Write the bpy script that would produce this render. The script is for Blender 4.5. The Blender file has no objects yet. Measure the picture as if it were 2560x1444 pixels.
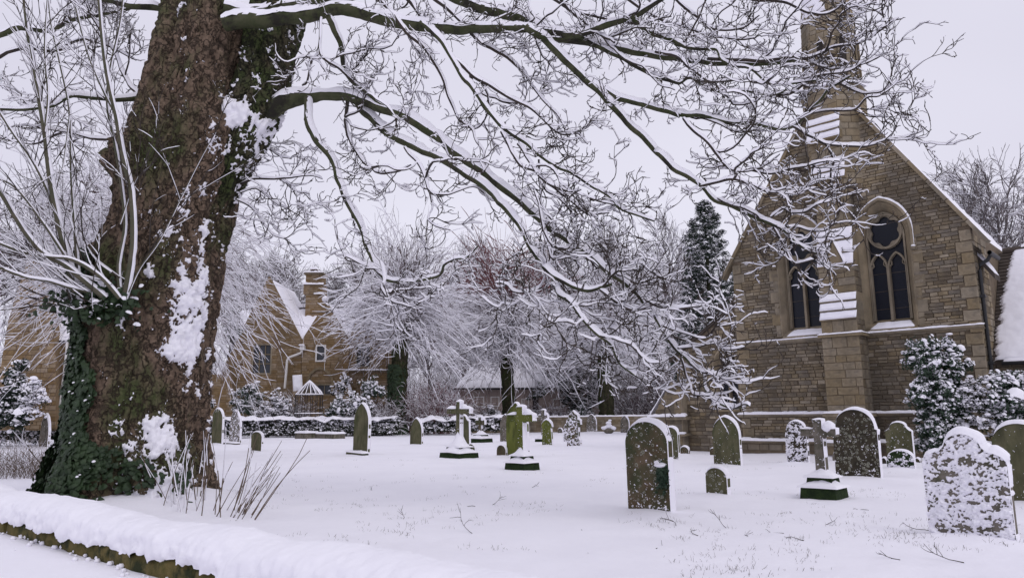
import bpy, math, random
import numpy as np
from mathutils import Matrix, Vector
from mathutils.geometry import tessellate_polygon

sc = bpy.context.scene
COL = sc.collection
rng = np.random.default_rng(7)
random.seed(7)
PI = math.pi

# ------------------------------------------------------------------ camera, sky, light
FPX = 1850.0
PITCH = math.atan(316 / 1850.0)
ROLL = -math.radians(0.65)
EYE = np.array([0, 0, 1.3])
FW = np.array([0, math.cos(PITCH), math.sin(PITCH)])
_r0 = np.array([1.0, 0, 0]); _u0 = np.array([0, -math.sin(PITCH), math.cos(PITCH)])
RT = math.cos(ROLL) * _r0 + math.sin(ROLL) * _u0
UP = -math.sin(ROLL) * _r0 + math.cos(ROLL) * _u0
cam = bpy.data.cameras.new('camera'); co = bpy.data.objects.new('camera', cam); COL.objects.link(co)
cam.sensor_width = 36; cam.lens = 36 * FPX / 2560; cam.clip_start = 0.05; cam.clip_end = 2000
m = Matrix.Identity(4)
for i in range(3):
    m[i][0] = RT[i]; m[i][1] = UP[i]; m[i][2] = -FW[i]; m[i][3] = EYE[i]
co.matrix_world = m
sc.camera = co

SUN_EL, SUN_AZ = math.radians(48), math.radians(140)      # soft light from the right, behind the cloud
w = bpy.data.worlds.new('World'); sc.world = w; w.use_nodes = True
nt = w.node_tree; nt.nodes.clear()
sky = nt.nodes.new('ShaderNodeTexSky'); sky.sky_type = 'NISHITA'; sky.sun_disc = False
sky.sun_elevation = SUN_EL; sky.sun_rotation = SUN_AZ
bg1 = nt.nodes.new('ShaderNodeBackground'); bg1.inputs['Strength'].default_value = 0.06
nt.links.new(sky.outputs[0], bg1.inputs['Color'])
tc = nt.nodes.new('ShaderNodeTexCoord')
mp = nt.nodes.new('ShaderNodeMapping'); mp.inputs['Scale'].default_value = (1, 1, 2.5)
nz = nt.nodes.new('ShaderNodeTexNoise'); nz.inputs['Scale'].default_value = 1.1; nz.inputs['Detail'].default_value = 3; nz.inputs['Roughness'].default_value = 0.45
cr = nt.nodes.new('ShaderNodeValToRGB')
cr.color_ramp.elements[0].position = 0.3; cr.color_ramp.elements[0].color = (0.74, 0.72, 0.845, 1)
cr.color_ramp.elements[1].position = 0.7; cr.color_ramp.elements[1].color = (0.865, 0.85, 0.97, 1)
bg2 = nt.nodes.new('ShaderNodeBackground'); bg2.inputs['Strength'].default_value = 1.0
nt.links.new(tc.outputs['Generated'], mp.inputs[0]); nt.links.new(mp.outputs[0], nz.inputs[0])
nt.links.new(nz.outputs[0], cr.inputs[0]); nt.links.new(cr.outputs[0], bg2.inputs['Color'])
mx = nt.nodes.new('ShaderNodeMixShader'); mx.inputs[0].default_value = 0.93      # cloud cover over the clear sky
wo = nt.nodes.new('ShaderNodeOutputWorld')
nt.links.new(bg1.outputs[0], mx.inputs[1]); nt.links.new(bg2.outputs[0], mx.inputs[2]); nt.links.new(mx.outputs[0], wo.inputs[0])
sun = bpy.data.lights.new('sun', 'SUN'); sun.energy = 0.6; sun.angle = math.radians(25); sun.color = (1, 0.97, 0.93)
so = bpy.data.objects.new('sun', sun); COL.objects.link(so)
sd = Vector((math.cos(SUN_EL) * math.sin(SUN_AZ), math.cos(SUN_EL) * math.cos(SUN_AZ), math.sin(SUN_EL)))
so.rotation_euler = sd.to_track_quat('Z', 'Y').to_euler()
vs = sc.view_settings; vs.view_transform = 'Standard'; vs.look = 'None'; vs.gamma = 1; vs.exposure = 0.0; vs.use_curve_mapping = False
sc.render.engine = 'CYCLES'; sc.cycles.max_bounces = 6; sc.cycles.diffuse_bounces = 4

# ------------------------------------------------------------------ helpers
def ray(x, y): return FW * FPX + RT * (x - 1280) - UP * (y - 722)
def at(x, y, Y):
    d = ray(x, y); return EYE + d * (Y / d[1])
def gnd(x, y, z=0.0):
    d = ray(x, y); return EYE + d * ((z - EYE[2]) / d[2])
def proj(P):
    q = np.asarray(P) - EYE; k = q @ FW
    return 1280 + FPX * (q @ RT) / k, 722 - FPX * (q @ UP) / k

def _hash(ix, iy, iz):
    h = (ix * 374761393 + iy * 668265263 + iz * 2147483647 + 1013904223) & 0xffffffff
    h = ((h ^ (h >> 13)) * 1274126177) & 0xffffffff
    h = ((h ^ (h >> 16)) * 2246822519) & 0xffffffff
    return ((h ^ (h >> 15)) & 0xffffff) / float(0xffffff)
def vn(P):
    P = np.asarray(P, float); I = np.floor(P).astype(np.int64); f = P - I; f = f * f * (3 - 2 * f)
    x, y, z = I[..., 0], I[..., 1], I[..., 2]; fx, fy, fz = f[..., 0], f[..., 1], f[..., 2]
    def l(a, b, t): return a + (b - a) * t
    c = [[[_hash(x + i, y + j, z + k) for k in (0, 1)] for j in (0, 1)] for i in (0, 1)]
    return l(l(l(c[0][0][0], c[1][0][0], fx), l(c[0][1][0], c[1][1][0], fx), fy),
             l(l(c[0][0][1], c[1][0][1], fx), l(c[0][1][1], c[1][1][1], fx), fy), fz)
ROT3 = np.array(Matrix.Rotation(.9, 3, Vector((1, .7, .4)).normalized()))
def fbm(P, o=4, g=0.5):
    P = np.asarray(P, float); s = 0; a = 1; t = 0
    for i in range(o):
        P = P @ ROT3; s = s + a * vn(P * 2.03 ** i + 17.3 * i); t += a; a *= g
    return s / t

def tag(o, label=None, cat=None, group=None, kind=None):
    if label: o['label'] = label
    if cat: o['category'] = cat
    if group: o['group'] = group
    if kind: o['kind'] = kind
    return o
def empty(name, loc=(0, 0, 0), rz=0, parent=None):
    o = bpy.data.objects.new(name, None); o.location = loc; o.rotation_euler = (0, 0, rz); o.empty_display_size = 0.2
    COL.objects.link(o); o.parent = parent; return o
def mk(name, V, F, mats, parent=None, smooth=True, mi=None, tint=None, link=True):
    """V (n,3); F one (m,k) array or a list of them; one mesh object"""
    V = np.asarray(V, np.float32).reshape(-1, 3)
    if isinstance(F, np.ndarray): F = [F]
    F = [np.asarray(f, np.int32) for f in F if len(f)]
    me = bpy.data.meshes.new(name)
    me.vertices.add(len(V)); me.vertices.foreach_set('co', V.ravel())
    li = np.concatenate([f.ravel() for f in F]); tot = np.concatenate([np.full(len(f), f.shape[1], np.int32) for f in F])
    me.loops.add(len(li)); me.loops.foreach_set('vertex_index', li)
    me.polygons.add(len(tot)); me.polygons.foreach_set('loop_start', np.concatenate([[0], np.cumsum(tot)[:-1]]).astype(np.int32))
    me.polygons.foreach_set('loop_total', tot)
    me.polygons.foreach_set('use_smooth', np.full(len(tot), smooth))
    if not isinstance(mats, (list, tuple)): mats = [mats]
    for mm in mats: me.materials.append(mm)
    if mi is not None: me.polygons.foreach_set('material_index', np.asarray(mi, np.int32))
    if tint is not None:
        a = me.attributes.new('tint', 'FLOAT', 'FACE'); a.data.foreach_set('value', np.asarray(tint, np.float32))
    me.update(calc_edges=True)
    if not link: return me
    o = bpy.data.objects.new(name, me); COL.objects.link(o); o.parent = parent
    return o
class MB:
    """collects shapes, links them as ONE mesh object"""
    def __init__(s): s.V = []; s.F = {}; s.n = 0
    def add(s, V, F):
        V = np.asarray(V, float).reshape(-1, 3)
        if isinstance(F, np.ndarray): F = [F]
        for f in F:
            f = np.asarray(f)
            if len(f): s.F.setdefault(f.shape[1], []).append(f + s.n)
        s.V.append(V); s.n += len(V); return s
    def box(s, a, b, taper=0.0):
        x0, y0, z0 = a; x1, y1, z1 = b; t = taper
        V = [(x0, y0, z0), (x1, y0, z0), (x1, y1, z0), (x0, y1, z0), (x0 + t, y0 + t, z1), (x1 - t, y0 + t, z1), (x1 - t, y1 - t, z1), (x0 + t, y1 - t, z1)]
        return s.add(V, np.array([(0, 3, 2, 1), (4, 5, 6, 7), (0, 1, 5, 4), (1, 2, 6, 5), (2, 3, 7, 6), (3, 0, 4, 7)]))
    def prism(s, poly, y0, y1):
        """closed polygon in x,z extruded along y"""
        n = len(poly); V = [(p[0], y0, p[1]) for p in poly] + [(p[0], y1, p[1]) for p in poly]
        F = np.array([(i, (i + 1) % n, n + (i + 1) % n, n + i) for i in range(n)])
        T = tessellate_polygon([[Vector((p[0], p[1], 0)) for p in poly]])
        T = np.array([tuple(t) for t in T])
        return s.add(V, [F, T, T + n])
    def prismx(s, poly, x0, x1):
        """closed polygon in y,z extruded along x"""
        n = len(poly); V = [(x0, p[0], p[1]) for p in poly] + [(x1, p[0], p[1]) for p in poly]
        F = np.array([(i, (i + 1) % n, n + (i + 1) % n, n + i) for i in range(n)])
        T = np.array([tuple(t) for t in tessellate_polygon([[Vector((p[0], p[1], 0)) for p in poly]])])
        return s.add(V, [F, T, T + n])
    def plate(s, outer, holes, y0, y1):
        loops = [outer] + holes; allp = [p for l in loops for p in l]; n = len(allp)
        V = [(p[0], y0, p[1]) for p in allp] + [(p[0], y1, p[1]) for p in allp]
        T = np.array([tuple(t) for t in tessellate_polygon([[Vector((p[0], p[1], 0)) for p in l] for l in loops])])
        F = []; b = 0
        for l in loops:
            k = len(l); F += [(b + i, b + (i + 1) % k, n + b + (i + 1) % k, n + b + i) for i in range(k)]; b += k
        return s.add(V, [np.array(F), T, T + n])
    def sweep(s, path, hw, y0, y1, closed=False):
        """flat bar of half-width hw following a path in x,z"""
        P = np.array(path, float); n = len(P)
        T = np.roll(P, -1, 0) - np.roll(P, 1, 0)
        if not closed: T[0] = P[1] - P[0]; T[-1] = P[-1] - P[-2]
        T /= np.linalg.norm(T, axis=1)[:, None] + 1e-9; N = np.stack([-T[:, 1], T[:, 0]], 1)
        c = []
        for (sg, yy, q) in ((-1, y1, 1), (-1, y0 + .3 * (y1 - y0) * 0, .75), (1, y0, .75), (1, y1, 1)):
            Q = P + N * hw * sg * q; c.append(np.stack([Q[:, 0], np.full(n, yy), Q[:, 1]], 1))
        V = np.stack(c, 1).reshape(-1, 3); F = []
        for i in range(n if closed else n - 1):
            j = (i + 1) % n
            for k in range(3): F.append((i * 4 + k, j * 4 + k, j * 4 + k + 1, i * 4 + k + 1))
        if not closed: F += [(0, 1, 2, 3), ((n - 1) * 4, (n - 1) * 4 + 3, (n - 1) * 4 + 2, (n - 1) * 4 + 1)]
        return s.add(V, np.array(F))
    def tube(s, pts, r, sides=6):
        P = np.array(pts, float)[None]; R = np.full((1, P.shape[1]), r, float) if np.isscalar(r) else np.array(r, float)[None]
        V, F = tubes(P, R, sides); return s.add(V, F)
    def build(s, name, mat, parent=None, smooth=False):
        return mk(name, np.concatenate(s.V), [np.concatenate(f) for f in s.F.values()], mat, parent, smooth)

def frames(P, S):
    T = np.empty_like(P); T[:, 1:-1] = P[:, 2:] - P[:, :-2]; T[:, 0] = P[:, 1] - P[:, 0]; T[:, -1] = P[:, -1] - P[:, -2]
    T /= np.linalg.norm(T, axis=2, keepdims=True) + 1e-9
    c = np.cross(T, S); a = np.linalg.norm(c, axis=2, keepdims=True)
    side = c / (a + 1e-6); up = np.cross(side, T)
    bad = (a[..., 0] < 1e-3); side[bad] = (1, 0, 0); up[bad] = (0, 1, 0)
    return T, side, up, a[..., 0]
SDIR = np.array([0.30, 0.10, 0.95]); SDIR /= np.linalg.norm(SDIR)
def ringfaces(N, K, m, closed=True, step=None):
    base = (np.arange(N)[:, None, None] * K + np.arange(K - 1)[None, :, None]) * m
    j = np.arange(m if closed else m - 1)[None, None, :]; j2 = (j + 1) % m
    return np.stack([base + j, base + j2, base + m + j2, base + m + j], -1)
def tubes(P, R, sides=8, nse=0.0):
    N, K, _ = P.shape; T, sd_, up, a = frames(P, np.array([0.03, 0.02, 1.0]))
    th = np.arange(sides) / sides * 2 * PI
    rr = np.repeat(R[..., None], sides, -1)
    V = P[:, :, None] + rr[..., None] * (np.cos(th)[None, None, :, None] * sd_[:, :, None] + np.sin(th)[None, None, :, None] * up[:, :, None])
    if nse:
        f = fbm(V * 9, 3) - .5; V = V + (V - P[:, :, None]) * (f * nse)[..., None]
    return V.reshape(-1, 3), ringfaces(N, K, sides).reshape(-1, 4)
def snow_strip(P, R, h, m=7, nse=0.5, edge=.10):
    """snow lying along the upper side of tubes"""
    N, K, _ = P.shape; T, sd_, up, a = frames(P, SDIR)
    q = fbm(P * 3.1, 3) + 0.7 * (fbm(P * 14, 2) - .5)
    hh = h * np.clip(a, 0, 1) ** 1.5 * np.clip(1 + nse * (q - .5) * 3, .25, 2)
    tp = np.ones(K); tp[0] = .1; tp[-1] = .1; hh = hh * tp
    th = np.linspace(edge, PI - edge, m)
    c = np.cos(th)[None, None, :, None]; s = np.sin(th)[None, None, :]
    rad = (R[..., None] * 1.0 + hh[..., None] * np.clip(s, 0, 1) ** .55 * 1.0)
    wd = (R[..., None] * .97 + hh[..., None] * .12)
    wig = 1 + .35 * (vn(P[:, :, None, :] * 30 + np.arange(m)[None, None, :, None] * 5.1) - .5)
    V = P[:, :, None] + c * (wd * wig)[..., None] * sd_[:, :, None] + (np.sin(th)[None, None, :] * rad)[..., None] * up[:, :, None]
    return V.reshape(-1, 3), ringfaces(N, K, m, False).reshape(-1, 4)
def twigmesh(P, R, h, S=SDIR, gap=.25):
    """4-sided twig: two faces of bark below, two faces of snow lying on top -> V, F, material index"""
    N, K, _ = P.shape; T, sd_, up, a = frames(P, S)
    q = vn(P * 4.3); hh = h * np.clip(a, 0, 1) ** 1.5 * np.clip((q - gap) * 2.2, 0.05, 1.2)
    hh[:, -1] *= .3
    V = np.stack([P - sd_ * R[..., None], P + up * (R + hh)[..., None], P + sd_ * R[..., None], P - up * R[..., None]], 2)
    F = ringfaces(N, K, 4); mi = np.zeros(F.shape[:3], np.int32)
    mi[..., 0:2] = (hh[:, :-1, None] > .25 * h)
    return V.reshape(-1, 3), F.reshape(-1, 4), mi.ravel()
def grow(S, D, L, K, wob, lift=0.0, liftend=0.0, zig=.6):
    N = len(S); P = np.empty((N, K, 3)); P[:, 0] = S; d = D / np.linalg.norm(D, axis=1, keepdims=True)
    drift = rng.normal(size=(N, 3)) * wob * .5
    L = np.broadcast_to(L, (N,))
    for k in range(1, K):
        t = k / (K - 1)
        drift = drift * zig + rng.normal(size=(N, 3)) * wob
        d = d + drift; d[:, 2] += lift + liftend * t
        d /= np.linalg.norm(d, axis=1, keepdims=True)
        P[:, k] = P[:, k - 1] + d * (L / (K - 1))[:, None]
    return P
def spawn(P, n, t0=.2, t1=1.0, ang=(35, 75), bias=None, flat=None):
    """n children per parent polyline: start points, directions, parent index and t"""
    N, K, _ = P.shape
    idx = np.repeat(np.arange(N), n); M = len(idx)
    t = t0 + (t1 - t0) * rng.random(M); f = t * (K - 1); i = np.minimum(f.astype(int), K - 2); fr = (f - i)[:, None]
    A = P[idx, i]; B = P[idx, i + 1]; S = A + (B - A) * fr
    T = B - A; T /= np.linalg.norm(T, axis=1, keepdims=True) + 1e-9
    q = rng.normal(size=(M, 3))
    if bias is not None: q += bias
    q -= T * (q * T).sum(1, keepdims=True); q /= np.linalg.norm(q, axis=1, keepdims=True) + 1e-9
    a = np.radians(ang[0] + (ang[1] - ang[0]) * rng.random(M))[:, None]
    return S, T * np.cos(a) + q * np.sin(a), idx, t
def taper(R0, K, end=.3, p=1.0):
    t = np.linspace(0, 1, K)[None]; return np.asarray(R0).reshape(-1, 1) * (1 - (1 - end) * t ** p)
def spline(pts, per=5):
    P = np.array(pts, float)
    if len(P) < 3: return np.linspace(P[0], P[-1], per * 2)
    Q = np.vstack([2 * P[0] - P[1], P, 2 * P[-1] - P[-2]]); out = []
    for i in range(1, len(Q) - 2):
        p0, p1, p2, p3 = Q[i - 1], Q[i], Q[i + 1], Q[i + 2]
        for t in np.arange(per) / per:
            out.append(.5 * (2 * p1 + (p2 - p0) * t + (2 * p0 - 5 * p1 + 4 * p2 - p3) * t * t + (3 * p1 - p0 - 3 * p2 + p3) * t ** 3))
    out.append(P[-1]); return np.array(out)

# ------------------------------------------------------------------ materials
def mat(name, c1, c2=None, scale=4.0, rough=.9, bump=.0, bscale=None, detail=5, c3=None, s3=1.5, t3=(.55, .7), spec=.2, tint=0, stretch=None, bdist=.02, coord='Object'):
    mm = bpy.data.materials.new(name); mm.use_nodes = True; n = mm.node_tree; b = n.nodes['Principled BSDF']
    b.inputs['Roughness'].default_value = rough; b.inputs['Specular IOR Level'].default_value = spec
    tc = n.nodes.new('ShaderNodeTexCoord'); mp = n.nodes.new('ShaderNodeMapping'); n.links.new(tc.outputs[coord], mp.inputs[0])
    if stretch: mp.inputs['Scale'].default_value = stretch
    def noise(s, d=5, r=.6):
        x = n.nodes.new('ShaderNodeTexNoise'); x.inputs['Scale'].default_value = s; x.inputs['Detail'].default_value = d; x.inputs['Roughness'].default_value = r
        n.links.new(mp.outputs[0], x.inputs[0]); return x
    def rgb(c): return (c[0], c[1], c[2], 1)
    out = None
    if c2 is None: b.inputs['Base Color'].default_value = rgb(c1)
    else:
        x = noise(scale, detail); r = n.nodes.new('ShaderNodeValToRGB')
        r.color_ramp.elements[0].position = .33; r.color_ramp.elements[1].position = .67
        r.color_ramp.elements[0].color = rgb(c1); r.color_ramp.elements[1].color = rgb(c2)
        n.links.new(x.outputs[0], r.inputs[0]); out = r.outputs[0]
        if c3 is not None:
            y = noise(s3, 6, .65); r2 = n.nodes.new('ShaderNodeValToRGB')
            r2.color_ramp.elements[0].position = t3[0]; r2.color_ramp.elements[1].position = t3[1]
            r2.color_ramp.elements[0].color = (0, 0, 0, 1); r2.color_ramp.elements[1].color = (1, 1, 1, 1)
            n.links.new(y.outputs[0], r2.inputs[0])
            mxx = n.nodes.new('ShaderNodeMixRGB'); n.links.new(r2.outputs[0], mxx.inputs[0]); n.links.new(out, mxx.inputs[1]); mxx.inputs[2].default_value = rgb(c3)
            out = mxx.outputs[0]
        if tint:
            at_ = n.nodes.new('ShaderNodeAttribute'); at_.attribute_name = 'tint'
            oi = n.nodes.new('ShaderNodeObjectInfo'); ad = n.nodes.new('ShaderNodeMath'); ad.operation = 'ADD'
            n.links.new(at_.outputs['Fac'], ad.inputs[0]); n.links.new(oi.outputs['Random'], ad.inputs[1])
            frc = n.nodes.new('ShaderNodeMath'); frc.operation = 'FRACT'; n.links.new(ad.outputs[0], frc.inputs[0])
            mr = n.nodes.new('ShaderNodeMapRange'); mr.inputs['To Min'].default_value = 1 - tint; mr.inputs['To Max'].default_value = 1 + tint
            n.links.new(frc.outputs[0], mr.inputs['Value'])
            hs = n.nodes.new('ShaderNodeHueSaturation'); n.links.new(mr.outputs[0], hs.inputs['Value']); n.links.new(out, hs.inputs['Color'])
            ms = n.nodes.new('ShaderNodeMapRange'); ms.inputs['To Min'].default_value = 1.15; ms.inputs['To Max'].default_value = .75
            n.links.new(frc.outputs[0], ms.inputs['Value']); n.links.new(ms.outputs[0], hs.inputs['Saturation']); out = hs.outputs[0]
        n.links.new(out, b.inputs['Base Color'])
    if bump:
        z = noise(bscale or scale * 3, 6, .65); bm = n.nodes.new('ShaderNodeBump'); bm.inputs['Strength'].default_value = bump; bm.inputs['Distance'].default_value = bdist
        n.links.new(z.outputs[0], bm.inputs['Height']); n.links.new(bm.outputs[0], b.inputs['Normal'])
    return mm
M = {}
M['snow'] = mat('snow', (.86, .85, .91), (.90, .89, .945), 3, .65, .25, 26, spec=.15, bdist=.012)
M['snow_ground'] = mat('snow_ground', (.86, .85, .91), (.90, .89, .945), .6, .7, .35, 7, spec=.12, bdist=.03)
M['snow_twig'] = mat('snow_on_twigs', (.86, .85, .91), rough=.8)
M['bark'] = mat('old_bark', (.085, .060, .043), (.20, .143, .104), 7, .95, .8, 16, c3=(.062, .072, .030), s3=1.3, t3=(.47, .62), stretch=(1, 1, .45), bdist=.03)
M['bark_dark'] = mat('wet_bark', (.035, .04, .02), (.085, .07, .045), 6, .95, .6, 18, c3=(.05, .07, .022), s3=1.6, t3=(.45, .6), stretch=(1, 1, .5))
M['limb'] = mat('mossy_limb_bark', (.045, .055, .024), (.085, .085, .05), 5, .95, .5, 22, c3=(.03, .028, .022), s3=3, t3=(.5, .62))
M['twig'] = mat('twig_bark', (.035, .030, .028), (.07, .055, .045), 3, .9)
M['shoot'] = mat('lime_shoot_bark', (.07, .05, .052), (.14, .10, .098), 2, .9)
M['shoot_red'] = mat('red_shoot_bark', (.13, .05, .055), (.20, .095, .095), 2, .9)
M['sapling'] = mat('green_sapling_bark', (.07, .075, .045), (.12, .105, .075), 6, .8, .3)
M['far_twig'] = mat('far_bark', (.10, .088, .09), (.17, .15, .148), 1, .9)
M['ivy'] = mat('ivy_leaf', (.012, .026, .010), (.032, .058, .022), 5, .55, spec=.35)
M['leaf'] = mat('holly_leaf', (.012, .030, .018), (.035, .065, .035), 4, .5, spec=.35)
M['conifer'] = mat('conifer_needle', (.014, .024, .018), (.035, .05, .036), 2, .8)
M['hedge'] = mat('hedge_leaf', (.018, .024, .016), (.045, .05, .032), 5, .8)
M['rubble'] = mat('rubble_stone', (.205, .162, .105), (.325, .265, .18), 3, .95, .6, 30, c3=(.135, .112, .085), s3=.4, t3=(.42, .62), tint=.20, coord='Object')
M['mortar'] = mat('mortar', (.12, .095, .068), (.18, .14, .10), 5, .95, .5, 20)
M['ashlar'] = mat('dressed_stone', (.215, .172, .112), (.31, .252, .17), 2.2, .9, .25, 25, c3=(.13, .11, .082), s3=.9, t3=(.5, .7), tint=.10)
M['house'] = mat('golden_stone', (.205, .14, .078), (.30, .215, .125), 2.5, .95, .4, 20, tint=.2)
M['house_mortar'] = mat('golden_mortar', (.17, .118, .068), (.23, .168, .10), 3, .95)
M['render'] = mat('pale_render', (.36, .29, .26), (.42, .35, .31), 1, .9)
M['glass'] = mat('dark_glass', (.008, .010, .018), rough=.25, spec=.25)
M['glass_house'] = mat('window_glass', (.03, .035, .045), rough=.15, spec=.5)
M['iron'] = mat('black_iron', (.015, .015, .017), rough=.5, spec=.4)
M['white'] = mat('white_paint', (.72, .70, .68), rough=.5)
M['tile'] = mat('roof_tile', (.055, .045, .04), (.10, .082, .07), 3, .9, .3)
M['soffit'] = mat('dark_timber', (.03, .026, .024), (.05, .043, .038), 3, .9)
M['g_green'] = mat('mossy_gravestone', (.082, .080, .044), (.142, .134, .076), 4, .95, .35, 40, c3=(.045, .06, .02), s3=2.6, t3=(.5, .66), stretch=(1, 1, .5), bdist=.008)
M['g_bright'] = mat('bright_mossy_gravestone', (.085, .10, .02), (.16, .175, .045), 4, .95, .35, 40, c3=(.045, .06, .018), s3=3, t3=(.5, .66), stretch=(1, 1, .4), bdist=.008)
M['g_brown'] = mat('lichen_gravestone', (.09, .06, .035), (.15, .115, .075), 5, .95, .5, 34, c3=(.055, .065, .032), s3=2.0, t3=(.42, .58), bdist=.012)
M['g_dark'] = mat('dark_gravestone', (.030, .026, .018), (.065, .055, .038), 5, .95, .5, 30, c3=(.08, .078, .06), s3=7, t3=(.60, .66), bdist=.012)
M['g_grey'] = mat('grey_gravestone', (.13, .115, .095), (.22, .195, .165), 5, .95, .5, 34, c3=(.075, .075, .045), s3=3, t3=(.5, .66), bdist=.01)
M['g_lichen'] = mat('pale_lichen', (.20, .20, .16), (.30, .30, .24), 20, .95)
M['g_moss'] = mat('wet_moss', (.012, .022, .010), (.03, .05, .016), 14, .95, .6, 50)
M['coping'] = mat('yellow_lichen_coping', (.075, .07, .02), (.17, .13, .05), 9, .95, .7, 40, c3=(.03, .035, .014), s3=5, t3=(.48, .6), bdist=.015)
M['stick'] = mat('sucker_stem_bark', (.10, .07, .05), (.16, .12, .09), 8, .8)
M['grass'] = mat('winter_grass', (.06, .055, .035), (.11, .09, .06), 8, .9)

def bark_mat(mm, crack, cs=9.0):
    """cracked plates: stretched voronoi edges take the darker crack colour and sink"""
    n = mm.node_tree; b = n.nodes['Principled BSDF']; lk = b.inputs['Base Color'].links[0]; src = lk.from_socket
    tc = n.nodes.new('ShaderNodeTexCoord'); nz = n.nodes.new('ShaderNodeTexNoise'); nz.inputs['Scale'].default_value = 5; nz.inputs['Detail'].default_value = 5
    n.links.new(tc.outputs['Object'], nz.inputs[0])
    va = n.nodes.new('ShaderNodeMixRGB'); va.blend_type = 'LINEAR_LIGHT'; va.inputs[0].default_value = .30; n.links.new(tc.outputs['Object'], va.inputs[1]); n.links.new(nz.outputs[1], va.inputs[2])
    mp = n.nodes.new('ShaderNodeMapping'); mp.inputs['Scale'].default_value = (1, 1, .28); n.links.new(va.outputs[0], mp.inputs[0])
    vo = n.nodes.new('ShaderNodeTexVoronoi'); vo.feature = 'DISTANCE_TO_EDGE'; vo.inputs['Scale'].default_value = cs; n.links.new(mp.outputs[0], vo.inputs[0])
    mr = n.nodes.new('ShaderNodeMapRange'); mr.inputs['From Max'].default_value = .10; n.links.new(vo.outputs[0], mr.inputs['Value'])
    n2 = n.nodes.new('ShaderNodeTexNoise'); n2.inputs['Scale'].default_value = 24; n2.inputs['Detail'].default_value = 6; n2.inputs['Roughness'].default_value = .7; n.links.new(tc.outputs['Object'], n2.inputs[0])
    r2 = n.nodes.new('ShaderNodeMapRange'); r2.inputs['From Min'].default_value = .3; r2.inputs['From Max'].default_value = .7; r2.inputs['To Min'].default_value = .55; r2.inputs['To Max'].default_value = 1.35; n.links.new(n2.outputs[0], r2.inputs['Value'])
    m1 = n.nodes.new('ShaderNodeMixRGB'); n.links.new(mr.outputs[0], m1.inputs[0]); m1.inputs[1].default_value = crack; n.links.new(src, m1.inputs[2])
    hs = n.nodes.new('ShaderNodeHueSaturation'); n.links.new(m1.outputs[0], hs.inputs['Color']); n.links.new(r2.outputs[0], hs.inputs['Value']); n.links.new(hs.outputs[0], b.inputs['Base Color'])
    bm = n.nodes.new('ShaderNodeBump'); bm.inputs['Strength'].default_value = 1; bm.inputs['Distance'].default_value = .03; n.links.new(mr.outputs[0], bm.inputs['Height'])
    ob = b.inputs['Normal'].links[0].from_node; n.links.new(bm.outputs[0], ob.inputs['Normal'])
def stain(mm, col, sc_=1.1, amt=.55):
    n = mm.node_tree; b = n.nodes['Principled BSDF']; src = b.inputs['Base Color'].links[0].from_socket
    tc = n.nodes.new('ShaderNodeNewGeometry'); mp = n.nodes.new('ShaderNodeMapping'); mp.inputs['Scale'].default_value = (1, 1, .28); n.links.new(tc.outputs['Position'], mp.inputs[0])
    nz = n.nodes.new('ShaderNodeTexNoise'); nz.inputs['Scale'].default_value = sc_; nz.inputs['Detail'].default_value = 8; nz.inputs['Roughness'].default_value = .65; n.links.new(mp.outputs[0], nz.inputs[0])
    mr = n.nodes.new('ShaderNodeMapRange'); mr.inputs['From Min'].default_value = .48; mr.inputs['From Max'].default_value = .66; mr.inputs['To Max'].default_value = amt; n.links.new(nz.outputs[0], mr.inputs['Value'])
    m1 = n.nodes.new('ShaderNodeMixRGB'); n.links.new(mr.outputs[0], m1.inputs[0]); n.links.new(src, m1.inputs[1]); m1.inputs[2].default_value = col; n.links.new(m1.outputs[0], b.inputs['Base Color'])
stain(M['rubble'], (.10, .088, .070, 1), 1.1, .45); stain(M['ashlar'], (.10, .088, .068, 1), .9, .6); stain(M['house'], (.11, .085, .055, 1), .5)
for k_ in ('g_green', 'g_brown', 'g_grey', 'g_bright'): stain(M[k_], (.035, .036, .022, 1), 3.2, .6)
bark_mat(M['bark'], (.058, .042, .031, 1), 6.5); bark_mat(M['bark_dark'], (.02, .018, .013, 1), 8)

# ------------------------------------------------------------------ ground
GROT = -math.radians(43.3)                       # church and graves share this orientation
WALL_A = gnd(0, 1215, .68)[:2]; WALL_B = gnd(1250, 1425, .68)[:2]      # far edge of the boundary wall's snow, seen from above
_wd = (WALL_B - WALL_A) / np.linalg.norm(WALL_B - WALL_A); _wn = np.array([_wd[1], -_wd[0]])      # _wn points to the road side
if _wn[1] > 0: _wn = -_wn
STONES = []                                       # (x, y, half width) of what stands in the snow, for the drifts
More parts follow.
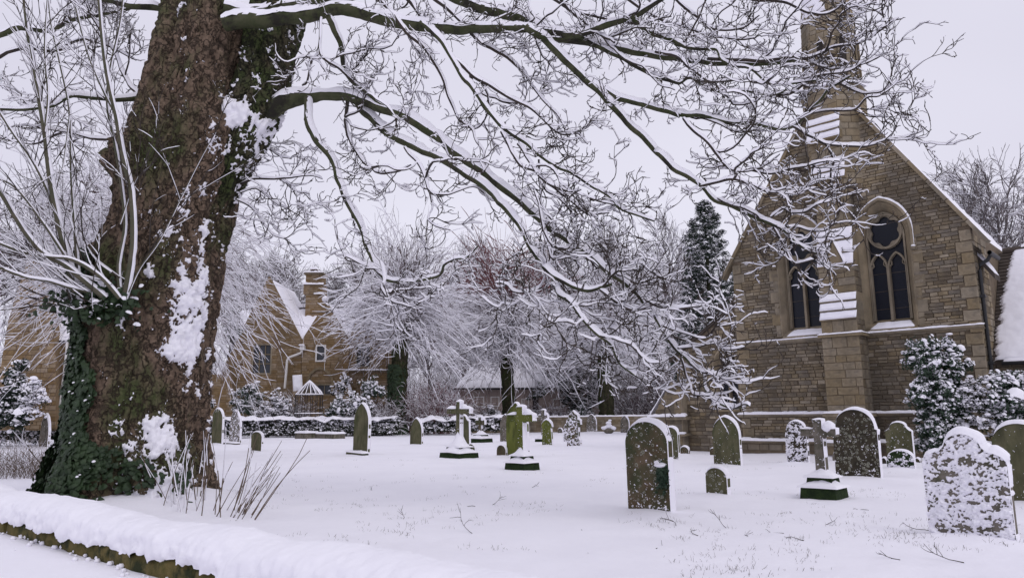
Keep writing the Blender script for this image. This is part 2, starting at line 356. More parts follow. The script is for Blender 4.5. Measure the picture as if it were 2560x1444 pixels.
# graves: key: (x left, x right, y top, y base) in the photo, then style
G = [
 # xl, xr, yt, yb, style, material, thickness, tilt(deg), snow cap, face snow, label
 (530, 556, 1020, 1108, 'round', 'g_green', .12, 1.5, .05, 0, 'tall narrow mossy headstone with round top, first one right of the great tree trunk'),
 (573, 601, 1024, 1110, 'gothic', 'g_grey', .10, 1.0, .05, .35, 'grey snow-speckled pointed headstone on a low plinth near the trunk'),
 (628, 656, 1077, 1127, 'segment', 'g_green', .10, 0.5, .045, 0, 'small squat green headstone with a low curved top, right of the sucker stems'),
 (884, 922, 1005, 1136, 'gothic', 'g_green', .13, 2.2, .06, 0, 'tallest slim green headstone with pointed top standing alone before the hedge'),
 (1026, 1056, 1043, 1112, 'gothic', 'g_green', .11, 0, .05, 0, 'medium green pointed headstone between the slim stone and the snow-laden cross'),
 (1143, 1176, 1036, 1112, 'shoulder', 'g_green', .10, -1.5, .055, 0, 'green shouldered headstone right behind the cross on the snowy mound'),
 (1169, 1190, 1107, 1136, 'oval', 'g_green', .09, -1, .045, 0, 'tiny oval footstone beside the snowy mound of the cross'),
 (1251, 1277, 1034, 1106, 'gothic', 'g_grey', .10, 0, .05, .1, 'grey pointed headstone just left of the broad cusped stone'),
 (1243, 1267, 1110, 1141, 'oval', 'g_brown', .09, 0, .045, 0, 'small brown round-topped footstone at the foot of the broad cusped stone'),
 (1269, 1322, 1003, 1142, 'cusp', 'g_bright', .12, 0, .07, 0, 'broad bright green headstone with cusped top behind the stepped cross'),
 (1355, 1384, 1046, 1113, 'shoulder2', 'g_bright', .11, -.5, .055, .12, 'pale lichen-green tapering headstone in front of a broken cross'),
 (1379, 1397, 1036, 1078, 'double', 'g_green', .09, 0, .04, .1, 'dark double-humped headstone right of the lichen-green stone'),
 (1395, 1407, 1069, 1083, 'oval', 'g_grey', .09, 0, .04, .1, 'tiny grey footstone below the double-humped headstone'),
 (1410, 1428, 1058, 1105, 'gothic', 'g_grey', .09, 0, .05, .55, 'narrow snow-plastered stone half hidden behind the carved snowy headstone'),
 (1418, 1454, 1024, 1117, 'carved', 'g_brown', .14, 0, .07, .50, 'carved headstone with stepped shoulders, its face plastered with snow'),
 (1468, 1492, 1034, 1079, 'gothic', 'g_grey', .09, 0, .045, .3, 'grey frosted pointed headstone right of the carved snowy headstone'),
 (1552, 1574, 1038, 1082, 'gothic', 'g_grey', .11, 0, .05, .12, 'small brownish pointed headstone alone near the dark shrubs'),
 (1576, 1684, 1045, 1277, 'round', 'g_brown', .15, 0, .075, .10, 'large near headstone with round top, rusty brown patches and a tuft of moss'),
 (1664, 1700, 1064, 1150, 'round', 'g_green', .11, 0, .065, .15, 'headstone hidden behind the large rusty one, only its right edge in view'),
 (1702, 1724, 1113, 1136, 'oval', 'g_brown', .10, 0, .055, .1, 'small brown footstone behind the large rusty headstone'),
 (1787, 1856, 1037, 1164, 'gothicw', 'g_green', .12, 0, .065, .03, 'broad smooth green headstone with pointed top before the church wall'),
 (1776, 1792, 1117, 1138, 'oval', 'g_brown', .10, 0, .05, .1, 'tiny brown footstone peeping out left behind the broad green headstone'),
 (1769, 1825, 1163, 1238, 'round', 'g_green', .13, 0, .055, .10, 'low near footstone with round top and lichen spots'),
 (1970, 2024, 1049, 1159, 'roundsh', 'g_dark', .12, 0, .05, .62, 'dark headstone almost covered in clinging snow left of the cross'),
 (2083, 2101, 1127, 1157, 'oval', 'g_grey', .10, 0, .05, .12, 'small pale footstone between the cross and the dark headstone'),
 (2092, 2207, 1018, 1195, 'roundsh', 'g_dark', .13, 0, .065, .10, 'big dark headstone dotted with pale round lichen rings'),
 (2205, 2220, 1140, 1166, 'oval', 'g_dark', .10, 0, .06, .1, 'small dark footstone tucked behind right of the dark lichened headstone'),
 (2221, 2290, 1052, 1165, 'shoulder', 'g_green', .11, 0, .045, .12, 'lichened headstone with curved shoulders behind a mossy low stone'),
 (2220, 2290, 1122, 1173, 'oval', 'g_moss', .12, 0, .05, .45, 'low rounded mossy footstone in front of the shouldered headstone'),
 (2288, 2304, 1141, 1166, 'gothic', 'g_brown', .10, 0, .05, 0, 'small ochre footstone at the right of the mossy low stone'),
 (2328, 2545, 1072, 1345, 'shoulderw', 'g_grey', .14, 0, .09, .74, 'very large near headstone with stepped shoulders and a snow-plastered face'),
 (2420, 2462, 1042, 1110, 'round', 'g_green', .11, 0, .05, .1, 'left hump of the paired stones behind the snow-plastered headstone'),
 (2455, 2508, 1044, 1130, 'shoulder', 'g_green', .11, 0, .05, .1, 'right shouldered stone of the pair behind the snow-plastered headstone'),
 (2500, 2640, 1050, 1260, 'round', 'g_green', .14, 0, .07, .02, 'broad green headstone at the right edge, behind the snow-plastered headstone'),
]
Tdir = np.array([math.cos(GROT), math.sin(GROT), 0]); Ndir = np.array([math.sin(GROT), -math.cos(GROT), 0])
def place(xl, xr, yt, yb):
    """ground point, true width and height of an upright slab turned like the church"""
    P = gnd((xl + xr) / 2, yb); a = gnd(xl, yb)
    def hit(x):
        d = ray(x, yb); n = Ndir; s = ((P - EYE) @ n) / (d @ n); return (EYE + d * s - P) @ Tdir
    u0, u1 = hit(xl), hit(xr); c = P + Tdir * (u0 + u1) / 2; d = ray((xl + xr) / 2, yt)
    s = ((c - EYE) @ Ndir) / (d @ Ndir); h = (EYE + d * s)[2]
    c[2] = 0; return c, abs(u1 - u0), h
G.append((98, 121, 1033, 1118, 'gothic', 'g_grey', .12, 1.5, .05, .05, 'slim grey headstone left of the great trunk, in front of the left-hand hedge'))
GP = []
for g in G:
    c, wd_, h = place(*g[:4]); GP.append((c, wd_, h)); STONES.append((c[0], c[1], wd_ / 2))

TREE = np.array([at(345, 1000, 12.2)[0], 12.2])
def ground_h(X, Y):
    P = np.stack([X, Y, np.zeros_like(X)], -1)
    d = np.hypot(X, Y)
    h = (fbm(P * .35, 3) - .5) * .10 + (fbm(P * 1.7, 3) - .5) * .035 * np.clip(1.4 - d / 60, 0, 1)
    h += (fbm(P * 7, 2) - .5) * .014 * (d < 25) + (fbm(P * 3.1 + 7, 2) - .5) * .03 * (d < 30)
    for (sx, sy, w_) in STONES:
        r = np.hypot(X - sx, Y - sy) / (w_ + .28); h += .055 * np.exp(-r * r * 1.1)
    r = np.hypot(X - TREE[0], Y - TREE[1]); h += .22 * np.exp(-(np.clip(r - .9, 0, 9) / .6) ** 2)
    h += np.clip((d - 60) / 300, 0, 1) * 3.0
    rr = (X - WALL_A[0]) * _wn[0] + (Y - WALL_A[1]) * _wn[1]
    h += .16 * np.exp(-(np.clip(-rr, 0, 9) / .5) ** 2) * (rr < .6)
    return h
na, nd = 560, 330
ang = np.linspace(-1.25, 1.25, na); dist = np.concatenate([np.geomspace(1.5, 60, nd - 30), np.geomspace(62, 900, 30)])
A, D = np.meshgrid(ang, dist); X = D * np.sin(A); Y = D * np.cos(A) - .8
Z = ground_h(X, Y)
V = np.stack([X, Y, Z], -1).reshape(-1, 3)
ii = (np.arange(nd - 1)[:, None] * na + np.arange(na - 1)[None]).ravel()
tag(mk('ground', V, np.stack([ii, ii + 1, ii + na + 1, ii + na], 1), M['snow_ground']), kind='structure')
# the road side of the wall, banked with snow
ns, nt_ = 90, 60
sv = np.linspace(-14, 9, ns); tv = np.linspace(.26, 9, nt_) 
S_, T_ = np.meshgrid(sv, tv, indexing='ij'); XY = WALL_A[None, None] + S_[..., None] * _wd + T_[..., None] * _wn
Zp = .415 + (fbm(np.stack([XY[..., 0], XY[..., 1], S_ * 0], -1) * .8, 3) - .5) * .05
V = np.stack([XY[..., 0], XY[..., 1], Zp], -1).reshape(-1, 3)
ii = (np.arange(ns - 1)[:, None] * nt_ + np.arange(nt_ - 1)[None]).ravel()
tag(mk('pavement', V, np.stack([ii, ii + nt_, ii + nt_ + 1, ii + 1], 1), M['snow_ground']), kind='structure')

# ------------------------------------------------------------------ stone laying
def unit_stone(i):
    r = np.random.default_rng(100 + i); q = .03
    f = [(-.5 + q + r.uniform(-.02, .03), -.5 + q * 2 + r.uniform(-.05, .05)), (.5 - q - r.uniform(-.02, .03), -.5 + q * 2 + r.uniform(-.05, .05)),
         (.5 - q - r.uniform(-.02, .03), .5 - q * 2 - r.uniform(-.05, .05)), (-.5 + q + r.uniform(-.02, .03), .5 - q * 2 - r.uniform(-.05, .05))]
    b = [(-.5, -.5), (.5, -.5), (.5, .5), (-.5, .5)]
    V = [(p[0], .2, p[1]) for p in b] + [(b[k][0] * .985 if 0 else (b[k][0] * .6 + f[k][0] * .4), -.6, b[k][1] * .6 + f[k][1] * .4) for k in range(4)] + [(f[k][0], -1 + r.uniform(-.25, .25), f[k][1]) for k in range(4)]
    F = [(8, 9, 10, 11)] + [(k, (k + 1) % 4, 4 + (k + 1) % 4, 4 + k) for k in range(4)] + [(4 + k, 4 + (k + 1) % 4, 8 + (k + 1) % 4, 8 + k) for k in range(4)]
    return np.array(V), np.array(F)
UNIT = [unit_stone(i) for i in range(12)]
UM = {}
def lay(parent, origin, U, N, rows, inter, lens, mat_, nparts=0, depth=.022, name='stone', joint=.012, score=None):
    """courses of stones on a plane. origin + u*U + z*Z, N points out of the wall; inter(z0,z1) -> list of (u0,u1)"""
    origin = np.array(origin, float); U = np.array(U, float); N = np.array(N, float); out = []
    for (z0, z1) in rows:
        for (a, b) in inter(z0, z1):
            if b - a < .05: continue
            u = a + 0.0
            while u < b - .02:
                L = random.uniform(*lens) * (1.25 if random.random() < .15 else 1)
                if b - (u + L) < lens[0] * .5: L = b - u
                out.append((u + joint / 2, u + L - joint / 2, z0 + joint / 2, z1 - joint / 2)); u += L
    rnd = np.random.default_rng(len(out))
    order = sorted(range(len(out)), key=lambda i: -((out[i][1] - out[i][0]) * (out[i][3] - out[i][2]) * (score(out[i]) if score else 1)))
    part = set(order[:nparts])
    VV, FF, TT, n = [], [], [], 0
    for i, (u0, u1, z0, z1) in enumerate(out):
        k = i % 12; dd = depth * rnd.uniform(.7, 1.5)
        if i in part:
            if (k, mat_) not in UM: UM[(k, mat_)] = mk(name, UNIT[k][0], UNIT[k][1], M[mat_], smooth=False, link=False)
            o = bpy.data.objects.new(name, UM[(k, mat_)]); COL.objects.link(o); o.parent = parent
            c = origin + U * (u0 + u1) / 2 + np.array([0, 0, (z0 + z1) / 2])
            mm = Matrix.Identity(4)
            for q in range(3):
                mm[q][0] = U[q] * (u1 - u0); mm[q][1] = -N[q] * dd; mm[q][2] = (0, 0, 1)[q] * (z1 - z0); mm[q][3] = c[q]
            o.matrix_local = mm
        else:
            Vv, Ff = UNIT[k]
            P = origin + np.outer((u0 + u1) / 2 + Vv[:, 0] * (u1 - u0), U) + np.outer(-Vv[:, 1] * dd, N) + np.outer((z0 + z1) / 2 + Vv[:, 2] * (z1 - z0), (0, 0, 1))
            VV.append(P); FF.append(Ff + n); n += len(Vv); TT += [rnd.random()] * len(Ff)
    if VV:
        o = mk(name + '_courses', np.concatenate(VV), np.concatenate(FF), M[mat_], parent, False, tint=TT); o['kind'] = 'stuff'
def courses(z0, z1, hs=(.09, .15)):
    r = []; z = z0
    while z < z1 - .03:
        h = random.uniform(*hs)
        if z1 - (z + h) < hs[0] * .6: h = z1 - z
        r.append((z, z + h)); z += h
    return r
def cut(iv, holes):
    for (a, b) in holes:
        o = []
        for (p, q) in iv:
            if b <= p or a >= q: o.append((p, q))
            else:
                if a > p: o.append((p, a))
                if b < q: o.append((b, q))
        iv = o
    return iv
def arch(cx, a, z0, zs, za, n=9):
    """pointed-arch outline from bottom left, over the top, to bottom right"""
    h = za - zs; R = (h * h + a * a) / (2 * a); L = []
    th1 = math.atan2(h, R - a) if R != a else PI / 2
    for i in range(n + 1):
        t = th1 * i / n; L.append((cx + R - a - R * math.cos(t), zs + R * math.sin(t)))
    Rr = [(2 * cx - x, z) for (x, z) in reversed(L[:-1])]
    return ([(cx - a, z0)] if z0 is not None else []) + L + Rr + ([(cx + a, z0)] if z0 is not None else [])
def width_at(cx, a, zs, za, z):
    if z >= za: return None
    if z <= zs: return (cx - a, cx + a)
    h = za - zs; R = (h * h + a * a) / (2 * a); x = math.sqrt(max(R * R - (z - zs) ** 2, 0)) - (R - a)
    return (cx - x, cx + x) if x > 0 else None
def snow_ledge(parent, a, b, depth, h=.07, up=(0, 0, 1), out=(0, -1, 0), name='snow'):
    """rounded snow lying on a ledge running from a to b and sticking out by depth"""
    a = np.array(a, float); b = np.array(b, float); out = np.array(out, float); up = np.array(up, float)
    n = max(4, int(np.linalg.norm(b - a) / .05)); t = np.linspace(0, 1, n); P = a + (b - a) * t[:, None]
    nz_ = fbm(P * 6, 3); m_ = 7; th = np.linspace(0, PI / 2, m_)
    hh = h * (0.7 + 1.0 * (nz_ - .4) + .5 * (fbm(P * 1.3 + 4, 2) - .5)); hh[0] *= .5; hh[-1] *= .5
    V = P[:, None] + out * (depth * (np.sin(th)[None, :, None]) * (1 + .12 * (vn(P * 25)[:, None, None] - .5))) + up * (hh[:, None, None] * np.cos(th)[None, :, None] ** .7)
    lo = V[:, -1:] + (-up * .012); V = np.concatenate([V, lo], 1); m_ += 1
    F = (np.arange(n - 1)[:, None] * m_ + np.arange(m_ - 1)[None]).ravel()
    F = [np.stack([F, F + 1, F + m_ + 1, F + m_], 1), np.array([list(range(m_))[::-1], [(n - 1) * m_ + k for k in range(m_)]])]
    return mk(name, V.reshape(-1, 3), F, M['snow'], parent)
def snow_sheet(parent, corners, nu, nv, h=.06, edge=None, name='snow', rag=.0, lump=1.0):
    """snow over a flat roof-like quad, corners: bl, br, tr, tl"""
    c = [np.array(p, float) for p in corners]
    u = np.linspace(0, 1, nu); v = np.linspace(0, 1, nv); U_, V_ = np.meshgrid(u, v, indexing='ij')
    P = ((1 - U_) * (1 - V_))[..., None] * c[0] + (U_ * (1 - V_))[..., None] * c[1] + (U_ * V_)[..., None] * c[2] + ((1 - U_) * V_)[..., None] * c[3]
    n = np.cross(c[1] - c[0], c[3] - c[0]); n /= np.linalg.norm(n)
    if n[2] < 0: n = -n
    hh = h * (.45 + 1.0 * (fbm(P * 5, 3) - .1) * lump)
    e = np.minimum(np.minimum(U_, 1 - U_) * (nu - 1), np.minimum(V_, 1 - V_) * (nv - 1)); hh = hh * np.clip(e, 0, 1) - .004 * (e < .5)
    if edge is not None: hh = edge(P, U_, V_, hh)
    P = P + n * hh[..., None]
    i = (np.arange(nu - 1)[:, None] * nv + np.arange(nv - 1)[None]).ravel()
    return mk(name, P.reshape(-1, 3), np.stack([i, i + nv, i + nv + 1, i + 1], 1), M['snow'], parent)

# ------------------------------------------------------------------ the church
CH = empty('stone_church', (7.70, 25.0, .16), GROT); CH.scale = (1, 1, 1.077)
tag(CH, 'honey-brown rubble stone church gable with two traceried windows and an octagonal bell turret', 'church')
GZ, GAP, GU0, GU1, GC = 5.85, 11.0, -0.1, 7.07, 3.5
WIN = [(2.22, 'left'), (4.78, 'right')]
wa, wz0, wzs, wza = .72, 3.32, 5.88, 6.82
def gable_w(z):
    if z <= GZ: return (GU0, GU1)
    t = (z - GZ) / (GAP - GZ); return (GU0 + (GC - GU0) * t, GU1 + (GC - GU1) * t)
wall = MB().plate([(GU0, -.3), (GU1, -.3), (GU1, GZ), (GC, GAP), (GU0, GZ)], [arch(c, wa, wz0, wzs, wza) for c, _ in WIN], 0, .9).build('gable_wall', M['mortar'], CH)
MB().box((GU1 - .5, .9, -.3), (GU1, 14, 5.7)).box((GU0, .9, -.3), (GU0 + .5, 14, 5.7)).build('nave_wall', M['mortar'], CH)
def gi(z0, z1):
    a, b = gable_w(z1 - .02); iv = [(a + .01, b - .01)]
    if z1 <= GZ: iv = [(a + .3 + .12 * (int(z0 / .3) % 2), b - .3 - .12 * (int(z0 / .3) % 2))]
    for c, _ in WIN:
        if z1 > wz0 - .02:
            wz = width_at(c, wa + .02, wzs, wza + .03, max(z0, wz0))
            if wz and z0 < wza: iv = cut(iv, [wz])
    b0 = 3.02
    iv = cut(iv, [(3.06, 4.04)])
    return iv
lay(wall, (0, 0, 0), (1, 0, 0), (0, -1, 0), courses(-.1, 3.13, (.075, .135)) + courses(3.27, GAP - .15, (.065, .125)), gi, (.14, .42), 'rubble', 300, .026,
    score=lambda s: 1 + .05 * (s[0] - 3) + (.3 if s[2] < 7 else 0))
def qi(side):
    def f(z0, z1):
        k = int(z0 / .3) % 2
        return [(GU0 - .012, GU0 + .3 + .12 * k)] if side < 0 else [(GU1 - .3 - .12 * k, GU1 + .012)]
    return f
qrows = [(z * .3, z * .3 + .3) for z in range(0, 19)]
for s_ in (-1, 1):
    lay(CH, (0, 0, 0), (1, 0, 0), (0, -1, 0), qrows, qi(s_), (1, 2), 'ashlar', 40, .03, 'quoin')
lay(CH, (GU1, 0, 0), (0, 1, 0), (1, 0, 0), courses(-.1, 5.6, (.13, .2)), lambda a, b: [(0.02, 1.6)], (.25, .5), 'rubble', 30, .02, 'side_stone')
lay(CH, (GU0, 0, 0), (0, 1, 0), (-1, 0, 0), courses(4.3, 5.6, (.13, .2)), lambda a, b: [(0.02, 3)], (.25, .5), 'rubble', 0, .02, 'side_stone')
# string course and plinths
def course(name, pts, h, proud, z, sn=.05, mat_='ashlar'):
    for (u0, u1, y) in pts:
        o = MB().add([(u0, y, z - h), (u1, y, z - h), (u1, y - proud, z - h * .5), (u0, y - proud, z - h * .5), (u1, y - proud, z), (u0, y - proud, z), (u1, y, z + .04), (u0, y, z + .04)],
                     np.array([(0, 1, 2, 3), (3, 2, 4, 5), (5, 4, 6, 7)])).build(name, M[mat_], CH)
        snow_ledge(o, (u0, y, z), (u1, y, z), proud + .015, sn)
course('string_course', [(-.2, 3.0, -.01), (4.1, 7.15, -.01)], .12, .12, 3.21, .055)
course('plinth_course', [(-.2, 3.0, -.01), (4.1, 7.15, -.01)], .10, .13, 1.02, .08)
course('low_plinth_course', [(-.2, 3.0, -.14), (4.1, 7.15, -.14)], .10, .14, .24, .09)
MB().box((-.22, -.15, -.4), (3.0, .02, .2)).box((4.1, -.15, -.4), (7.18, .02, .2)).build('plinth', M['mortar'], CH)
lay(CH, (0, -.15, 0), (1, 0, 0), (0, -1, 0), [(-.05, .14)], lambda a, b: [(-.2, 2.98), (4.12, 7.15)], (.3, .5), 'rubble', 0, .02, 'plinth_stone')
# windows
def foil(cx, cz, n, d, r, k=7):
    pts = []
    for i in range(n * k):
        ph = 2 * PI * i / (n * k) + PI / 2; best = 0
        for j in range(n):
            pj = 2 * PI * j / n + PI / 2; ex, ez = d * math.cos(pj), d * math.sin(pj); ux, uz = math.cos(ph), math.sin(ph)
            bq = ex * ux + ez * uz; dq = bq * bq - (ex * ex + ez * ez - r * r)
            if dq > 0: best = max(best, bq + math.sqrt(dq))
        pts.append((cx + best * math.cos(ph), cz + best * math.sin(ph)))
    return pts
def circ(cx, cz, r, n=28): return [(cx + r * math.cos(2 * PI * i / n), cz + r * math.sin(2 * PI * i / n)) for i in range(n)]
def church_window(cx, lab, y0=0.0, wa=wa, wz0=wz0, wzs=wzs, wza=wza, rose=True, k=1.0):
    W = MB(); out = arch(cx, wa, wz0, wzs, wza, 12); inn = arch(cx, wa - .2 * k, wz0 + .22 * k, wzs + .03, wza - .22 * k, 12); n = len(out)
    lip = arch(cx, wa + .05, wz0, wzs, wza + .06, 12)
    V = [(p[0], y0 - .028, p[1]) for p in lip] + [(p[0], y0 - .03, p[1]) for p in out] + [(p[0], y0 + .04, p[1]) for p in [(a[0] * .7 + b[0] * .3, a[1] * .7 + b[1] * .3) for a, b in zip(out, inn)]] + [(p[0], y0 + .12, p[1]) for p in [(a[0] * .4 + b[0] * .6, a[1] * .4 + b[1] * .6) for a, b in zip(out, inn)]] + [(p[0], y0 + .34, p[1]) for p in inn]
    F = [(q * n + i, q * n + (i + 1) % n, (q + 1) * n + (i + 1) % n, (q + 1) * n + i) for q in range(4) for i in range(n)]
    win = W.add(V, np.array(F)).build('window', M['ashlar'], CH)
    a2 = wa - .2 * k
    MB().add([(p[0], y0 + .33, p[1]) for p in inn], np.array([list(range(n))[::-1]])).build('glass', M['glass'], win)
    t = MB(); ya, yb = y0 + .2, y0 + .328; b = .035 * k
    t.sweep(inn, b, ya, yb)
    la = a2 / 2 - .02 * k; lz = wzs - .88 if rose else wzs - .05; lt = lz + .42 * k if rose else lz + .5 * k
    for s in (-1, 1):
        lc = cx + s * a2 / 2
        t.sweep(arch(lc, la, wz0 + .22 * k, lz, lt, 8), b * .9, ya, yb)
        for q in (-1, 1):
            t.sweep([(lc + q * la, lz + .02), (lc + q * la * .62, lz + .1 * k), (lc + q * la * .66, lz + .2 * k)], .014, ya + .02, yb)
    t.sweep([(cx, wz0 + .2 * k), (cx, lz + .05)], .045 * k, ya - .03, yb)
    if rose:
        rz = 6.05; rr = .475
        t.sweep(circ(cx, rz, rr), .032, ya - .02, yb, True)
        t.plate(circ(cx, rz, rr - .02), [foil(cx, rz, 6, .27, .165)], ya + .02, yb)
    else:
        t.sweep(circ(cx, lt + .03, .13), .02, ya, yb, True)
    t.build('tracery', M['ashlar'], win)
    for s in (-1, 1):
        for zz in np.arange(wz0 + .22 * k + .32, lz + .1, .5): MB().box((cx + s * a2 / 2 - la, y0 + .315, zz), (cx + s * a2 / 2 + la, y0 + .325, zz + .014)).build('saddle_bar', M['tile'], win)
    s_ = MB().prismx([(y0 - .06, wz0 - .10), (y0 - .06, wz0 - .04), (y0 + .33, wz0 + .25 * k), (y0 + .33, wz0 - .1)], cx - wa, cx + wa).build('sill', M['ashlar'], win)
    snow_sheet(s_, [(cx - wa + .12, y0 - .04, wz0 - .03), (cx + wa - .04, y0 - .04, wz0 - .03), (cx + wa - .22 * k, y0 + .2, wz0 + .165 * k), (cx - wa + .3, y0 + .2, wz0 + .165 * k)], 24, 8, .05)
    if rose:
        hp = arch(cx, wa + .09, wzs - .42, wzs - .0, wza + .11, 16)
        h = MB().sweep(hp, .045, y0 - .12, y0).build('hood_mould', M['ashlar'], win)
        P = np.array([(p[0], y0 - .07, p[1] + .03) for p in hp]); P = spline(P, 3)[None]
        sel = P[:, 6:] ; V, F = snow_strip(sel, np.full(sel.shape[:2], .042), .035, 7); mk('snow', V, F, M['snow'], h)
        for q in (-1, 1):
            cb = (cx + q * (wa + .10), y0 - .1, wzs - .46); sb = ico(cb, .07, 2); mk('hood_stop', sb[0], sb[1], M['ashlar'], win)
            sb = ico((cb[0] + .01, cb[1] - .01, cb[2] + .045), .062, 2, .6); mk('snow', sb[0], sb[1], M['snow'], win)
    # dressed jamb stones either side
    for q in (-1, 1):
        for i, zz in enumerate(np.arange(wz0, wzs - .1, .34)):
            L = .14 + .12 * (i % 2); e0 = cx + q * (wa + .05); e1 = e0 + q * L
            if rose and ((2.98 < min(e0, e1) < 4.1) or (2.98 < max(e0, e1) < 4.1)): continue
            MB().box((min(e0, e1), y0 - .034, zz + .01), (max(e0, e1), y0 + .01, zz + .33)).build('jamb_stone', M['ashlar'], win)
    return win
_t = (1 + 5 ** .5) / 2
_IV = np.array([(-1, _t, 0), (1, _t, 0), (-1, -_t, 0), (1, -_t, 0), (0, -1, _t), (0, 1, _t), (0, -1, -_t), (0, 1, -_t), (_t, 0, -1), (_t, 0, 1), (-_t, 0, -1), (-_t, 0, 1)]) / math.sqrt(1 + _t * _t)
_IF = np.array([(0, 11, 5), (0, 5, 1), (0, 1, 7), (0, 7, 10), (0, 10, 11), (1, 5, 9), (5, 11, 4), (11, 10, 2), (10, 7, 6), (7, 1, 8), (3, 9, 4), (3, 4, 2), (3, 2, 6), (3, 6, 8), (3, 8, 9), (4, 9, 5), (2, 4, 11), (6, 2, 10), (8, 6, 7), (9, 8, 1)])
def _sub(V, F):
    V = list(map(tuple, V)); c = {}; out = []
    def mid(a, b):
        k = (min(a, b), max(a, b))
        if k not in c:
            q = (np.array(V[a]) + np.array(V[b])); V.append(tuple(q / np.linalg.norm(q))); c[k] = len(V) - 1
        return c[k]
    for (a, b, d) in F:
        x, y, z = mid(a, b), mid(b, d), mid(d, a); out += [(a, x, z), (b, y, x), (d, z, y), (x, y, z)]
    return np.array(V), np.array(out)
_ICO = {1: (_IV, _IF)}; _ICO[2] = _sub(*_ICO[1]); _ICO[3] = _sub(*_ICO[2])
def ico(c, r, lv=2, sq=1.0, nse=0.0):
    V, F = _ICO[lv]; V = V * r
    V = V * np.array([1, 1, sq])
    if nse: V = V * (1 + nse * (fbm(V / r * 1.7 + np.array(c) * 3, 3) - .5))[:, None]
    return V + np.array(c), F
for c, lab in WIN: church_window(c, lab)
# central buttress stepping up to the turret
BU0, BU1 = 3.0, 4.07
def btier(z0, z1, off, u0, u1, nm='buttress'):
    b = MB().box((u0, -off, z0), (u1, .02, z1)).build(nm, M['mortar'], CH)
    lay(b, (0, -off, 0), (1, 0, 0), (0, -1, 0), courses(z0, z1, (.16, .3)), lambda a, c: [(u0 - .01, u1 + .01)], (.28, .62), 'ashlar', 60, .018, 'ashlar_block', .008)
    lay(b, (u1, -off, 0), (0, 1, 0), (1, 0, 0), courses(z0, z1, (.14, .28)), lambda a, c: [(-.0, off)], (.2, .5), 'rubble', 60, .018, 'side_block', .008)
    return b
def weather(z0, z1, o0, o1, u0, u1, n):
    """stepped stone weathering, a snow pad on each course"""
    for i in range(n):
        a = z0 + (z1 - z0) * i / n; b = z0 + (z1 - z0) * (i + 1) / n; ya = -(o0 + (o1 - o0) * i / n); yb = -(o0 + (o1 - o0) * (i + 1) / n)
        w_ = MB().prismx([(ya - .07, a), (ya - .07, a + .035), (yb - .01, b), (0, b), (0, a)], u0 - .02, u1 + .02).build('weathering_slab', M['ashlar'], CH)
        snow_sheet(w_, [(u0 - .02, ya - .085, a + .035), (u1 + .02, ya - .085, a + .035), (u1 + .02, yb - .03, b - .012), (u0 - .02, yb - .03, b - .012)], 26, 9, .035, lump=1.4)
btier(-.1, 1.0, .82, BU0 - .06, BU1 + .06); btier(1.06, 3.12, .70, BU0, BU1)
for (z, h, o, s) in ((.24, .1, .86, .09), (1.03, .1, .84, .08), (3.2, .09, .74, .05)):
    o_ = MB().box((BU0 - .1, -o - .06, z - h), (BU1 + .12, 0, z), .01).build('buttress_ledge', M['ashlar'], CH)
    snow_ledge(o_, (BU0 - .1, -o + .1, z), (BU1 + .12, -o + .1, z), .17, s)
    snow_ledge(o_, (BU1 + .02, -o, z), (BU1 + .02, 0, z), .12, s * .6, out=(1, 0, 0))
btier(3.24, 3.58, .66, BU0, BU1 - .03); weather(3.58, 4.36, .66, .52, BU0, BU1 - .03, 3)
btier(4.36, 5.12, .52, BU0, BU1 - .03)
weather(5.12, 6.25, .52, .38, BU0, BU1 - .03, 3)
gl = MB().prism([(3.28, 5.2), (3.53, 5.85), (3.78, 5.2)], -.66, -.3).build('gablet', M['ashlar'], CH)
for q in (-1, 1):
    a = np.array([3.53, -.6, 5.90]); b = np.array([3.53 + q * .30, -.6, 5.2])
    snow_sheet(gl, [(b[0], -.7, b[2]), (b[0], -.35, b[2]), (a[0], -.35, a[2]), (a[0], -.7, a[2])], 8, 10, .05)
btier(6.25, 7.66, .38, BU0 + .03, BU1 - .05); weather(7.66, 8.42, .50, .36, BU0 + .02, BU1 - .06, 3)
btier(8.42, 8.86, .40, BU0 + .03, BU1 - .05); weather(8.86, 9.62, .62, .48, BU0 + .02, BU1 - .06, 3)
# octagonal turret: drum, ring, bell stage, spire
TC = (3.60, .38)
def octa(z0, r0, z1, r1, name, mat_, parent, rot=PI / 8, n=8):
    mb = MB(); a = [(TC[0] + r * math.cos(rot + 2 * PI * k / n), TC[1] + r * math.sin(rot + 2 * PI * k / n), z) for (r, z) in ((r0, z0), (r1, z1)) for k in range(n)]
    F = np.array([(k, (k + 1) % n, n + (k + 1) % n, n + k) for k in range(n)]); mb.add(a, [F, np.array([list(range(n, 2 * n))])])
    return mb.build(name, M[mat_], parent)
def octa_stones(par, z0, z1, r0, r1, hs, skip=None, nparts=40, lens=(.22, .42)):
    for k in range(8):
        p0 = PI / 8 + 2 * PI * k / 8; p1 = p0 + PI / 4
        if math.sin((p0 + p1) / 2) > .75: continue
        for (a, b) in courses(z0, z1, hs):
            t = ((a + b) / 2 - z0) / (z1 - z0); r = r0 + (r1 - r0) * t
            A_ = np.array([TC[0] + r * math.cos(p0), TC[1] + r * math.sin(p0), 0]); B_ = np.array([TC[0] + r * math.cos(p1), TC[1] + r * math.sin(p1), 0])
            yield A_, B_, a, b, (p0 + p1) / 2
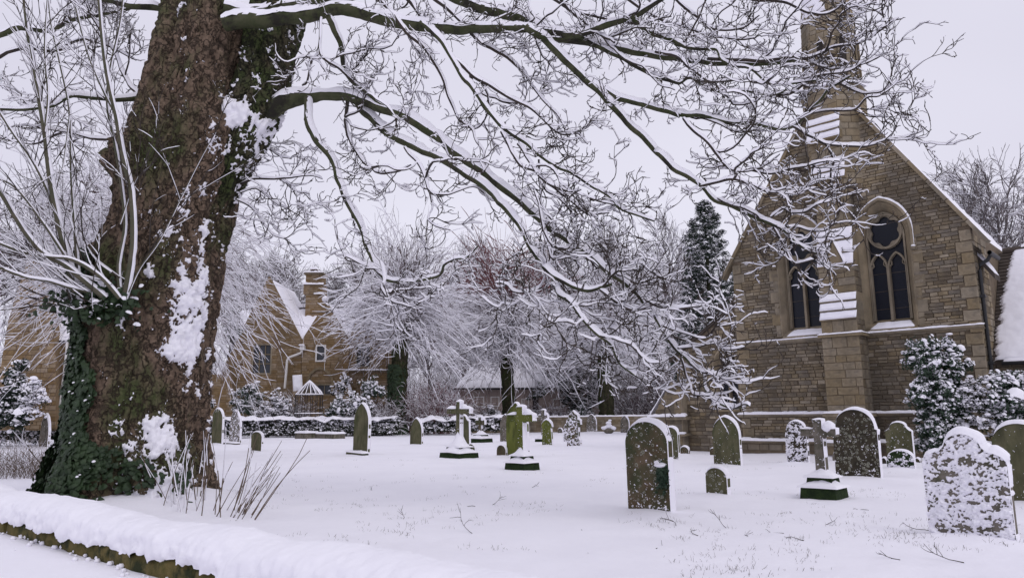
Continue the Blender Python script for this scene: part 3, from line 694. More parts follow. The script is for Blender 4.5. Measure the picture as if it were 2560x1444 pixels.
def octa_face(par, z0, z1, r0, r1, hs=(.14, .24)):
    VV, FF, TT, n = [], [], [], 0; rnd = np.random.default_rng(int(z0 * 10)); cnt = 0
    for A_, B_, a, b, ph in octa_stones(par, z0, z1, r0, r1, hs):
        U_ = B_ - A_; Lf = np.linalg.norm(U_); U_ /= Lf; N_ = np.array([math.cos(ph), math.sin(ph), 0]); u = 0
        while u < Lf - .03:
            L = rnd.uniform(.2, .45)
            if Lf - u - L < .12: L = Lf - u
            k = rnd.integers(12); Vv, Ff = UNIT[k]
            P = A_ + np.outer(u + L / 2 + Vv[:, 0] * (L - .008), U_) + np.outer(-Vv[:, 1] * .015, N_) + np.outer((a + b) / 2 + Vv[:, 2] * (b - a - .008), (0, 0, 1))
            if cnt < 140 and N_[1] < .1 and L > .25:
                mk('turret_stone', P, Ff, M['ashlar'], par, False, tint=[rnd.random()] * len(Ff)); cnt += 1
            else: VV.append(P); FF.append(Ff + n); n += len(P); TT += [rnd.random()] * len(Ff)
            u += L
    o = mk('turret_courses', np.concatenate(VV), np.concatenate(FF), M['ashlar'], par, False, tint=TT); o['kind'] = 'stuff'
TU = octa(7.2, .86, 10.35, .95, 'turret', 'mortar', CH); octa_face(TU, 7.5, 10.32, .88, .95)
rg = octa(10.33, .95, 10.42, 1.03, 'turret_ring', 'ashlar', TU); octa(10.42, 1.03, 10.5, 1.0, 'turret_ring', 'ashlar', TU)
P = np.array([(TC[0] + .98 * math.cos(a), TC[1] + .98 * math.sin(a), 10.5) for a in np.linspace(PI * .95, PI * 2.05, 40)])[None]
V, F = snow_strip(P, np.full(P.shape[:2], .05), .06); mk('snow', V, F, M['snow'], rg)
BS = octa(10.5, .90, 12.85, .80, 'bell_stage', 'mortar', TU); octa_face(BS, 10.5, 12.8, .91, .81)
for k in range(8):
    ph = PI / 4 * k; c = np.array([math.cos(ph), math.sin(ph), 0]); s = np.array([-math.sin(ph), math.cos(ph), 0])
    o = np.array([TC[0], TC[1], 0]) + c * .845
    if k % 2 == 0 or True:
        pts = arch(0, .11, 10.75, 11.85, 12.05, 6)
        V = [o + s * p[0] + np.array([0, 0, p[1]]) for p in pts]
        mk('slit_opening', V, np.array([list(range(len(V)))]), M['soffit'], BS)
        fr = MB(); fr.sweep([(p[0], p[1]) for p in arch(0, .13, 10.73, 11.86, 12.08, 6)], .03, -.04, 0)
        ob = fr.build('slit_surround', M['ashlar'], BS); ob.location = o; ob.rotation_euler = (0, 0, ph + PI / 2)
oc = octa(12.85, .84, 12.92, .84, 'cornice', 'ashlar', BS)
SP = octa(12.92, .80, 18.5, .05, 'spire', 'mortar', TU); octa_face(SP, 12.95, 14.8, .81, .57, (.12, .18))
ssn = []
for k in range(8):
    p0 = PI / 8 + 2 * PI * k / 8; p1 = p0 + PI / 4
    if not (math.cos((p0 + p1) / 2) < .3 and math.sin((p0 + p1) / 2) < .5): continue
    def pt(z, p, e=.03):
        r = .80 + (z - 12.92) * (.05 - .80) / 5.6 + e; return (TC[0] + r * math.cos(p), TC[1] + r * math.sin(p), z)
    snow_sheet(SP, [pt(12.95, p0), pt(12.95, p1), pt(15.5, p1), pt(15.5, p0)], 12, 60, .05, name='snow', edge=lambda P, U_, V_, hh: np.where(fbm(P * np.array([4, 4, 7.]), 3) > .44, hh, -.08))
# roof of the nave
for q, ue in ((-1, GU0 - .38), (1, GU1 + .38)):
    yb_ = 14 if q < 0 else 1.0
    ze = GZ - .38 * (GAP - GZ) / 3.6; dr = .78
    if q > 0:
        ze0 = GZ + .05; r0 = MB().add([(GC, .35, GAP - dr), (GC, 14, GAP - dr), (GU1, 14, ze0 - dr), (GU1, .35, ze0 - dr)], np.array([(0, 1, 2, 3)])).build('roof', M['tile'], CH)
        snow_sheet(r0, [(GU1, 1.0, ze0 - dr + .01), (GU1, 14, ze0 - dr + .01), (GC, 14, GAP - dr + .01), (GC, 1.0, GAP - dr + .01)], 50, 30, .08)
    r = MB().add([(GC, .35, GAP - dr), (GC, yb_, GAP - dr), (ue, yb_, ze - dr), (ue, .35, ze - dr), (GC, .35, GAP - .14 - dr), (GC, yb_, GAP - .14 - dr), (ue, yb_, ze - .16 - dr), (ue, .35, ze - .16 - dr)],
                 np.array([(0, 1, 2, 3), (4, 5, 6, 7), (0, 3, 7, 4), (3, 2, 6, 7), (1, 2, 6, 5)])).build('roof', M['tile'], CH)
    snow_sheet(r, [(ue, .4, ze - dr + .01), (ue, yb_, ze - dr + .01), (GC, yb_, GAP - dr + .01), (GC, .4, GAP - dr + .01)], 20, 30, .06)
    # verge coping in lengths
    n = 9
    for i in range(n):
        t0, t1 = i / n, (i + .97) / n; a = np.array([ue + (GC - ue) * t0, ze + (GAP - ze) * t0]); b = np.array([ue + (GC - ue) * t1, ze + (GAP - ze) * t1])
        d = (b - a) / np.linalg.norm(b - a); nn = np.array([-d[1], d[0]]) * (1 if d[0] > 0 else -1)
        cp = MB().prism([tuple(a - nn * .05), tuple(b - nn * .05), tuple(b + nn * .05), tuple(a + nn * .05)], -.12, .2).build('coping_stone', M['ashlar'], r)
        a3 = (a[0] + nn[0] * .05, -.12, a[1] + nn[1] * .05); b3 = (b[0] + nn[0] * .05, -.12, b[1] + nn[1] * .05)
        snow_sheet(cp, [a3, (a3[0], .2, a3[2]), (b3[0], .2, b3[2]), b3], 6, 16, .05 if q < 0 else .03)
MB().tube([(GU1 + .40, -.1, 5.0), (GU1 + .40, 1.0, 5.0)], .06, 8).build('gutter', M['iron'], CH)
MB().add([(GU1, -.02, 5.3), (GU1 + .36, -.02, 4.95), (GU1 + .36, 1.0, 4.95), (GU1, 1.0, 5.3)], np.array([(0, 1, 2, 3)])).build('soffit', M['soffit'], CH)
dp = MB().tube([(GU1 + .38, .12, 4.98), (GU1 + .3, .12, 4.85), (GU1 + .1, .12, 4.75), (GU1 + .08, .12, 4.6), (GU1 + .08, .12, 0)], .05, 8).build('downpipe', M['iron'], CH)
for zb in (3.9, 2.2): MB().box((GU1, .05, zb), (GU1 + .15, .19, zb + .07)).build('pipe_bracket', M['iron'], dp)
# south aisle at the left
AY = .22; a0, a1 = -2.62, -.1; az0, az1 = 2.93, 4.5
ac, aw = -.70, .46
aisle = MB().plate([(a0, -.3), (a1, -.3), (a1, az1), (a0, az0)], [arch(ac, aw, 1.2, 2.5, 3.12)], AY, AY + .6).build('aisle_wall', M['mortar'], CH)
def ai(z0, z1):
    iv = [(a0 + .02, a1)]
    if z1 > az0: iv = [(a0 + (z1 - az0) / (az1 - az0) * (a1 - a0) + .02, a1)]
    if z1 > 1.18:
        wz = width_at(ac, aw + .02, 2.5, 3.15, max(z0, 1.2))
        if wz and z0 < 3.12: iv = cut(iv, [wz])
    return iv
lay(aisle, (0, AY, 0), (1, 0, 0), (0, -1, 0), courses(-.1, az1 - .1), ai, (.18, .44), 'rubble', 90, .024)
church_window(ac, 'aisle', AY, aw, 1.2, 2.5, 3.12, False, .6)
MB().box((a0 - .0, AY + .6, -.3), (a0 + .4, 9, az0 - .1)).build('aisle_side_wall', M['mortar'], CH)
sl = (az1 - az0) / (a1 - a0)
ar = MB().prism([(a0 - .25, az0 - .25 * sl), (a1, az1), (a1, az1 + .1), (a0 - .25, az0 - .25 * sl + .1)], AY - .1, 9).build('aisle_roof', M['tile'], CH)
snow_sheet(ar, [(a0 - .27, AY - .14, az0 - .25 * sl + .09), (a0 - .27, 9, az0 - .25 * sl + .09), (a1, 9, az1 + .1), (a1, AY - .14, az1 + .1)], 60, 20, .07)
# corner buttress with a raking snow-covered top
bx0 = -3.55
cb = MB().prism([(bx0, -.3), (a0 + .35, -.3), (a0 + .35, 2.1), (a0 - .05, 2.1), (bx0 + .12, 1.02), (bx0, .95)], -.15, AY + .1).build('corner_buttress', M['rubble'], CH)
snow_sheet(cb, [(bx0 - .05, -.19, 1.0), (bx0 - .05, AY + .14, 1.0), (a0 - .03, AY + .14, 2.16), (a0 - .03, -.19, 2.16)], 10, 26, .07)
lay(cb, (0, -.15, 0), (1, 0, 0), (0, -1, 0), courses(-.1, 2.0, (.13, .2)), lambda z0, z1: [(bx0 + max(0, (z1 - 1) / 1.1 * .85) + .03, a0 + .33)], (.2, .42), 'rubble', 20, .02)
cl = MB().box((bx0 - .05, -.27, .86), (a0 + .55, AY, .97), .01).build('buttress_ledge', M['ashlar'], CH)
snow_ledge(cl, (bx0 - .08, -.12, .97), (a0 + .55, -.12, .97), .18, .11)
cl = MB().box((a0 - .1, -.3, .34), (a0 + .5, AY, .42), .01).build('buttress_ledge', M['ashlar'], CH)
snow_ledge(cl, (a0 - .1, -.16, .42), (a0 + .5, -.16, .42), .16, .06)
# lower wing at the right
WY = .95; we, wr, wrd = 2.36, 5.55, 2.7
wg = MB().box((GU1, WY, -.3), (19, WY + .5, we)).build('wing_wall', M['mortar'], CH)
lay(wg, (0, WY, 0), (1, 0, 0), (0, -1, 0), courses(1.4, we, (.12, .18)), lambda a, b: [(GU1 + .05, 10)], (.25, .5), 'rubble', 30, .02)
wroof = MB().prismx([(WY - .25, we - .05), (WY + wrd, wr), (WY + 2 * wrd, we), (WY + wrd, wr - .2), (WY - .2, we - .17)], GU1, 19).build('wing_roof', M['tile'], CH)
nc = 30; rs = np.array([wrd + .25, wr - we + .05]); 
for i in range(nc):
    a = np.array([WY - .25, we - .05]) + rs * i / nc; b = np.array([WY - .25, we - .05]) + rs * (i + 1.1) / nc; nn = np.array([-rs[1], rs[0]]) / np.linalg.norm(rs)
    MB().prismx([tuple(a - nn * .0), tuple(a + nn * .035), tuple(b + nn * .008), tuple(b)], GU1 + .02, 9.5).build('tile_course', M['tile'], wroof)
nrm = np.array([0, -rs[1], rs[0]]) / np.linalg.norm(rs)
def wedge(P, U_, V_, hh):
    e = (P[..., 0] - GU1 - .16 - .30 * V_ ** 2) + .22 * (fbm(P * np.array([2., 5, 5]), 3) - .5) + .06 * np.abs(np.sin(V_ * nc * PI))
    return np.where(e > 0, np.minimum(hh, .02 + e * .3) + .03, np.maximum(e * .5, -.06) + .02)
snow_sheet(wroof, [(GU1 + .02, WY - .28, we - .05), (19, WY - .28, we - .05), (19, WY + wrd, wr + .03), (GU1 + .02, WY + wrd, wr + .03)], 420, 120, .06, edge=wedge, lump=.5)
rt = MB().tube([(GU1 + .1, WY + wrd, wr + .06), (19, WY + wrd, wr + .06)], .09, 8).build('ridge', M['tile'], wroof)
P = np.linspace((GU1 + .6, WY + wrd, wr + .08), (19, WY + wrd, wr + .08), 120)[None]; V, F = snow_strip(P, np.full(P.shape[:2], .09), .06); mk('snow', V, F, M['snow'], rt)
wgt = MB().tube([(GU1 + .25, WY - .32, we - .12), (19, WY - .32, we - .12)], .06, 8).build('wing_gutter', M['iron'], CH)
P = np.linspace((GU1 + .3, WY - .32, we - .1), (19, WY - .32, we - .1), 160)[None]; V, F = snow_strip(P, np.full(P.shape[:2], .055), .04); mk('snow', V, F, M['snow'], wgt)

# ------------------------------------------------------------------ the great sycamore
TY = 12.2
SY = empty('sycamore_tree', (TREE[0], TREE[1], 0)); SYL = np.array([TREE[0], TREE[1], 0.0])
tag(SY, 'huge old sycamore with ivy and clinging snow on its trunk and long snow-laden limbs', 'tree')
def rel(P): return np.asarray(P) - SYL
def trunk_mesh(rows, name, nth=380, nz_=560, parent=SY, bump=1.0, seed=0.0, snowfn=None, matn='bark'):
    """rows: (x left, x right, y, depth) silhouettes of the trunk -> ring-built mesh with lumps and bark plates"""
    C_, R_ = [], []
    for (xl, xr, y, Y) in rows:
        a = at(xl, y, Y); b = at(xr, y, Y); C_.append((a + b) / 2); R_.append(np.linalg.norm(b - a) / 2)
    CC = spline(C_, 12); RR = spline(np.array(R_)[:, None] * [1, 0, 0], 12)[:, 0]
    t = np.linspace(0, 1, nz_); q = np.linspace(0, 1, len(CC))
    c = np.stack([np.interp(t, q, CC[:, k]) for k in range(3)], 1); r = np.interp(t, q, RR)
    th = np.linspace(-PI, PI, nth, endpoint=False)                    # 0 faces the camera, positive to the right
    dx, dy = np.sin(th), -np.cos(th)
    TH, ZZ = np.meshgrid(th, c[:, 2]); Dn = np.stack([np.broadcast_to(dx, TH.shape), np.broadcast_to(dy, TH.shape), TH * 0], -1)
    base = c[:, None] + Dn * r[:, None, None]
    lum = (fbm(base * .9 + seed, 3) - .5) * .34
    zf = np.clip(1 - c[:, 2] / 1.6, 0, 1)[:, None]
    flute = np.cos(TH * 5 + 1.3 + ZZ * .25) * (.05 + .16 * zf ** 1.5) + np.cos(TH * 9 + ZZ * .6) * .022
    Q = np.stack([TH * r[:, None] * 7 + (fbm(base * 2.2 + seed, 2) - .5) * 2.2, ZZ * 2.6, TH * 0 + seed], -1)
    rid = 1 - np.abs(2 * fbm(Q, 3) - 1) * 2.4
    Q2 = np.stack([TH * r[:, None] * 20 + (fbm(base * 6, 2) - .5) * 2, ZZ * 8, TH * 0 + 3], -1); pl = fbm(Q2, 3)
    bk = -np.clip(rid - .35, 0, 1) * .085 + (pl - .5) * .075 + (fbm(base * 3.2, 3) - .5) * .06
    rad = r[:, None] * (1 + lum * .55 + flute) + bk * bump
    P = c[:, None] + Dn * rad[..., None]
    return P, Dn, TH, ZZ, c, r
def grid_faces(nr, nc_):
    i = (np.arange(nr - 1)[:, None] * nc_ + np.arange(nc_)[None]); j = np.arange(nr - 1)[:, None] * nc_ + (np.arange(nc_)[None] + 1) % nc_
    return np.stack([i, j, j + nc_, i + nc_], -1).reshape(-1, 4)
main_rows = [(165, 515, 1330, TY), (158, 512, 1240, TY), (178, 500, 1120, TY), (195, 505, 1000, TY), (208, 516, 880, TY), (222, 526, 780, TY), (243, 540, 690, TY),
             (272, 556, 600, TY), (298, 582, 500, TY + .05), (325, 602, 420, TY + .08), (338, 618, 340, TY + .1), (352, 612, 270, TY + .12), (374, 606, 190, TY + .15), (392, 602, 100, TY + .2), (408, 588, 10, TY + .25), (415, 580, -90, TY + .3), (420, 575, -200, TY + .3)]
P, Dn, TH, ZZ, cc, rr_ = trunk_mesh(main_rows, 'trunk')
burr = lambda t0, z0, st, sz, A: A * np.exp(-((TH - t0) / st) ** 2 - ((ZZ - z0) / sz) ** 2)
ext = burr(-1.25, 5.75, .55, .42, .34) + burr(-1.35, 3.75, .5, .55, .30) + burr(-.7, 5.5, .4, .3, .12) + burr(.9, 3.2, .5, .6, .10)
ext += (fbm(P * 9, 2) - .5) * np.clip(ext, 0, .2) * 1.5
P = P + Dn * ext[..., None]
TRK = mk('trunk', rel(P).reshape(-1, 3), grid_faces(*TH.shape), M['bark'], SY)
# clinging snow: a second skin that comes through the bark where it is thick enough
def clingy(P, Dn, TH, ZZ, dens, nm='snow', parent=TRK, sc_=(5.5, 5.5, 3.2), th_=.55, amp=.22):
    q = .52 * fbm(P * np.array(sc_), 4, .55) + .26 * fbm(P * 15, 3) + .22 * fbm(P * 34, 2)
    h = np.clip((q - th_ + dens), -.3, .16) * amp * 1.9
    h = np.where(h > 0, .010 + h * (1 + .5 * (fbm(P * 30, 2) - .5)), h * 3 - .05)
    S = P + Dn * h[..., None]; S[..., 2] += np.clip(h, 0, 1) * .2
    nr, nc_ = TH.shape; F = grid_faces(nr, nc_); keep = (h.ravel()[F] > 0).any(1)
    return mk(nm, rel(S).reshape(-1, 3), F[keep], M['snow'], parent)
ctr = np.interp(ZZ, [0, 1.2, 1.8, 2.4, 3.2, 4, 4.6, 5.6, 7], [.95, .85, 1.25, 1.1, 1.05, 1.05, .95, .85, .95]); 
sp = np.interp(ZZ, [0, 1.2, 2.0, 2.6, 3.4, 4.2, 4.8, 5.6, 7], [.75, .5, .35, .42, .48, .42, .36, .3, .25])
am = np.interp(ZZ, [0, .9, 1.5, 2.0, 2.5, 2.9, 3.4, 4.1, 4.6, 5.6, 6.4, 7.2, 8], [.15, .15, .06, .07, .17, .15, .12, .13, .09, .07, .05, .0, -.05])
dens = am * np.exp(-((TH - ctr) / sp) ** 2) * 1.25 - .10 - .25 * (TH < -.15) - .3 * (TH > 2.2)
bl = lambda t0, z0, st, sz, A: A * np.exp(-((TH - t0) / st) ** 2 - ((ZZ - z0) / sz) ** 2)
dens += bl(.35, 3.55, .12, .12, .14) + bl(.85, 3.1, .2, .25, .12) + bl(.55, 4.3, .10, .3, .12) + bl(1.1, 2.5, .3, .25, .2) + bl(-.95, 6.05, .35, .10, .42) + bl(.6, 2.3, .12, .12, .1) + bl(.55, 1.1, .3, .35, .14)
clingy(P, Dn, TH, ZZ, dens)
stem_rows = [(440, 560, 560, TY + .15), (480, 600, 470, TY + .15), (512, 648, 390, TY + .1), (545, 694, 300, TY + .1), (582, 724, 215, TY + .15), (604, 738, 140, TY + .25), (618, 756, 60, TY + .4), (640, 775, -30, TY + .6), (660, 785, -150, TY + .8)]
P2, Dn2, TH2, ZZ2, c2, r2 = trunk_mesh(stem_rows, 'trunk', 170, 260, seed=5.0)
ST = mk('second_stem', rel(P2).reshape(-1, 3), grid_faces(*TH2.shape), M['bark_dark'], SY)
d2 = .12 * np.exp(-((ZZ2 - 6.3) / .45) ** 2) * (TH2 > -1.4) * (TH2 < 1.9) + .06 * np.exp(-((ZZ2 - 5.4) / .7) ** 2) - .085 + .02 * (ZZ2 > 6.6) - .2 * (TH2 > 2)
d2 += .25 * np.exp(-((TH2 + .2) / .6) ** 2 - ((ZZ2 - 6.35) / .22) ** 2)
clingy(P2, Dn2, TH2, ZZ2, d2, parent=ST)
# snow heap in the crotch
cpt = at(655, 205, TY - .45)
# ivy on the left of the trunk
nI = 17000
zi = rng.random(nI) ** 1.15 * 4.0; ti = -2.6 + rng.random(nI) * 2.9
lim = np.interp(zi, [0, .5, 1.2, 1.7, 2.1, 2.8, 4], [-.2, -.15, -.12, -.25, -.38, -.45, -.65]) + (fbm(np.stack([zi * 3, ti * 2, zi * 0], 1), 2) - .5) * .9
kp = ti < lim; zi, ti = zi[kp], ti[kp]
low = np.random.default_rng(3); n2 = 500; z2 = low.random(n2) * .9; t2 = -.1 + low.random(n2) * 1.5; k2 = fbm(np.stack([z2 * 3, t2 * 3, z2 * 0], 1), 2) > .55; zi = np.concatenate([zi, z2[k2]]); ti = np.concatenate([ti, t2[k2]])
iz = np.clip(np.searchsorted(cc[:, 2], zi), 0, len(cc) - 1); it = ((ti + PI) / (2 * PI) * TH.shape[1]).astype(int) % TH.shape[1]
pos = P[iz, it] + Dn[iz, it] * (.03 + .09 * rng.random(len(zi)) + .16 * np.clip(1 - zi, 0, 1) * rng.random(len(zi)))[:, None]
nrm_ = Dn[iz, it] + rng.normal(size=(len(zi), 3)) * .35 + np.array([0, 0, .35])
_leaf = np.array([(0, -.5, 0), (.48, -.35, -.08), (.38, .12, 0), (0, .62, -.1), (-.38, .12, 0), (-.48, -.35, -.08), (0, 0, .08)])
_leafF = np.array([(6, 0, 1), (6, 1, 2), (6, 2, 3), (6, 3, 4), (6, 4, 5), (6, 5, 0)])
def leaves(pos, nrm_, size, L=_leaf, LF=_leafF, updir=None, spin=PI):
    n = nrm_ / np.linalg.norm(nrm_, axis=1, keepdims=True); u = np.cross(n, [0, 0, 1.0]) + 1e-5; u /= np.linalg.norm(u, axis=1, keepdims=True); v = np.cross(u, n)
    a = rng.uniform(-spin, spin, len(pos)); ca, sa = np.cos(a)[:, None], np.sin(a)[:, None]; u, v = u * ca + v * sa, v * ca - u * sa
    s = np.broadcast_to(size, (len(pos),))[:, None, None]
    V = pos[:, None] + s * (L[None, :, 0:1] * u[:, None] + L[None, :, 1:2] * v[:, None] + L[None, :, 2:3] * n[:, None])
    F = LF[None] + (np.arange(len(pos)) * len(L))[:, None, None]
    return V.reshape(-1, 3), F.reshape(-1, LF.shape[1])
V, F = leaves(pos, nrm_, rng.uniform(.055, .11, len(pos)), spin=.9)
tag(mk('ivy', rel(V), F, M['ivy'], SY, smooth=False), kind='stuff')
_dome = np.array([(math.cos(a) * .5, math.sin(a) * .5, 0) for a in np.arange(6) * PI / 3] + [(math.cos(a) * .32, math.sin(a) * .32, .25) for a in np.arange(6) * PI / 3 + .3] + [(0, 0, .34)])
_domeF = np.array([(i, (i + 1) % 6, 6 + i) for i in range(6)] + [((i + 1) % 6, 6 + (i + 1) % 6, 6 + i) for i in range(6)] + [(6 + i, 6 + (i + 1) % 6, 12) for i in range(6)])
sel = (rng.random(len(pos)) < .03) & (fbm(pos * 3, 2) > .52)
V, F = leaves(pos[sel] + [0, -.02, .02], nrm_[sel] * .5 + [0, 0, 1], rng.uniform(.02, .06, sel.sum()), _dome, _domeF)
tag(mk('ivy_snow', rel(V), F, M['snow'], SY), kind='stuff')

# limbs traced from the photograph, each with its own run of distances from the camera
def c4(p): return [(600 + x / 2.0627, y / 2.0627) for x, y in p]
def c5(p): return [(1000 + x / 3.2, 500 + y / 3.2) for x, y in p]
def r1(p): return [(1640 + x / 2.329, y / 2.329) for x, y in p]
def rb(p): return [(1640 + x / 3.612, 740 + y / 3.61) for x, y in p]
def r8(p): return [(1900 + x / 3.8, 480 + y / 3.8) for x, y in p]
def q1(p): return [(x / 2.0056, y / 2.0056) for x, y in p]
LIMB = []   # (points, depth0, depth1, width0 px, width1 px, twig weight, bare share)
def limb(pts, d0, d1, w0, w1, tw=1.0, bare=.1): LIMB.append((pts, d0, d1, w0, w1, tw, bare))
limb([(625, 330), (665, 285), (712, 252)] + c4([(320, 505), (370, 502), (450, 495), (550, 500), (650, 530), (760, 570), (850, 600), (930, 650), (1010, 700), (1080, 770), (1150, 820), (1230, 870), (1310, 930), (1400, 1000), (1460, 1050), (1520, 1110), (1590, 1175), (1660, 1220), (1740, 1280), (1800, 1330)]) + c5([(1380, 365), (1500, 430), (1600, 520), (1700, 600), (1800, 670), (1900, 750), (1980, 850), (2060, 960), (2130, 1080), (2200, 1190), (2290, 1260), (2350, 1340), (2430, 1400)]) + rb([(450, 850), (560, 950), (700, 1000), (840, 980)]), 12.5, 8.8, 80, 6, 1.3, .45)
limb(c4([(560, 495), (600, 525), (640, 580), (700, 625), (760, 685), (850, 735), (950, 780), (1040, 820), (1120, 870), (1200, 920), (1270, 970), (1340, 1040), (1400, 1110), (1450, 1180), (1490, 1260), (1550, 1340), (1610, 1410)]) + c5([(1150, 540), (1210, 600), (1300, 650), (1400, 695), (1500, 715), (1600, 695), (1690, 670)]), 11.8, 9.6, 26, 10, .7, .5)
limb(c5([(1600, 715), (1700, 790), (1800, 860), (1900, 870), (2000, 860)]), 9.6, 9.3, 10, 5)
limb(c5([(1210, 600), (1240, 650), (1260, 740), (1330, 800), (1400, 860), (1450, 930), (1520, 1010), (1600, 1090), (1690, 1170), (1720, 1240), (1760, 1310), (1830, 1360), (1880, 1400)]), 9.9, 9.0, 15, 5, 1.2)
limb(c4([(350, 505), (348, 560), (352, 640), (375, 690), (415, 745), (462, 800), (495, 870), (512, 940), (540, 1010), (575, 1080), (612, 1150), (640, 1230), (665, 1300), (700, 1370), (740, 1425)]) + c5([(-130, 560), (-130, 620), (-60, 640), (0, 650), (100, 655), (200, 635), (320, 600), (350, 520), (440, 470), (530, 455), (620, 370)]), 12.0, 10.4, 24, 4, .7, .3)
limb([(953, 655), (962, 700), (955, 722), (975, 750), (1005, 758), (1040, 770)], 10.6, 10.2, 9, 4)
limb(c4([(740, 1425), (690, 1380), (640, 1370)]) + [(885, 650), (860, 640)], 10.6, 10.6, 7, 4)
limb(c4([(555, 500), (548, 560), (545, 620), (560, 700), (610, 800), (680, 870), (710, 890), (800, 885), (880, 850)]), 11.9, 11.3, 12, 5)
limb(c4([(415, 90), (412, 180), (410, 270), (440, 310), (500, 350), (560, 400), (620, 450), (680, 500)]), 11.4, 11.6, 9, 6, .5)
limb(c4([(410, 272), (372, 312), (345, 420), (320, 440)]), 11.4, 11.5, 8, 5, .3)
limb(c4([(450, 80), (490, 160), (520, 250), (535, 340), (570, 410), (630, 460), (690, 510), (760, 555)]), 11.2, 11.7, 18, 10, .6)
limb([(560, 60), (600, 52), (660, 52), (700, 45)] + c4([(250, 92), (350, 88), (480, 50), (560, 50), (650, 80), (750, 105), (850, 122), (950, 138), (1050, 150), (1150, 148), (1280, 148), (1400, 150), (1480, 150), (1560, 165), (1680, 180), (1780, 170), (1900, 130), (2000, 100), (2080, 60), (2160, 5), (2230, -60)]), 11.7, 10.6, 50, 13, .8, .3)
limb([(560, 20), (620, 35), (700, 22), (790, 8), (870, -6), (950, -30)], 12.0, 12.3, 44, 26, .3)
limb([(1060, -60), (1120, -14), (1206, 24), (1279, 39), (1317, 53), (1356, 78), (1400, 97), (1448, 104), (1497, 112), (1545, 125), (1594, 131), (1666, 145), (1740, 152), (1800, 158), (1870, 160), (1940, 158), (1990, 152)], 12.0, 10.4, 34, 9, 1.3)
limb(c4([(1480, 140), (1560, 195), (1630, 262), (1700, 335), (1780, 412), (1850, 470), (1900, 522), (2000, 630), (2080, 710), (2150, 790), (2220, 850)]) + r1([(0, 890), (100, 975), (200, 1035), (280, 1095), (340, 1165), (450, 1205), (550, 1255), (650, 1295), (720, 1320)]) + r8([(210, 340), (290, 420), (360, 490), (430, 540), (520, 580), (620, 600)]), 11.0, 9.4, 24, 6, 1.5, .4)
limb(c4([(1740, 380), (1790, 410), (1850, 450), (1950, 505), (2050, 535), (2150, 562), (2269, 592)]) + r1([(100, 650), (200, 672), (300, 672), (360, 700), (450, 722), (560, 712), (640, 740), (720, 750), (800, 740), (850, 692), (900, 640), (950, 592), (1000, 525), (1080, 472), (1130, 440)]), 10.9, 10.0, 17, 6, 1.1, .3)
limb(r1([(800, 740), (900, 795), (980, 832), (1060, 846), (1180, 855), (1260, 842), (1360, 805), (1450, 802), (1540, 768), (1575, 738)]), 10.2, 9.8, 9, 3)
limb(r1([(880, 665), (1000, 645), (1100, 645), (1170, 632), (1230, 572), (1300, 562), (1380, 502), (1415, 460)]), 10.2, 9.8, 7, 3)
limb(c4([(2020, 100), (2100, 165), (2200, 205), (2269, 235)]) + r1([(80, 225), (150, 265), (220, 285), (300, 292), (355, 295), (390, 345), (450, 382), (550, 402), (650, 482), (750, 492), (850, 482), (950, 470)]), 10.8, 10.2, 13, 5, 1.3)
limb(c4([(1750, 190), (1850, 245), (1950, 290), (2050, 345), (2150, 395), (2269, 432)]) + r1([(60, 465), (140, 492), (200, 455), (270, 502), (340, 532), (500, 528), (600, 545), (680, 555), (760, 525)]), 10.9, 10.3, 15, 5, 1.4)
limb([(1700, -40), (1780, -20), (1840, -8)] + r1([(600, 5), (680, 5), (760, 15), (830, 55), (900, 78), (960, 88), (1030, 68), (1100, 20)]), 10.8, 10.3, 12, 5)
limb(r1([(300, 340), (480, 350), (640, 350), (780, 335), (870, 345), (960, 315), (1030, 275), (1100, 262), (1180, 252), (1250, 215), (1320, 172), (1380, 125), (1430, 112)]), 10.6, 10.0, 12, 3, 1.2)
limb(r1([(1300, 180), (1325, 120), (1320, 60), (1325, 25)]), 10.1, 10.0, 5, 2)
limb(r1([(700, 560), (800, 540), (900, 460), (1000, 430), (1100, 420), (1200, 380), (1300, 330), (1400, 290)]), 10.4, 9.9, 8, 3, 1.3)
limb(r1([(1060, 480), (1140, 520), (1220, 548), (1300, 540), (1380, 490), (1410, 450)]), 10.2, 9.9, 7, 3, 1.2)
limb(c4([(800, 80), (830, 130), (870, 182), (940, 240), (990, 310), (1040, 400), (1070, 490), (1100, 560), (1130, 620), (1190, 662), (1210, 720), (1250, 780), (1265, 850)]), 11.3, 11.0, 11, 4)
limb(c4([(930, 120), (1000, 175), (1050, 235), (1100, 312), (1150, 402), (1200, 452), (1240, 512), (1290, 582), (1350, 652), (1420, 702), (1480, 745), (1560, 812), (1640, 862), (1700, 885), (1800, 950), (1900, 1012), (1950, 1070), (2050, 1110), (2140, 1138)]) , 11.3, 9.9, 16, 6, 1.6, .3)
limb(c4([(1110, 310), (1140, 335), (1210, 402), (1280, 442), (1350, 482), (1430, 522), (1500, 562), (1560, 612), (1620, 672), (1680, 695), (1740, 685), (1790, 740)]), 11.1, 10.5, 11, 4, 1.2)
limb(c4([(1160, 130), (1190, 165), (1240, 222), (1320, 262), (1400, 312), (1450, 362), (1500, 432), (1560, 512), (1620, 572), (1670, 642), (1700, 725)]), 11.4, 10.9, 12, 4, 1.2)
limb(c4([(1350, 680), (1380, 742), (1410, 802), (1450, 852), (1520, 882), (1560, 932), (1620, 972), (1700, 1032), (1770, 1092), (1830, 1105), (1900, 1100)]), 10.6, 10.1, 10, 4, 1.3)
limb(c4([(1430, 742), (1490, 822), (1530, 902), (1580, 942), (1650, 972), (1750, 1002), (1850, 1042), (1950, 1062)]), 10.5, 10.1, 9, 4, 1.3)
limb(c4([(1190, 370), (1200, 442), (1240, 522), (1285, 592)]), 11.2, 11.1, 11, 6, .4)
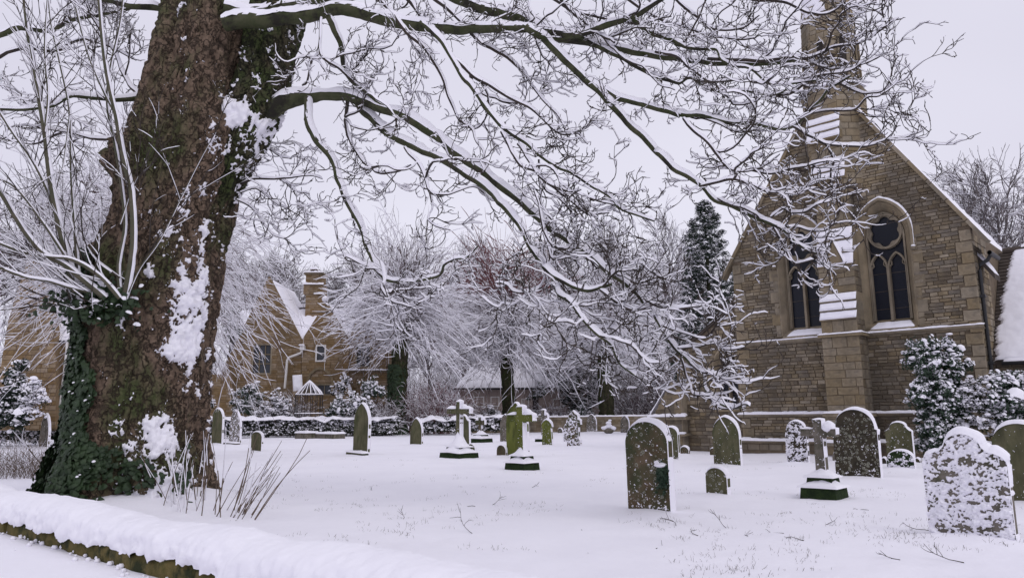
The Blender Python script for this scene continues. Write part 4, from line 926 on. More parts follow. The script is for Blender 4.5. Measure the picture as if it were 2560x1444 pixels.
limb(c4([(850, 760), (900, 822), (940, 882), (980, 990), (1050, 1002), (1120, 992), (1200, 962), (1270, 1000)]), 11.1, 10.7, 9, 3, 1.2)
limb(c4([(980, 985), (990, 1062), (970, 1132), (1020, 1172), (1090, 1192)]), 10.9, 10.7, 7, 3)
limb(c4([(1540, 820), (1545, 950), (1550, 1050), (1562, 1180), (1590, 1280), (1610, 1330), (1700, 1330)]), 10.4, 10.1, 7, 5)
limb(c5([(1110, 0), (1135, 100), (1145, 200), (1180, 330), (1210, 420), (1200, 500), (1100, 700), (1000, 740), (900, 730), (850, 680), (760, 660)]), 10.2, 10.0, 7, 3)
limb(c5([(1130, 700), (1050, 740), (960, 800), (880, 840), (820, 830), (780, 860), (700, 820), (640, 770)]), 10.0, 9.9, 7, 3)
limb(c4([(690, -20), (750, 30), (800, 75), (850, 105)]), 12.0, 11.6, 12, 9, .5)
limb(c4([(850, -20), (890, 25), (930, 75), (1000, 150)]), 11.9, 11.4, 12, 10, .5)
limb(c4([(1000, -10), (1080, 55), (1140, 110), (1190, 160), (1250, 230)]), 11.8, 11.2, 12, 8, .7)
limb(c4([(1630, -30), (1700, 55), (1780, 120), (1850, 180), (1930, 220)]), 11.4, 10.7, 12, 7, 1.3)
limb(c4([(1500, -30), (1490, 40), (1520, 90), (1470, 130)]), 11.3, 11.0, 8, 4, 1)
limb([(1640, -60), (1700, 10), (1750, 50), (1800, 75), (1860, 70), (1900, 40)], 11.4, 10.6, 10, 4, 1.5)
limb([(1500, -60), (1600, 20), (1680, 60), (1760, 85), (1830, 100), (1890, 95)], 11.6, 10.7, 10, 4, 1.5)
limb([(1300, -60), (1380, -5), (1440, 30), (1520, 50), (1600, 60), (1680, 40)], 11.6, 10.9, 12, 4, 1.3)
# side twigs on the lower right sprays
limb(rb([(200, 470), (330, 460), (430, 440), (520, 400), (600, 470), (700, 490), (800, 460)]), 9.2, 8.9, 6, 3, 1.0)
limb(rb([(300, 600), (420, 690), (520, 700), (580, 720), (640, 650), (720, 690)]), 9.0, 8.8, 7, 3, 1.0)
limb(rb([(220, 560), (245, 620), (260, 700), (310, 790), (330, 880), (440, 905), (520, 890)]), 9.1, 8.9, 6, 3, 1.2)
limb(rb([(440, 880), (520, 960), (600, 1010), (700, 1005), (800, 975), (850, 990)]), 8.9, 8.8, 6, 3, 1.0)
limb(r8([(100, 240), (200, 160), (300, 200), (420, 190), (540, 130), (640, 100), (700, 60)]), 9.6, 9.4, 7, 3, 1.5)
limb(r8([(250, 330), (400, 350), (500, 370), (620, 370), (700, 310), (740, 290)]), 9.5, 9.4, 6, 3, 1.5)
limb(r8([(130, 340), (200, 470), (270, 600), (330, 680), (430, 670), (520, 640)]), 9.4, 9.3, 6, 3, .8)
limb(r8([(-400, 60), (-300, 120), (-180, 150), (-60, 200), (0, 260)]), 9.8, 9.6, 8, 4, 1.5)
limb(c5([(1960, 800), (2080, 850), (2200, 870), (2330, 850), (2450, 830), (2560, 760)]), 9.4, 9.2, 8, 3, 1.4)
limb(c5([(2100, 1000), (2220, 1050), (2330, 1080), (2420, 1110), (2500, 1080)]), 9.2, 9.1, 7, 3, 1.0)
limb(c5([(1520, 1020), (1640, 1030), (1720, 1040), (1800, 1110), (1880, 1170)]), 9.5, 9.4, 6, 3, 1.2)
limb(c5([(1660, 620), (1760, 560), (1880, 560), (1960, 540), (2060, 590)]), 9.6, 9.5, 6, 3, 1.3)
limb(r1([(160, 690), (220, 760), (300, 830), (350, 900), (400, 960), (470, 1000), (560, 990), (640, 960), (720, 900)]), 10.2, 9.7, 10, 3, 1.5)
limb(r1([(0, 300), (120, 330), (200, 400), (300, 470), (420, 470), (560, 460)]), 10.7, 10.3, 9, 4, 1.5)
limb(r1([(260, 1080), (400, 1050), (520, 1060), (640, 1110), (760, 1130), (860, 1090), (960, 1060)]), 9.8, 9.5, 9, 3, 1.5)
limb(r1([(560, 990), (680, 1010), (800, 980), (900, 960), (1000, 940), (1080, 940)]), 9.9, 9.6, 7, 3, 1.5)
# left of the trunk and the drooping spray at its right side
limb([(400, 20), (330, 15), (260, 0), (180, -10)], 12.3, 12.6, 22, 12, .6)
limb([(360, 240), (300, 248), (230, 243), (180, 240), (130, 262), (60, 275), (-20, 272)], 12.2, 11.2, 20, 8, 1.2)
limb([(370, 262), (340, 230), (310, 190), (280, 120), (240, 60), (200, -20)], 12.4, 13.0, 12, 6, 1.3)
limb([(-20, 95), (50, 70), (120, 78), (180, 50), (240, 40), (330, 20)], 13.5, 12.6, 18, 8, 1.2)
limb([(-20, 150), (60, 120), (130, 130), (200, 100), (260, 112), (340, 150)], 13.5, 13.0, 12, 4, 1.3)
limb([(360, 300), (320, 330), (250, 350), (160, 330), (80, 360), (-20, 340)], 12.4, 13.0, 10, 4, 1.4)
limb([(600, 460), (640, 447), (700, 448), (740, 442), (780, 440), (805, 448)], 12.2, 11.8, 8, 2, .8)
limb([(590, 500), (630, 520), (660, 560), (690, 590), (720, 600)], 12.3, 12.0, 6, 2, 1.6)
limb([(700, 445), (735, 475), (775, 485)], 12.0, 11.9, 4, 2, 1.2)
limb([(600, 480), (640, 470), (680, 500), (715, 520), (730, 510)], 12.4, 12.2, 6, 2, 1.6)
limb([(640, 330), (660, 360), (700, 390), (730, 395)], 12.6, 12.6, 6, 2, 1.6)

L1S, L1D, L1R, L1W = [], [], [], []
for (pts, d0, d1, w0, w1, tw, bare) in LIMB:
    n = len(pts); sl_ = np.concatenate([[0], np.cumsum([math.dist(pts[i], pts[i + 1]) for i in range(n - 1)])]); sl_ /= sl_[-1]
    P3 = np.array([at(x, y, d0 + (d1 - d0) * s + .18 * math.sin(s * 5 + w0)) for (x, y), s in zip(pts, sl_)])
    Pk = spline(P3, 4); K = len(Pk); t = np.linspace(0, 1, K)
    wob = (fbm(Pk * 3.3, 3)[:, None] - .5) * .0; Pk = Pk + np.stack([vn(Pk * 5 + 3) - .5, vn(Pk * 5 + 9) - .5, vn(Pk * 5 + 21) - .5], 1) * .035
    e_ = .42 if w0 < 60 else .16
    wpx = w1 + (w0 - w1) * (1 - t) ** (1.0 if w0 < 60 else 9)
    if w0 >= 60: wpx = np.maximum(wpx, 27 * (1 - t) + 6)
    R = wpx * .5 * .88 / FPX * (d0 + (d1 - d0) * t)
    big = w0 > 12
    V, F = tubes(Pk[None], R[None], 12 if big else 7, nse=.35 if big else .25)
    lo = mk('limb', rel(V), F, M['limb'] if big else M['twig'], SY)
    V, F = snow_strip(Pk[None], R[None], .030 + R[None] * .55, 9 if big else 6)
    mk('snow', rel(V), F, M['snow'], lo)
    # where twigs start
    Ls = np.linalg.norm(np.diff(Pk, axis=0), axis=1); Lt = Ls.sum(); nn_ = int(Lt * 2.6 * min(tw, 1.15) * (1 - bare * .7)) + 3
    ts = bare + (1 - bare) * rng.random(nn_) ** .85; f = ts * (K - 1); i = np.minimum(f.astype(int), K - 2); fr = (f - i)[:, None]
    T = Pk[i + 1] - Pk[i]; T /= np.linalg.norm(T, axis=1, keepdims=True)
    q = rng.normal(size=(nn_, 3)) * [1, .75, 1]; q -= T * (q * T).sum(1, keepdims=True); q /= np.linalg.norm(q, axis=1, keepdims=True)
    a = np.radians(rng.uniform(24, 60, nn_))[:, None]
    L1S.append(Pk[i] + (Pk[i + 1] - Pk[i]) * fr); L1D.append(T * np.cos(a) + q * np.sin(a)); L1R.append(np.minimum(np.interp(ts, t, R) * .55, .016)); L1W.append((.45 + .5 * rng.random(nn_)) * (1.15 - .4 * ts))
S_, D_, R_, W_ = map(np.concatenate, (L1S, L1D, L1R, L1W))
TV, TF, TM, off = [], [], [], 0
def addtw(P, R, h):
    global off
    V, F, mi = twigmesh(P, R, h); TV.append(V); TF.append(F + off); TM.append(mi); off += len(V)
# boughs of middle size between limbs and twigs
bsel = (rng.random(len(S_)) < .16) & (R_ > .009); SB, DB = S_[bsel], D_[bsel]; DB = DB * [1, 1, .6]; DB[:, 2] += .12; PB = grow(SB, DB, W_[bsel] * np.where(SB[:, 2] < 3.6, 1.2, 2.1), 20, .20, .0, .03, .2); RB_ = taper(np.full(len(SB), .015), 20, .45)
V, F = tubes(PB, RB_, 6, .25); tag(mk('boughs', rel(V), F, M['twig'], SY), kind='stuff'); V, F = snow_strip(PB, RB_, .034, 6, .7); tag(mk('bough_snow', rel(V), F, M['snow'], SY), kind='stuff')
Sx, Dx, ix, tx = spawn(PB, 5, .15, 1, (25, 60)); S_ = np.concatenate([S_[~bsel], Sx]); D_ = np.concatenate([D_[~bsel], Dx]); R_ = np.concatenate([R_[~bsel], np.full(len(Sx), .009)]); W_ = np.concatenate([W_[~bsel], rng.uniform(.35, .75, len(Sx))])
P1 = grow(S_, D_, W_ * np.where((S_[:, 2] < 3.2) & (S_[:, 0] > 1), 0.9, 1.2), 15, .22, .0, .05, .15); P1 = P1[~((P1[:, :, 2].min(1) < 1.30) & (P1[:, 0, 0] > 1))]; addtw(P1, taper(np.full(len(P1), .0085), 15, .4), .030)
S2, D2, i2, t2_ = spawn(P1, 5, .15, 1, (25, 60)); P2_ = grow(S2, D2, .12 + .30 * rng.random(len(S2)), 7, .24, .02, .10, .2); addtw(P2_, taper(np.full(len(S2), .0062), 7, .55), .026)
S3, D3, i3, t3_ = spawn(P2_, 2, .3, 1, (30, 65)); P3_ = grow(S3, D3, .04 + .09 * rng.random(len(S3)), 4, .35, .05, .2); addtw(P3_, taper(np.full(len(S3), .0050), 4, .9), .017)
print('sycamore twigs', len(P1), len(P2_), len(P3_))
tag(mk('twigs', rel(np.concatenate(TV)), np.concatenate(TF), [M['twig'], M['snow_twig']], SY, True, mi=np.concatenate(TM)), kind='stuff')

# sucker shoots springing from the burr at the left of the trunk
def shoots(paths, matn, name, parent, base, h=.02):
    for pts, d0, d1, w0, w1 in paths:
        n = len(pts); P3 = np.array([at(x, y, d0 + (d1 - d0) * i / (n - 1)) for i, (x, y) in enumerate(pts)]); Pk = spline(P3, 5); t = np.linspace(0, 1, len(Pk))
        R = (w0 + (w1 - w0) * t) * .5 / FPX * (d0 + (d1 - d0) * t); V, F = tubes(Pk[None], R[None], 8, nse=.12); o = mk(name, V - base, F, M[matn], parent)
        # snow plastered on the windward right side
        N, K = 1, len(Pk); V, F = snow_strip_w(Pk[None], R[None], .004 + R[None] * .30); mk('snow', V - base, F, M['snow'], o)
def snow_strip_w(P, R, h):
    global SDIR
    keep = SDIR; SDIR = np.array([.92, .12, .38]); SDIR /= np.linalg.norm(SDIR); r = snow_strip(P, R, h, 7, .6, .5); SDIR = keep; return r
left = [
 ([(310, 745), (322, 690), (333, 600), (328, 480), (305, 380), (290, 290), (268, 190), (256, 100), (246, -20)], 10.9, 10.2, 17, 9),
 ([(300, 740), (296, 660), (312, 560), (300, 440), (285, 350), (268, 260), (276, 170), (300, 60), (310, -20)], 10.9, 10.4, 10, 5),
 ([(190, 730), (170, 650), (150, 570), (125, 440), (112, 330), (90, 200), (72, 100), (58, -20)], 10.8, 10.0, 19, 9),
 ([(265, 745), (210, 700), (160, 660), (105, 630), (60, 575), (20, 510), (-30, 430)], 10.8, 10.0, 17, 12),
 ([(200, 735), (192, 640), (186, 560), (178, 430), (174, 280), (150, 160), (128, 60), (120, -20)], 11.0, 11.2, 9, 4),
 ([(150, 570), (120, 480), (80, 400), (30, 330), (-20, 250)], 10.7, 9.9, 9, 5),
 ([(112, 330), (120, 240), (112, 120), (120, -20)], 10.3, 10.2, 7, 4),
 ([(170, 650), (110, 560), (40, 470), (-20, 440)], 10.6, 10.2, 8, 5),
 ([(175, 280), (160, 400), (150, 440)], 10.9, 10.6, 4, 3),
 ([(290, 290), (250, 210), (215, 120), (180, -20)], 10.5, 10.6, 6, 4),
 ([(300, 745), (250, 690), (180, 648), (120, 640), (60, 630), (-20, 600)], 10.8, 10.1, 12, 8),
 ([(230, 730), (170, 715), (120, 700), (60, 690), (-20, 660)], 10.8, 9.9, 13, 9),
 ([(300, 560), (330, 470), (345, 440)], 10.7, 10.6, 4, 2),
 ([(322, 730), (350, 670), (400, 600), (450, 500), (500, 400), (540, 330)], 10.7, 10.3, 4, 2),
]
SH = empty('sucker_shoots', (at(250, 740, 10.9)[0], at(250, 740, 10.9)[1], at(250, 740, 10.9)[2])); shb = np.array(SH.location)
tag(SH, 'green-barked young shoots rising from the burr left of the trunk, snow along their right sides', 'tree shoots')
shoots(left, 'sapling', 'stem', SH, shb)
LP = []
for pts, d0, d1, w0, w1 in left:
    n = len(pts); LP.append(spline(np.array([at(x, y, d0 + (d1 - d0) * i / (n - 1)) for i, (x, y) in enumerate(pts)]), 4))
TV, TF, TM, off = [], [], [], 0
for Pk in LP:
    S2, D2, _, _ = spawn(Pk[None], 7, .15, .95, (20, 45), bias=[-.3, 0, .8]); Q = grow(S2, D2, rng.uniform(.5, 1.5, len(S2)), 9, .05, .03, .02); addtw(Q, taper(np.full(len(S2), .0085), 9, .4), .016)
    S3, D3, _, _ = spawn(Q, 4, .2, .9, (20, 45)); Q = grow(S3, D3, rng.uniform(.2, .6, len(S3)), 6, .07, .02, .02); addtw(Q, taper(np.full(len(S3), .005), 6, .5), .012)
nS = 38; S_ = np.repeat(shb[None], nS, 0) + rng.normal(size=(nS, 3)) * [.30, .10, .16] - [.15, 0, 0]; D_ = np.stack([rng.normal(-.75, .4, nS), rng.normal(-.1, .25, nS), rng.uniform(-.1, 1.0, nS)], 1)
Q = grow(S_, D_, rng.uniform(.8, 2.6, nS), 14, .06, .04, .03); addtw(Q, taper(np.full(nS, .008), 14, .4), .016)
tag(mk('twigs', np.concatenate(TV) - shb, np.concatenate(TF), [M['twig'], M['snow_twig']], SH, True, mi=np.concatenate(TM)), kind='stuff')
# ivy and dead stubs round the burr
bp = shb + rng.normal(size=(700, 3)) * [.30, .10, .14] + [-.12, .05, -.1]
V, F = leaves(bp, rng.normal(size=(700, 3)) * .5 + [0, -1, .3], rng.uniform(.05, .1, 700), spin=.9); tag(mk('ivy', V - shb, F, M['ivy'], SH, False), kind='stuff')
V, F = leaves(bp[:70] + [0, -.04, .08], rng.normal(size=(70, 3)) * .4 + [0, -.2, 1], rng.uniform(.04, .12, 70), _dome, _domeF); tag(mk('ivy_snow', V - shb, F, M['snow'], SH), kind='stuff')

# ------------------------------------------------------------------ the boundary wall in the foreground
BW = empty('boundary_wall', (WALL_A[0], WALL_A[1], 0), math.atan2(_wd[1], _wd[0]))
tag(BW, 'low churchyard wall with yellow-lichened coping under a thick roll of snow, in the foreground', 'wall')
# local x runs along the wall, local -y faces the road; the far edge of the snow is y = 0
MB().box((-9, -.30, -.5), (9, -.02, .43)).build('wall_core', M['coping'], BW)
x = -9.0; ci = 0
while x < 9:
    L = random.uniform(.7, 1.15); nx, m_ = 26, 12
    xs = np.linspace(x + .006, x + L - .006, nx); prof = np.array([(-.31, .36), (-.335, .39), (-.34, .46), (-.335, .50), (-.30, .54), (-.22, .55), (-.12, .55), (-.02, .54), (.02, .50), (.02, .40)])
    V = np.array([[(xx, p[0], p[1]) for p in prof] for xx in xs]); V[..., 1] += (fbm(V * 5 + ci, 3) - .5) * .05; V[..., 2] += (fbm(V * 6 + 9 + ci, 3) - .5) * .03
    k = len(prof); i = (np.arange(nx - 1)[:, None] * k + np.arange(k - 1)[None]).ravel()
    mk('coping_stone', V.reshape(-1, 3), [np.stack([i, i + k, i + k + 1, i + 1], 1), np.array([list(range(k)), [(nx - 1) * k + q for q in range(k)][::-1]])], M['coping'], BW)
    x += L; ci += 3
nx, m_ = 1500, 40
xs = np.linspace(-9, 9, nx); th = np.linspace(-.30, PI + .25, m_)
XX, TT_ = np.meshgrid(xs, th, indexing='ij')
wv = fbm(np.stack([XX * 1.1, XX * 0, XX * 0], -1), 2)
ry = .195 + .02 * wv; rz = .125 + .04 * wv
Yp = -.155 - np.cos(TT_) * ry; Zp = .555 + np.where(np.sin(TT_) > 0, np.sin(TT_) ** .8 if False else np.sign(np.sin(TT_)) * np.abs(np.sin(TT_)) ** .8, np.sin(TT_) * 1.1) * rz
B = np.stack([XX, Yp, Zp], -1); lo_ = np.clip((1.0 - TT_) / 1.2, 0, 1)
ds = (fbm(B * 2.2, 3) - .5) * .07 + (fbm(B * 9, 3) - .5) * .020 + (fbm(B * 30, 3) - .5) * .016 + (fbm(B * np.array([13, 20, 20.]) + 5, 3) - .5) * .085 * lo_
Nn = np.stack([XX * 0, -np.cos(TT_), np.sin(TT_)], -1)
B = B + Nn * ds[..., None]; B[..., 2] += lo_ * (fbm(np.stack([XX * 9, XX * 0, XX * 0], -1), 4) - .5) * .11 * np.clip(1 - TT_ / .5, 0, 1)
i = (np.arange(nx - 1)[:, None] * m_ + np.arange(m_ - 1)[None]).ravel()
mk('snow', B.reshape(-1, 3), np.stack([i, i + m_, i + m_ + 1, i + 1], 1), M['snow'], BW)

nC = 260; cs_ = rng.uniform(-3, 8, nC); ct = .30 + rng.exponential(.05, nC); PV, PF, o_ = [], [], 0
for k in range(nC):
    V, F = ico((cs_[k], -ct[k], .425 if ct[k] > .36 else .43), rng.uniform(.006, .022), 1, .8, .8); PV.append(V); PF.append(F + o_); o_ += len(V)
cr_o = mk('snow_crumbs', np.concatenate(PV), np.concatenate(PF), M['snow'], BW); tag(cr_o, kind='stuff')

# ------------------------------------------------------------------ gravestones
def outline(st, w_, h):
    a = w_ / 2; n = 14
    def arc(cx, cz, r, t0, t1, k=n, rz_=None): return [(cx + r * math.cos(t), cz + (rz_ or r) * math.sin(t)) for t in np.linspace(t0, t1, k)]
    if st == 'round': return [(-a, -.3)] + arc(0, h - a * .88, a, PI, 0, 26, a * .88) + [(a, -.3)]
    if st == 'oval': return [(-a, -.3)] + arc(0, h * .5, a, PI, 0, 22, h * .5) + [(a, -.3)]
    if st == 'segment': return [(-a, -.3), (-a, h * .80)] + arc(0, h * .80, a * .92, PI, 0, 16, h * .2) + [(a, h * .80), (a, -.3)]
    if st == 'gothic': return arch(0, a, -.3, h - a * 1.45, h, 11)
    if st == 'gothicw': return arch(0, a, -.3, h - a * 1.25, h, 12)
    if st == 'roundsh':
        b = a * .90; return [(-a, -.3), (-a, h - b * 1.02), (-b - .002, h - b * .98)] + arc(0, h - b * .92, b, PI - .06, .06, 24, b * .92) + [(b + .002, h - b * .98), (a, h - b * 1.02), (a, -.3)]
    if st == 'shoulder':
        s = h * .80; L = [(-a, -.3), (-a, s)] + [(-a + a * .42 * t, s + (h * .10) * t * t) for t in (.3, .6, .85, 1)]
        L += arc(0, s + h * .10, a * .58, PI, PI / 2, 9, h * .10); return L + [(-x_, z_) for x_, z_ in reversed(L[:-1])]
    if st == 'shoulderw':
        s = h * .70; L = [(-a, -.3), (-a * 1.0, s)] + arc(-a * .46, s, a * .54, PI, PI * .56, 9, h * .13) + arc(0, h - a * .43, a * .46, PI * .93, PI / 2, 10, a * .43)
        return L + [(-x_, z_) for x_, z_ in reversed(L[:-1])]
    if st == 'shoulder2':
        L = [(-a * 1.0, -.3), (-a * .82, h * .5), (-a * .75, h * .66), (-a, h * .72), (-a * .86, h * .84), (-a * .5, h * .94), (-.001, h)]; return L + [(-x_, z_) for x_, z_ in reversed(L[:-1])]
    if st == 'cusp':
        L = [(-a, -.3), (-a, h * .62), (-a * .92, h * .70), (-a * .98, h * .76)] + [(-a * .95 + a * .25 * t, h * .76 + h * .09 * t ** .6) for t in (.2, .5, .8, 1)] + [(-a * .62, h * .88), (-a * .42, h * .93), (-a * .26, h * .945), (-a * .12, h * .99), (-.001, h)]
        return L + [(-x_, z_) for x_, z_ in reversed(L[:-1])]
    if st == 'carved':
        L = [(-a * .95, -.3), (-a * .92, h * .18), (-a * .70, h * .24), (-a * .70, h * .55), (-a, h * .62), (-a * .95, h * .74), (-a * .7, h * .76), (-a * .62, h * .88), (-a * .3, h * .92), (-.001, h)]
        return L + [(-x_, z_) for x_, z_ in reversed(L[:-1])]
    if st == 'double':
        return [(-a, -.3)] + arc(-a / 2, h - a * .55, a / 2, PI, .25, 10, a * .55) + arc(a / 2, h - a * .55, a / 2, PI - .25, 0, 10, a * .55) + [(a, -.3)]
def resample(poly, step, closed=False):
    P = np.array(poly, float); seg = np.linalg.norm(np.diff(P, axis=0), axis=1); s = np.concatenate([[0], np.cumsum(seg)]); n = max(4, int(s[-1] / step)); q = np.linspace(0, s[-1], n)
    q = np.sort(np.unique(np.concatenate([q, s[1:-1]]))); return np.stack([np.interp(q, s, P[:, 0]), np.interp(q, s, P[:, 1])], 1)
SW2 = np.array([.42, .91])
def cap_snow(out, th, t, parent, name='snow', z0=None, seed=0., wind=1.0):
    """snow riding on the upper edge of an outline (x,z); th is the slab thickness, front face at y=-th/2"""
    P = resample(out, .02); n = len(P); T = np.gradient(P, axis=0); T /= np.linalg.norm(T, axis=1)[:, None] + 1e-9; N = np.stack([-T[:, 1], T[:, 0]], 1)
    k_ = 5; Nf = np.stack([np.convolve(np.pad(N[:, q], k_, 'edge'), np.ones(2 * k_ + 1) / (2 * k_ + 1), 'valid') for q in (0, 1)], 1)
    up = Nf @ SW2 * (wind) + (1 - wind) * Nf[:, 1]; hh = t * np.clip(up - .02, 0, 1) ** .75
    nzv = fbm(np.stack([P[:, 0] * 7 + seed, P[:, 1] * 7, P[:, 0] * 0], 1), 3); hh = hh * (.8 + .7 * (nzv - .35))
    hh = np.convolve(np.pad(hh, 3, 'edge'), np.ones(7) / 7, 'valid'); hh = np.where(hh < .006, 0, hh)
    side = np.clip((Nf[:, 0] - .75) * 4, 0, 1)                 # thin, broken crust on the sheltered right edge
    hh = hh * (1 - .5 * side) * (1 - .8 * side * (fbm(np.stack([P[:, 1] * 6 + seed, P[:, 0] * 0, P[:, 0] * 0], 1), 2) < .42))
    m_ = 11; v = np.linspace(-1, 1, m_)
    Y = v[None] * (th / 2 + .012 + hh[:, None] * .18); H = hh[:, None] * (1 - np.abs(v[None]) ** 2.6) ** .8
    H = H + (H > .01) * (fbm(np.stack([np.broadcast_to(P[:, :1] * 26, Y.shape), Y * 26, np.broadcast_to(P[:, 1:] * 26, Y.shape)], -1), 2) - .5) * .012
    H = np.where(hh[:, None] > 0, H, -.012); off = -.006
    V = np.stack([P[:, :1] + Nf[:, :1] * (H + off), Y, P[:, 1:] + Nf[:, 1:] * (H + off)], -1)
    i = (np.arange(n - 1)[:, None] * m_ + np.arange(m_ - 1)[None]); kp = (hh[:-1] > 0) | (hh[1:] > 0); i = i[kp].ravel()
    if len(i) == 0: return
    return mk(name, V.reshape(-1, 3), np.stack([i, i + 1, i + m_ + 1, i + m_], 1), M['snow'], parent)
def slab(out, th, name, matn, parent=None, bev=.014, nx_=0):
    P = resample(out, .06); n = len(P); c = np.array([0, P[:, 1].max() * .45]); T = np.gradient(P, axis=0); T /= np.linalg.norm(T, axis=1)[:, None] + 1e-9; N = np.stack([-T[:, 1], T[:, 0]], 1)
    b = P - N * bev; b[0, 1] = P[0, 1]; b[-1, 1] = P[-1, 1]
    rings = [(b, -th / 2), (P, -th / 2 + bev), (P, th / 2 - bev), (b, th / 2)]; V = np.concatenate([np.stack([q[:, 0], np.full(n, y), q[:, 1]], 1) for q, y in rings])
    F = np.array([(r * n + i, r * n + (i + 1) % n, (r + 1) * n + (i + 1) % n, (r + 1) * n + i) for r in range(3) for i in range(n)])
    Tt = np.array([tuple(t) for t in tessellate_polygon([[Vector((p[0], p[1], 0)) for p in b]])])
    V = V + (fbm(V * 7, 2)[:, None] - .5) * .008
    return mk(name, V, [F, Tt, Tt[:, ::-1] + 3 * n], M[matn], parent, False)
def inside(poly, X, Z):
    P = np.array(poly); r = np.zeros(X.shape, bool); j = len(P) - 1
    for i in range(len(P)):
        xi, zi_, xj, zj = P[i, 0], P[i, 1], P[j, 0], P[j, 1]
        c = ((zi_ > Z) != (zj > Z)) & (X < (xj - xi) * (Z - zi_) / (zj - zi_ + 1e-12) + xi); r ^= c; j = i
    return r
def face_snow(out, th, dens, parent, seed, step=.012):
    P = np.array(out); x0, x1 = P[:, 0].min(), P[:, 0].max(); z1 = P[:, 1].max(); nx_ = int((x1 - x0) / step); nz2 = int((z1 + .05) / step)
    X, Z = np.meshgrid(np.linspace(x0 + .006, x1 - .006, nx_), np.linspace(-.05, z1 - .004, nz2), indexing='ij')
    Q = np.stack([X * 15 + Z * 6 + seed, Z * 21 - X * 6, X * 0 + seed], -1)
    big = dens > .3
    q = (.52 * fbm(Q * .75, 4, .6) + .28 * fbm(Q * 2.2 + 5, 3) + .20 * vn(Q * 3.4)) if big else fbm(Q * 3.5, 2) * .55 + fbm(Q * 1.4, 3) * .45
    thr = .62 - .24 * dens if big else .66 - dens * .35
    z_ = Z / z1
    q = q + (.05 * (1 - z_) - .03 if big else .10 * np.exp(-(z_ / .15) ** 2) - .02)
    h = np.clip(q - thr, -.2, .25) * (.26 if big else .10)
    ins = inside(out, X, Z); h = np.where(ins & (h > 0), h + .003, -.02)
    V = np.stack([X, -th / 2 - h, Z + np.clip(h, 0, 1) * .3], -1); i = (np.arange(nx_ - 1)[:, None] * nz2 + np.arange(nz2 - 1)[None]).ravel()
    F = np.stack([i, i + nz2, i + nz2 + 1, i + 1], 1); kp = (h.ravel()[F] > 0).any(1) & ins.ravel()[F].all(1)
    if kp.sum(): mk('clinging_snow', V.reshape(-1, 3), F[kp], M['snow'], parent)
for gi_, (g, (c, w_, h)) in enumerate(zip(G, GP)):
    xl, xr, yt, yb, st, mt, th, tilt, cap, fs, lab = g; th *= .78
    d = math.hypot(c[0], c[1])
    root = empty('gravestone', (c[0], c[1], 0), GROT + random.uniform(-.03, .03)); root.rotation_euler[1] = math.radians(tilt); root.rotation_euler[0] = random.uniform(-.02, .03)
    tag(root, lab, 'gravestone', 'old gravestones standing in the snow')
    sc_ = max(1.0, min(1.9, d / 22)); out = outline(st, w_, h - cap * .5)
    slab(out, th, 'headstone', mt, root)
    cap_snow(out, th, cap * sc_, root, seed=gi_ * 3.1)
    if fs > 0: face_snow(out, th, fs, root, gi_ * 7.7, .0085 if d < 12 else .016 if d < 25 else .025)
    if st == 'gothic' and gi_ == 3:      # ledger slab before the slim stone
        pass
    if gi_ in (3, 1):
        b = MB().box((-w_ * .55, -.32, -.1), (w_ * .6, -.05, .10), .02).build('plinth', M[mt], root); snow_sheet(b, [(-w_ * .57, -.34, .09), (w_ * .62, -.34, .09), (w_ * .62, -.05, .09), (-w_ * .57, -.05, .09)], 20, 9, .07)
    if gi_ == 17:                        # rusty stone: tuft of moss with a pad of snow, lichen patch
        n = 420; q = np.stack([rng.normal(w_ * .36, .045, n), -th / 2 - rng.random(n) * .05, rng.normal(h * .38, .085, n)], 1); q = q[q[:, 0] < w_ / 2]
        V, F = leaves(q, rng.normal(size=(len(q), 3)) * .6 + [0, -1, .2], rng.uniform(.02, .045, len(q))); tag(mk('moss_tuft', V, F, M['leaf'], root, False), kind='stuff')
        V, F = ico((w_ * .34, -th / 2 - .03, h * .505), .085, 3, .35, .6); mk('snow', V, F, M['snow'], root)
        V, F = ico((w_ * .26, -th / 2 - .02, h * .53), .045, 3, .6, .6); mk('snow', V, F, M['snow'], root)
    if gi_ == 25 or gi_ == 17 or gi_ == 22:      # lichen rosettes, slightly raised discs
        n = {25: 170, 17: 40, 22: 22}[gi_]; mb = MB(); r_ = np.random.default_rng(gi_); P_ = np.array(out)
        for _ in range(n):
            x_ = r_.uniform(-w_ * .46, w_ * .46); z_ = r_.beta(1.3, 1.6) * h * .95 if gi_ == 25 else r_.uniform(.02, h * .95)
            if not inside(out, np.array([x_]), np.array([z_]))[0]: continue
            rr = r_.uniform(.010, .032); k = 9; a_ = np.arange(k) * 2 * PI / k; jr = rr * (1 + .25 * (r_.random(k) - .5))
            o = np.stack([x_ + jr * np.cos(a_), np.full(k, -th / 2 + .006), z_ + jr * np.sin(a_)], 1); o2 = np.stack([x_ + jr * .8 * np.cos(a_), np.full(k, -th / 2 - .007), z_ + jr * .8 * np.sin(a_)], 1); o3 = np.stack([x_ + jr * .45 * np.cos(a_), np.full(k, -th / 2 - .0065), z_ + jr * .45 * np.sin(a_)], 1)
            F1 = np.array([(i, (i + 1) % k, k + (i + 1) % k, k + i) for i in range(k)]); mb.add(np.concatenate([o, o2, o3]), [np.concatenate([F1, F1 + k])])
        tag(mb.build('lichen', M['g_lichen'], root, True), kind='stuff')

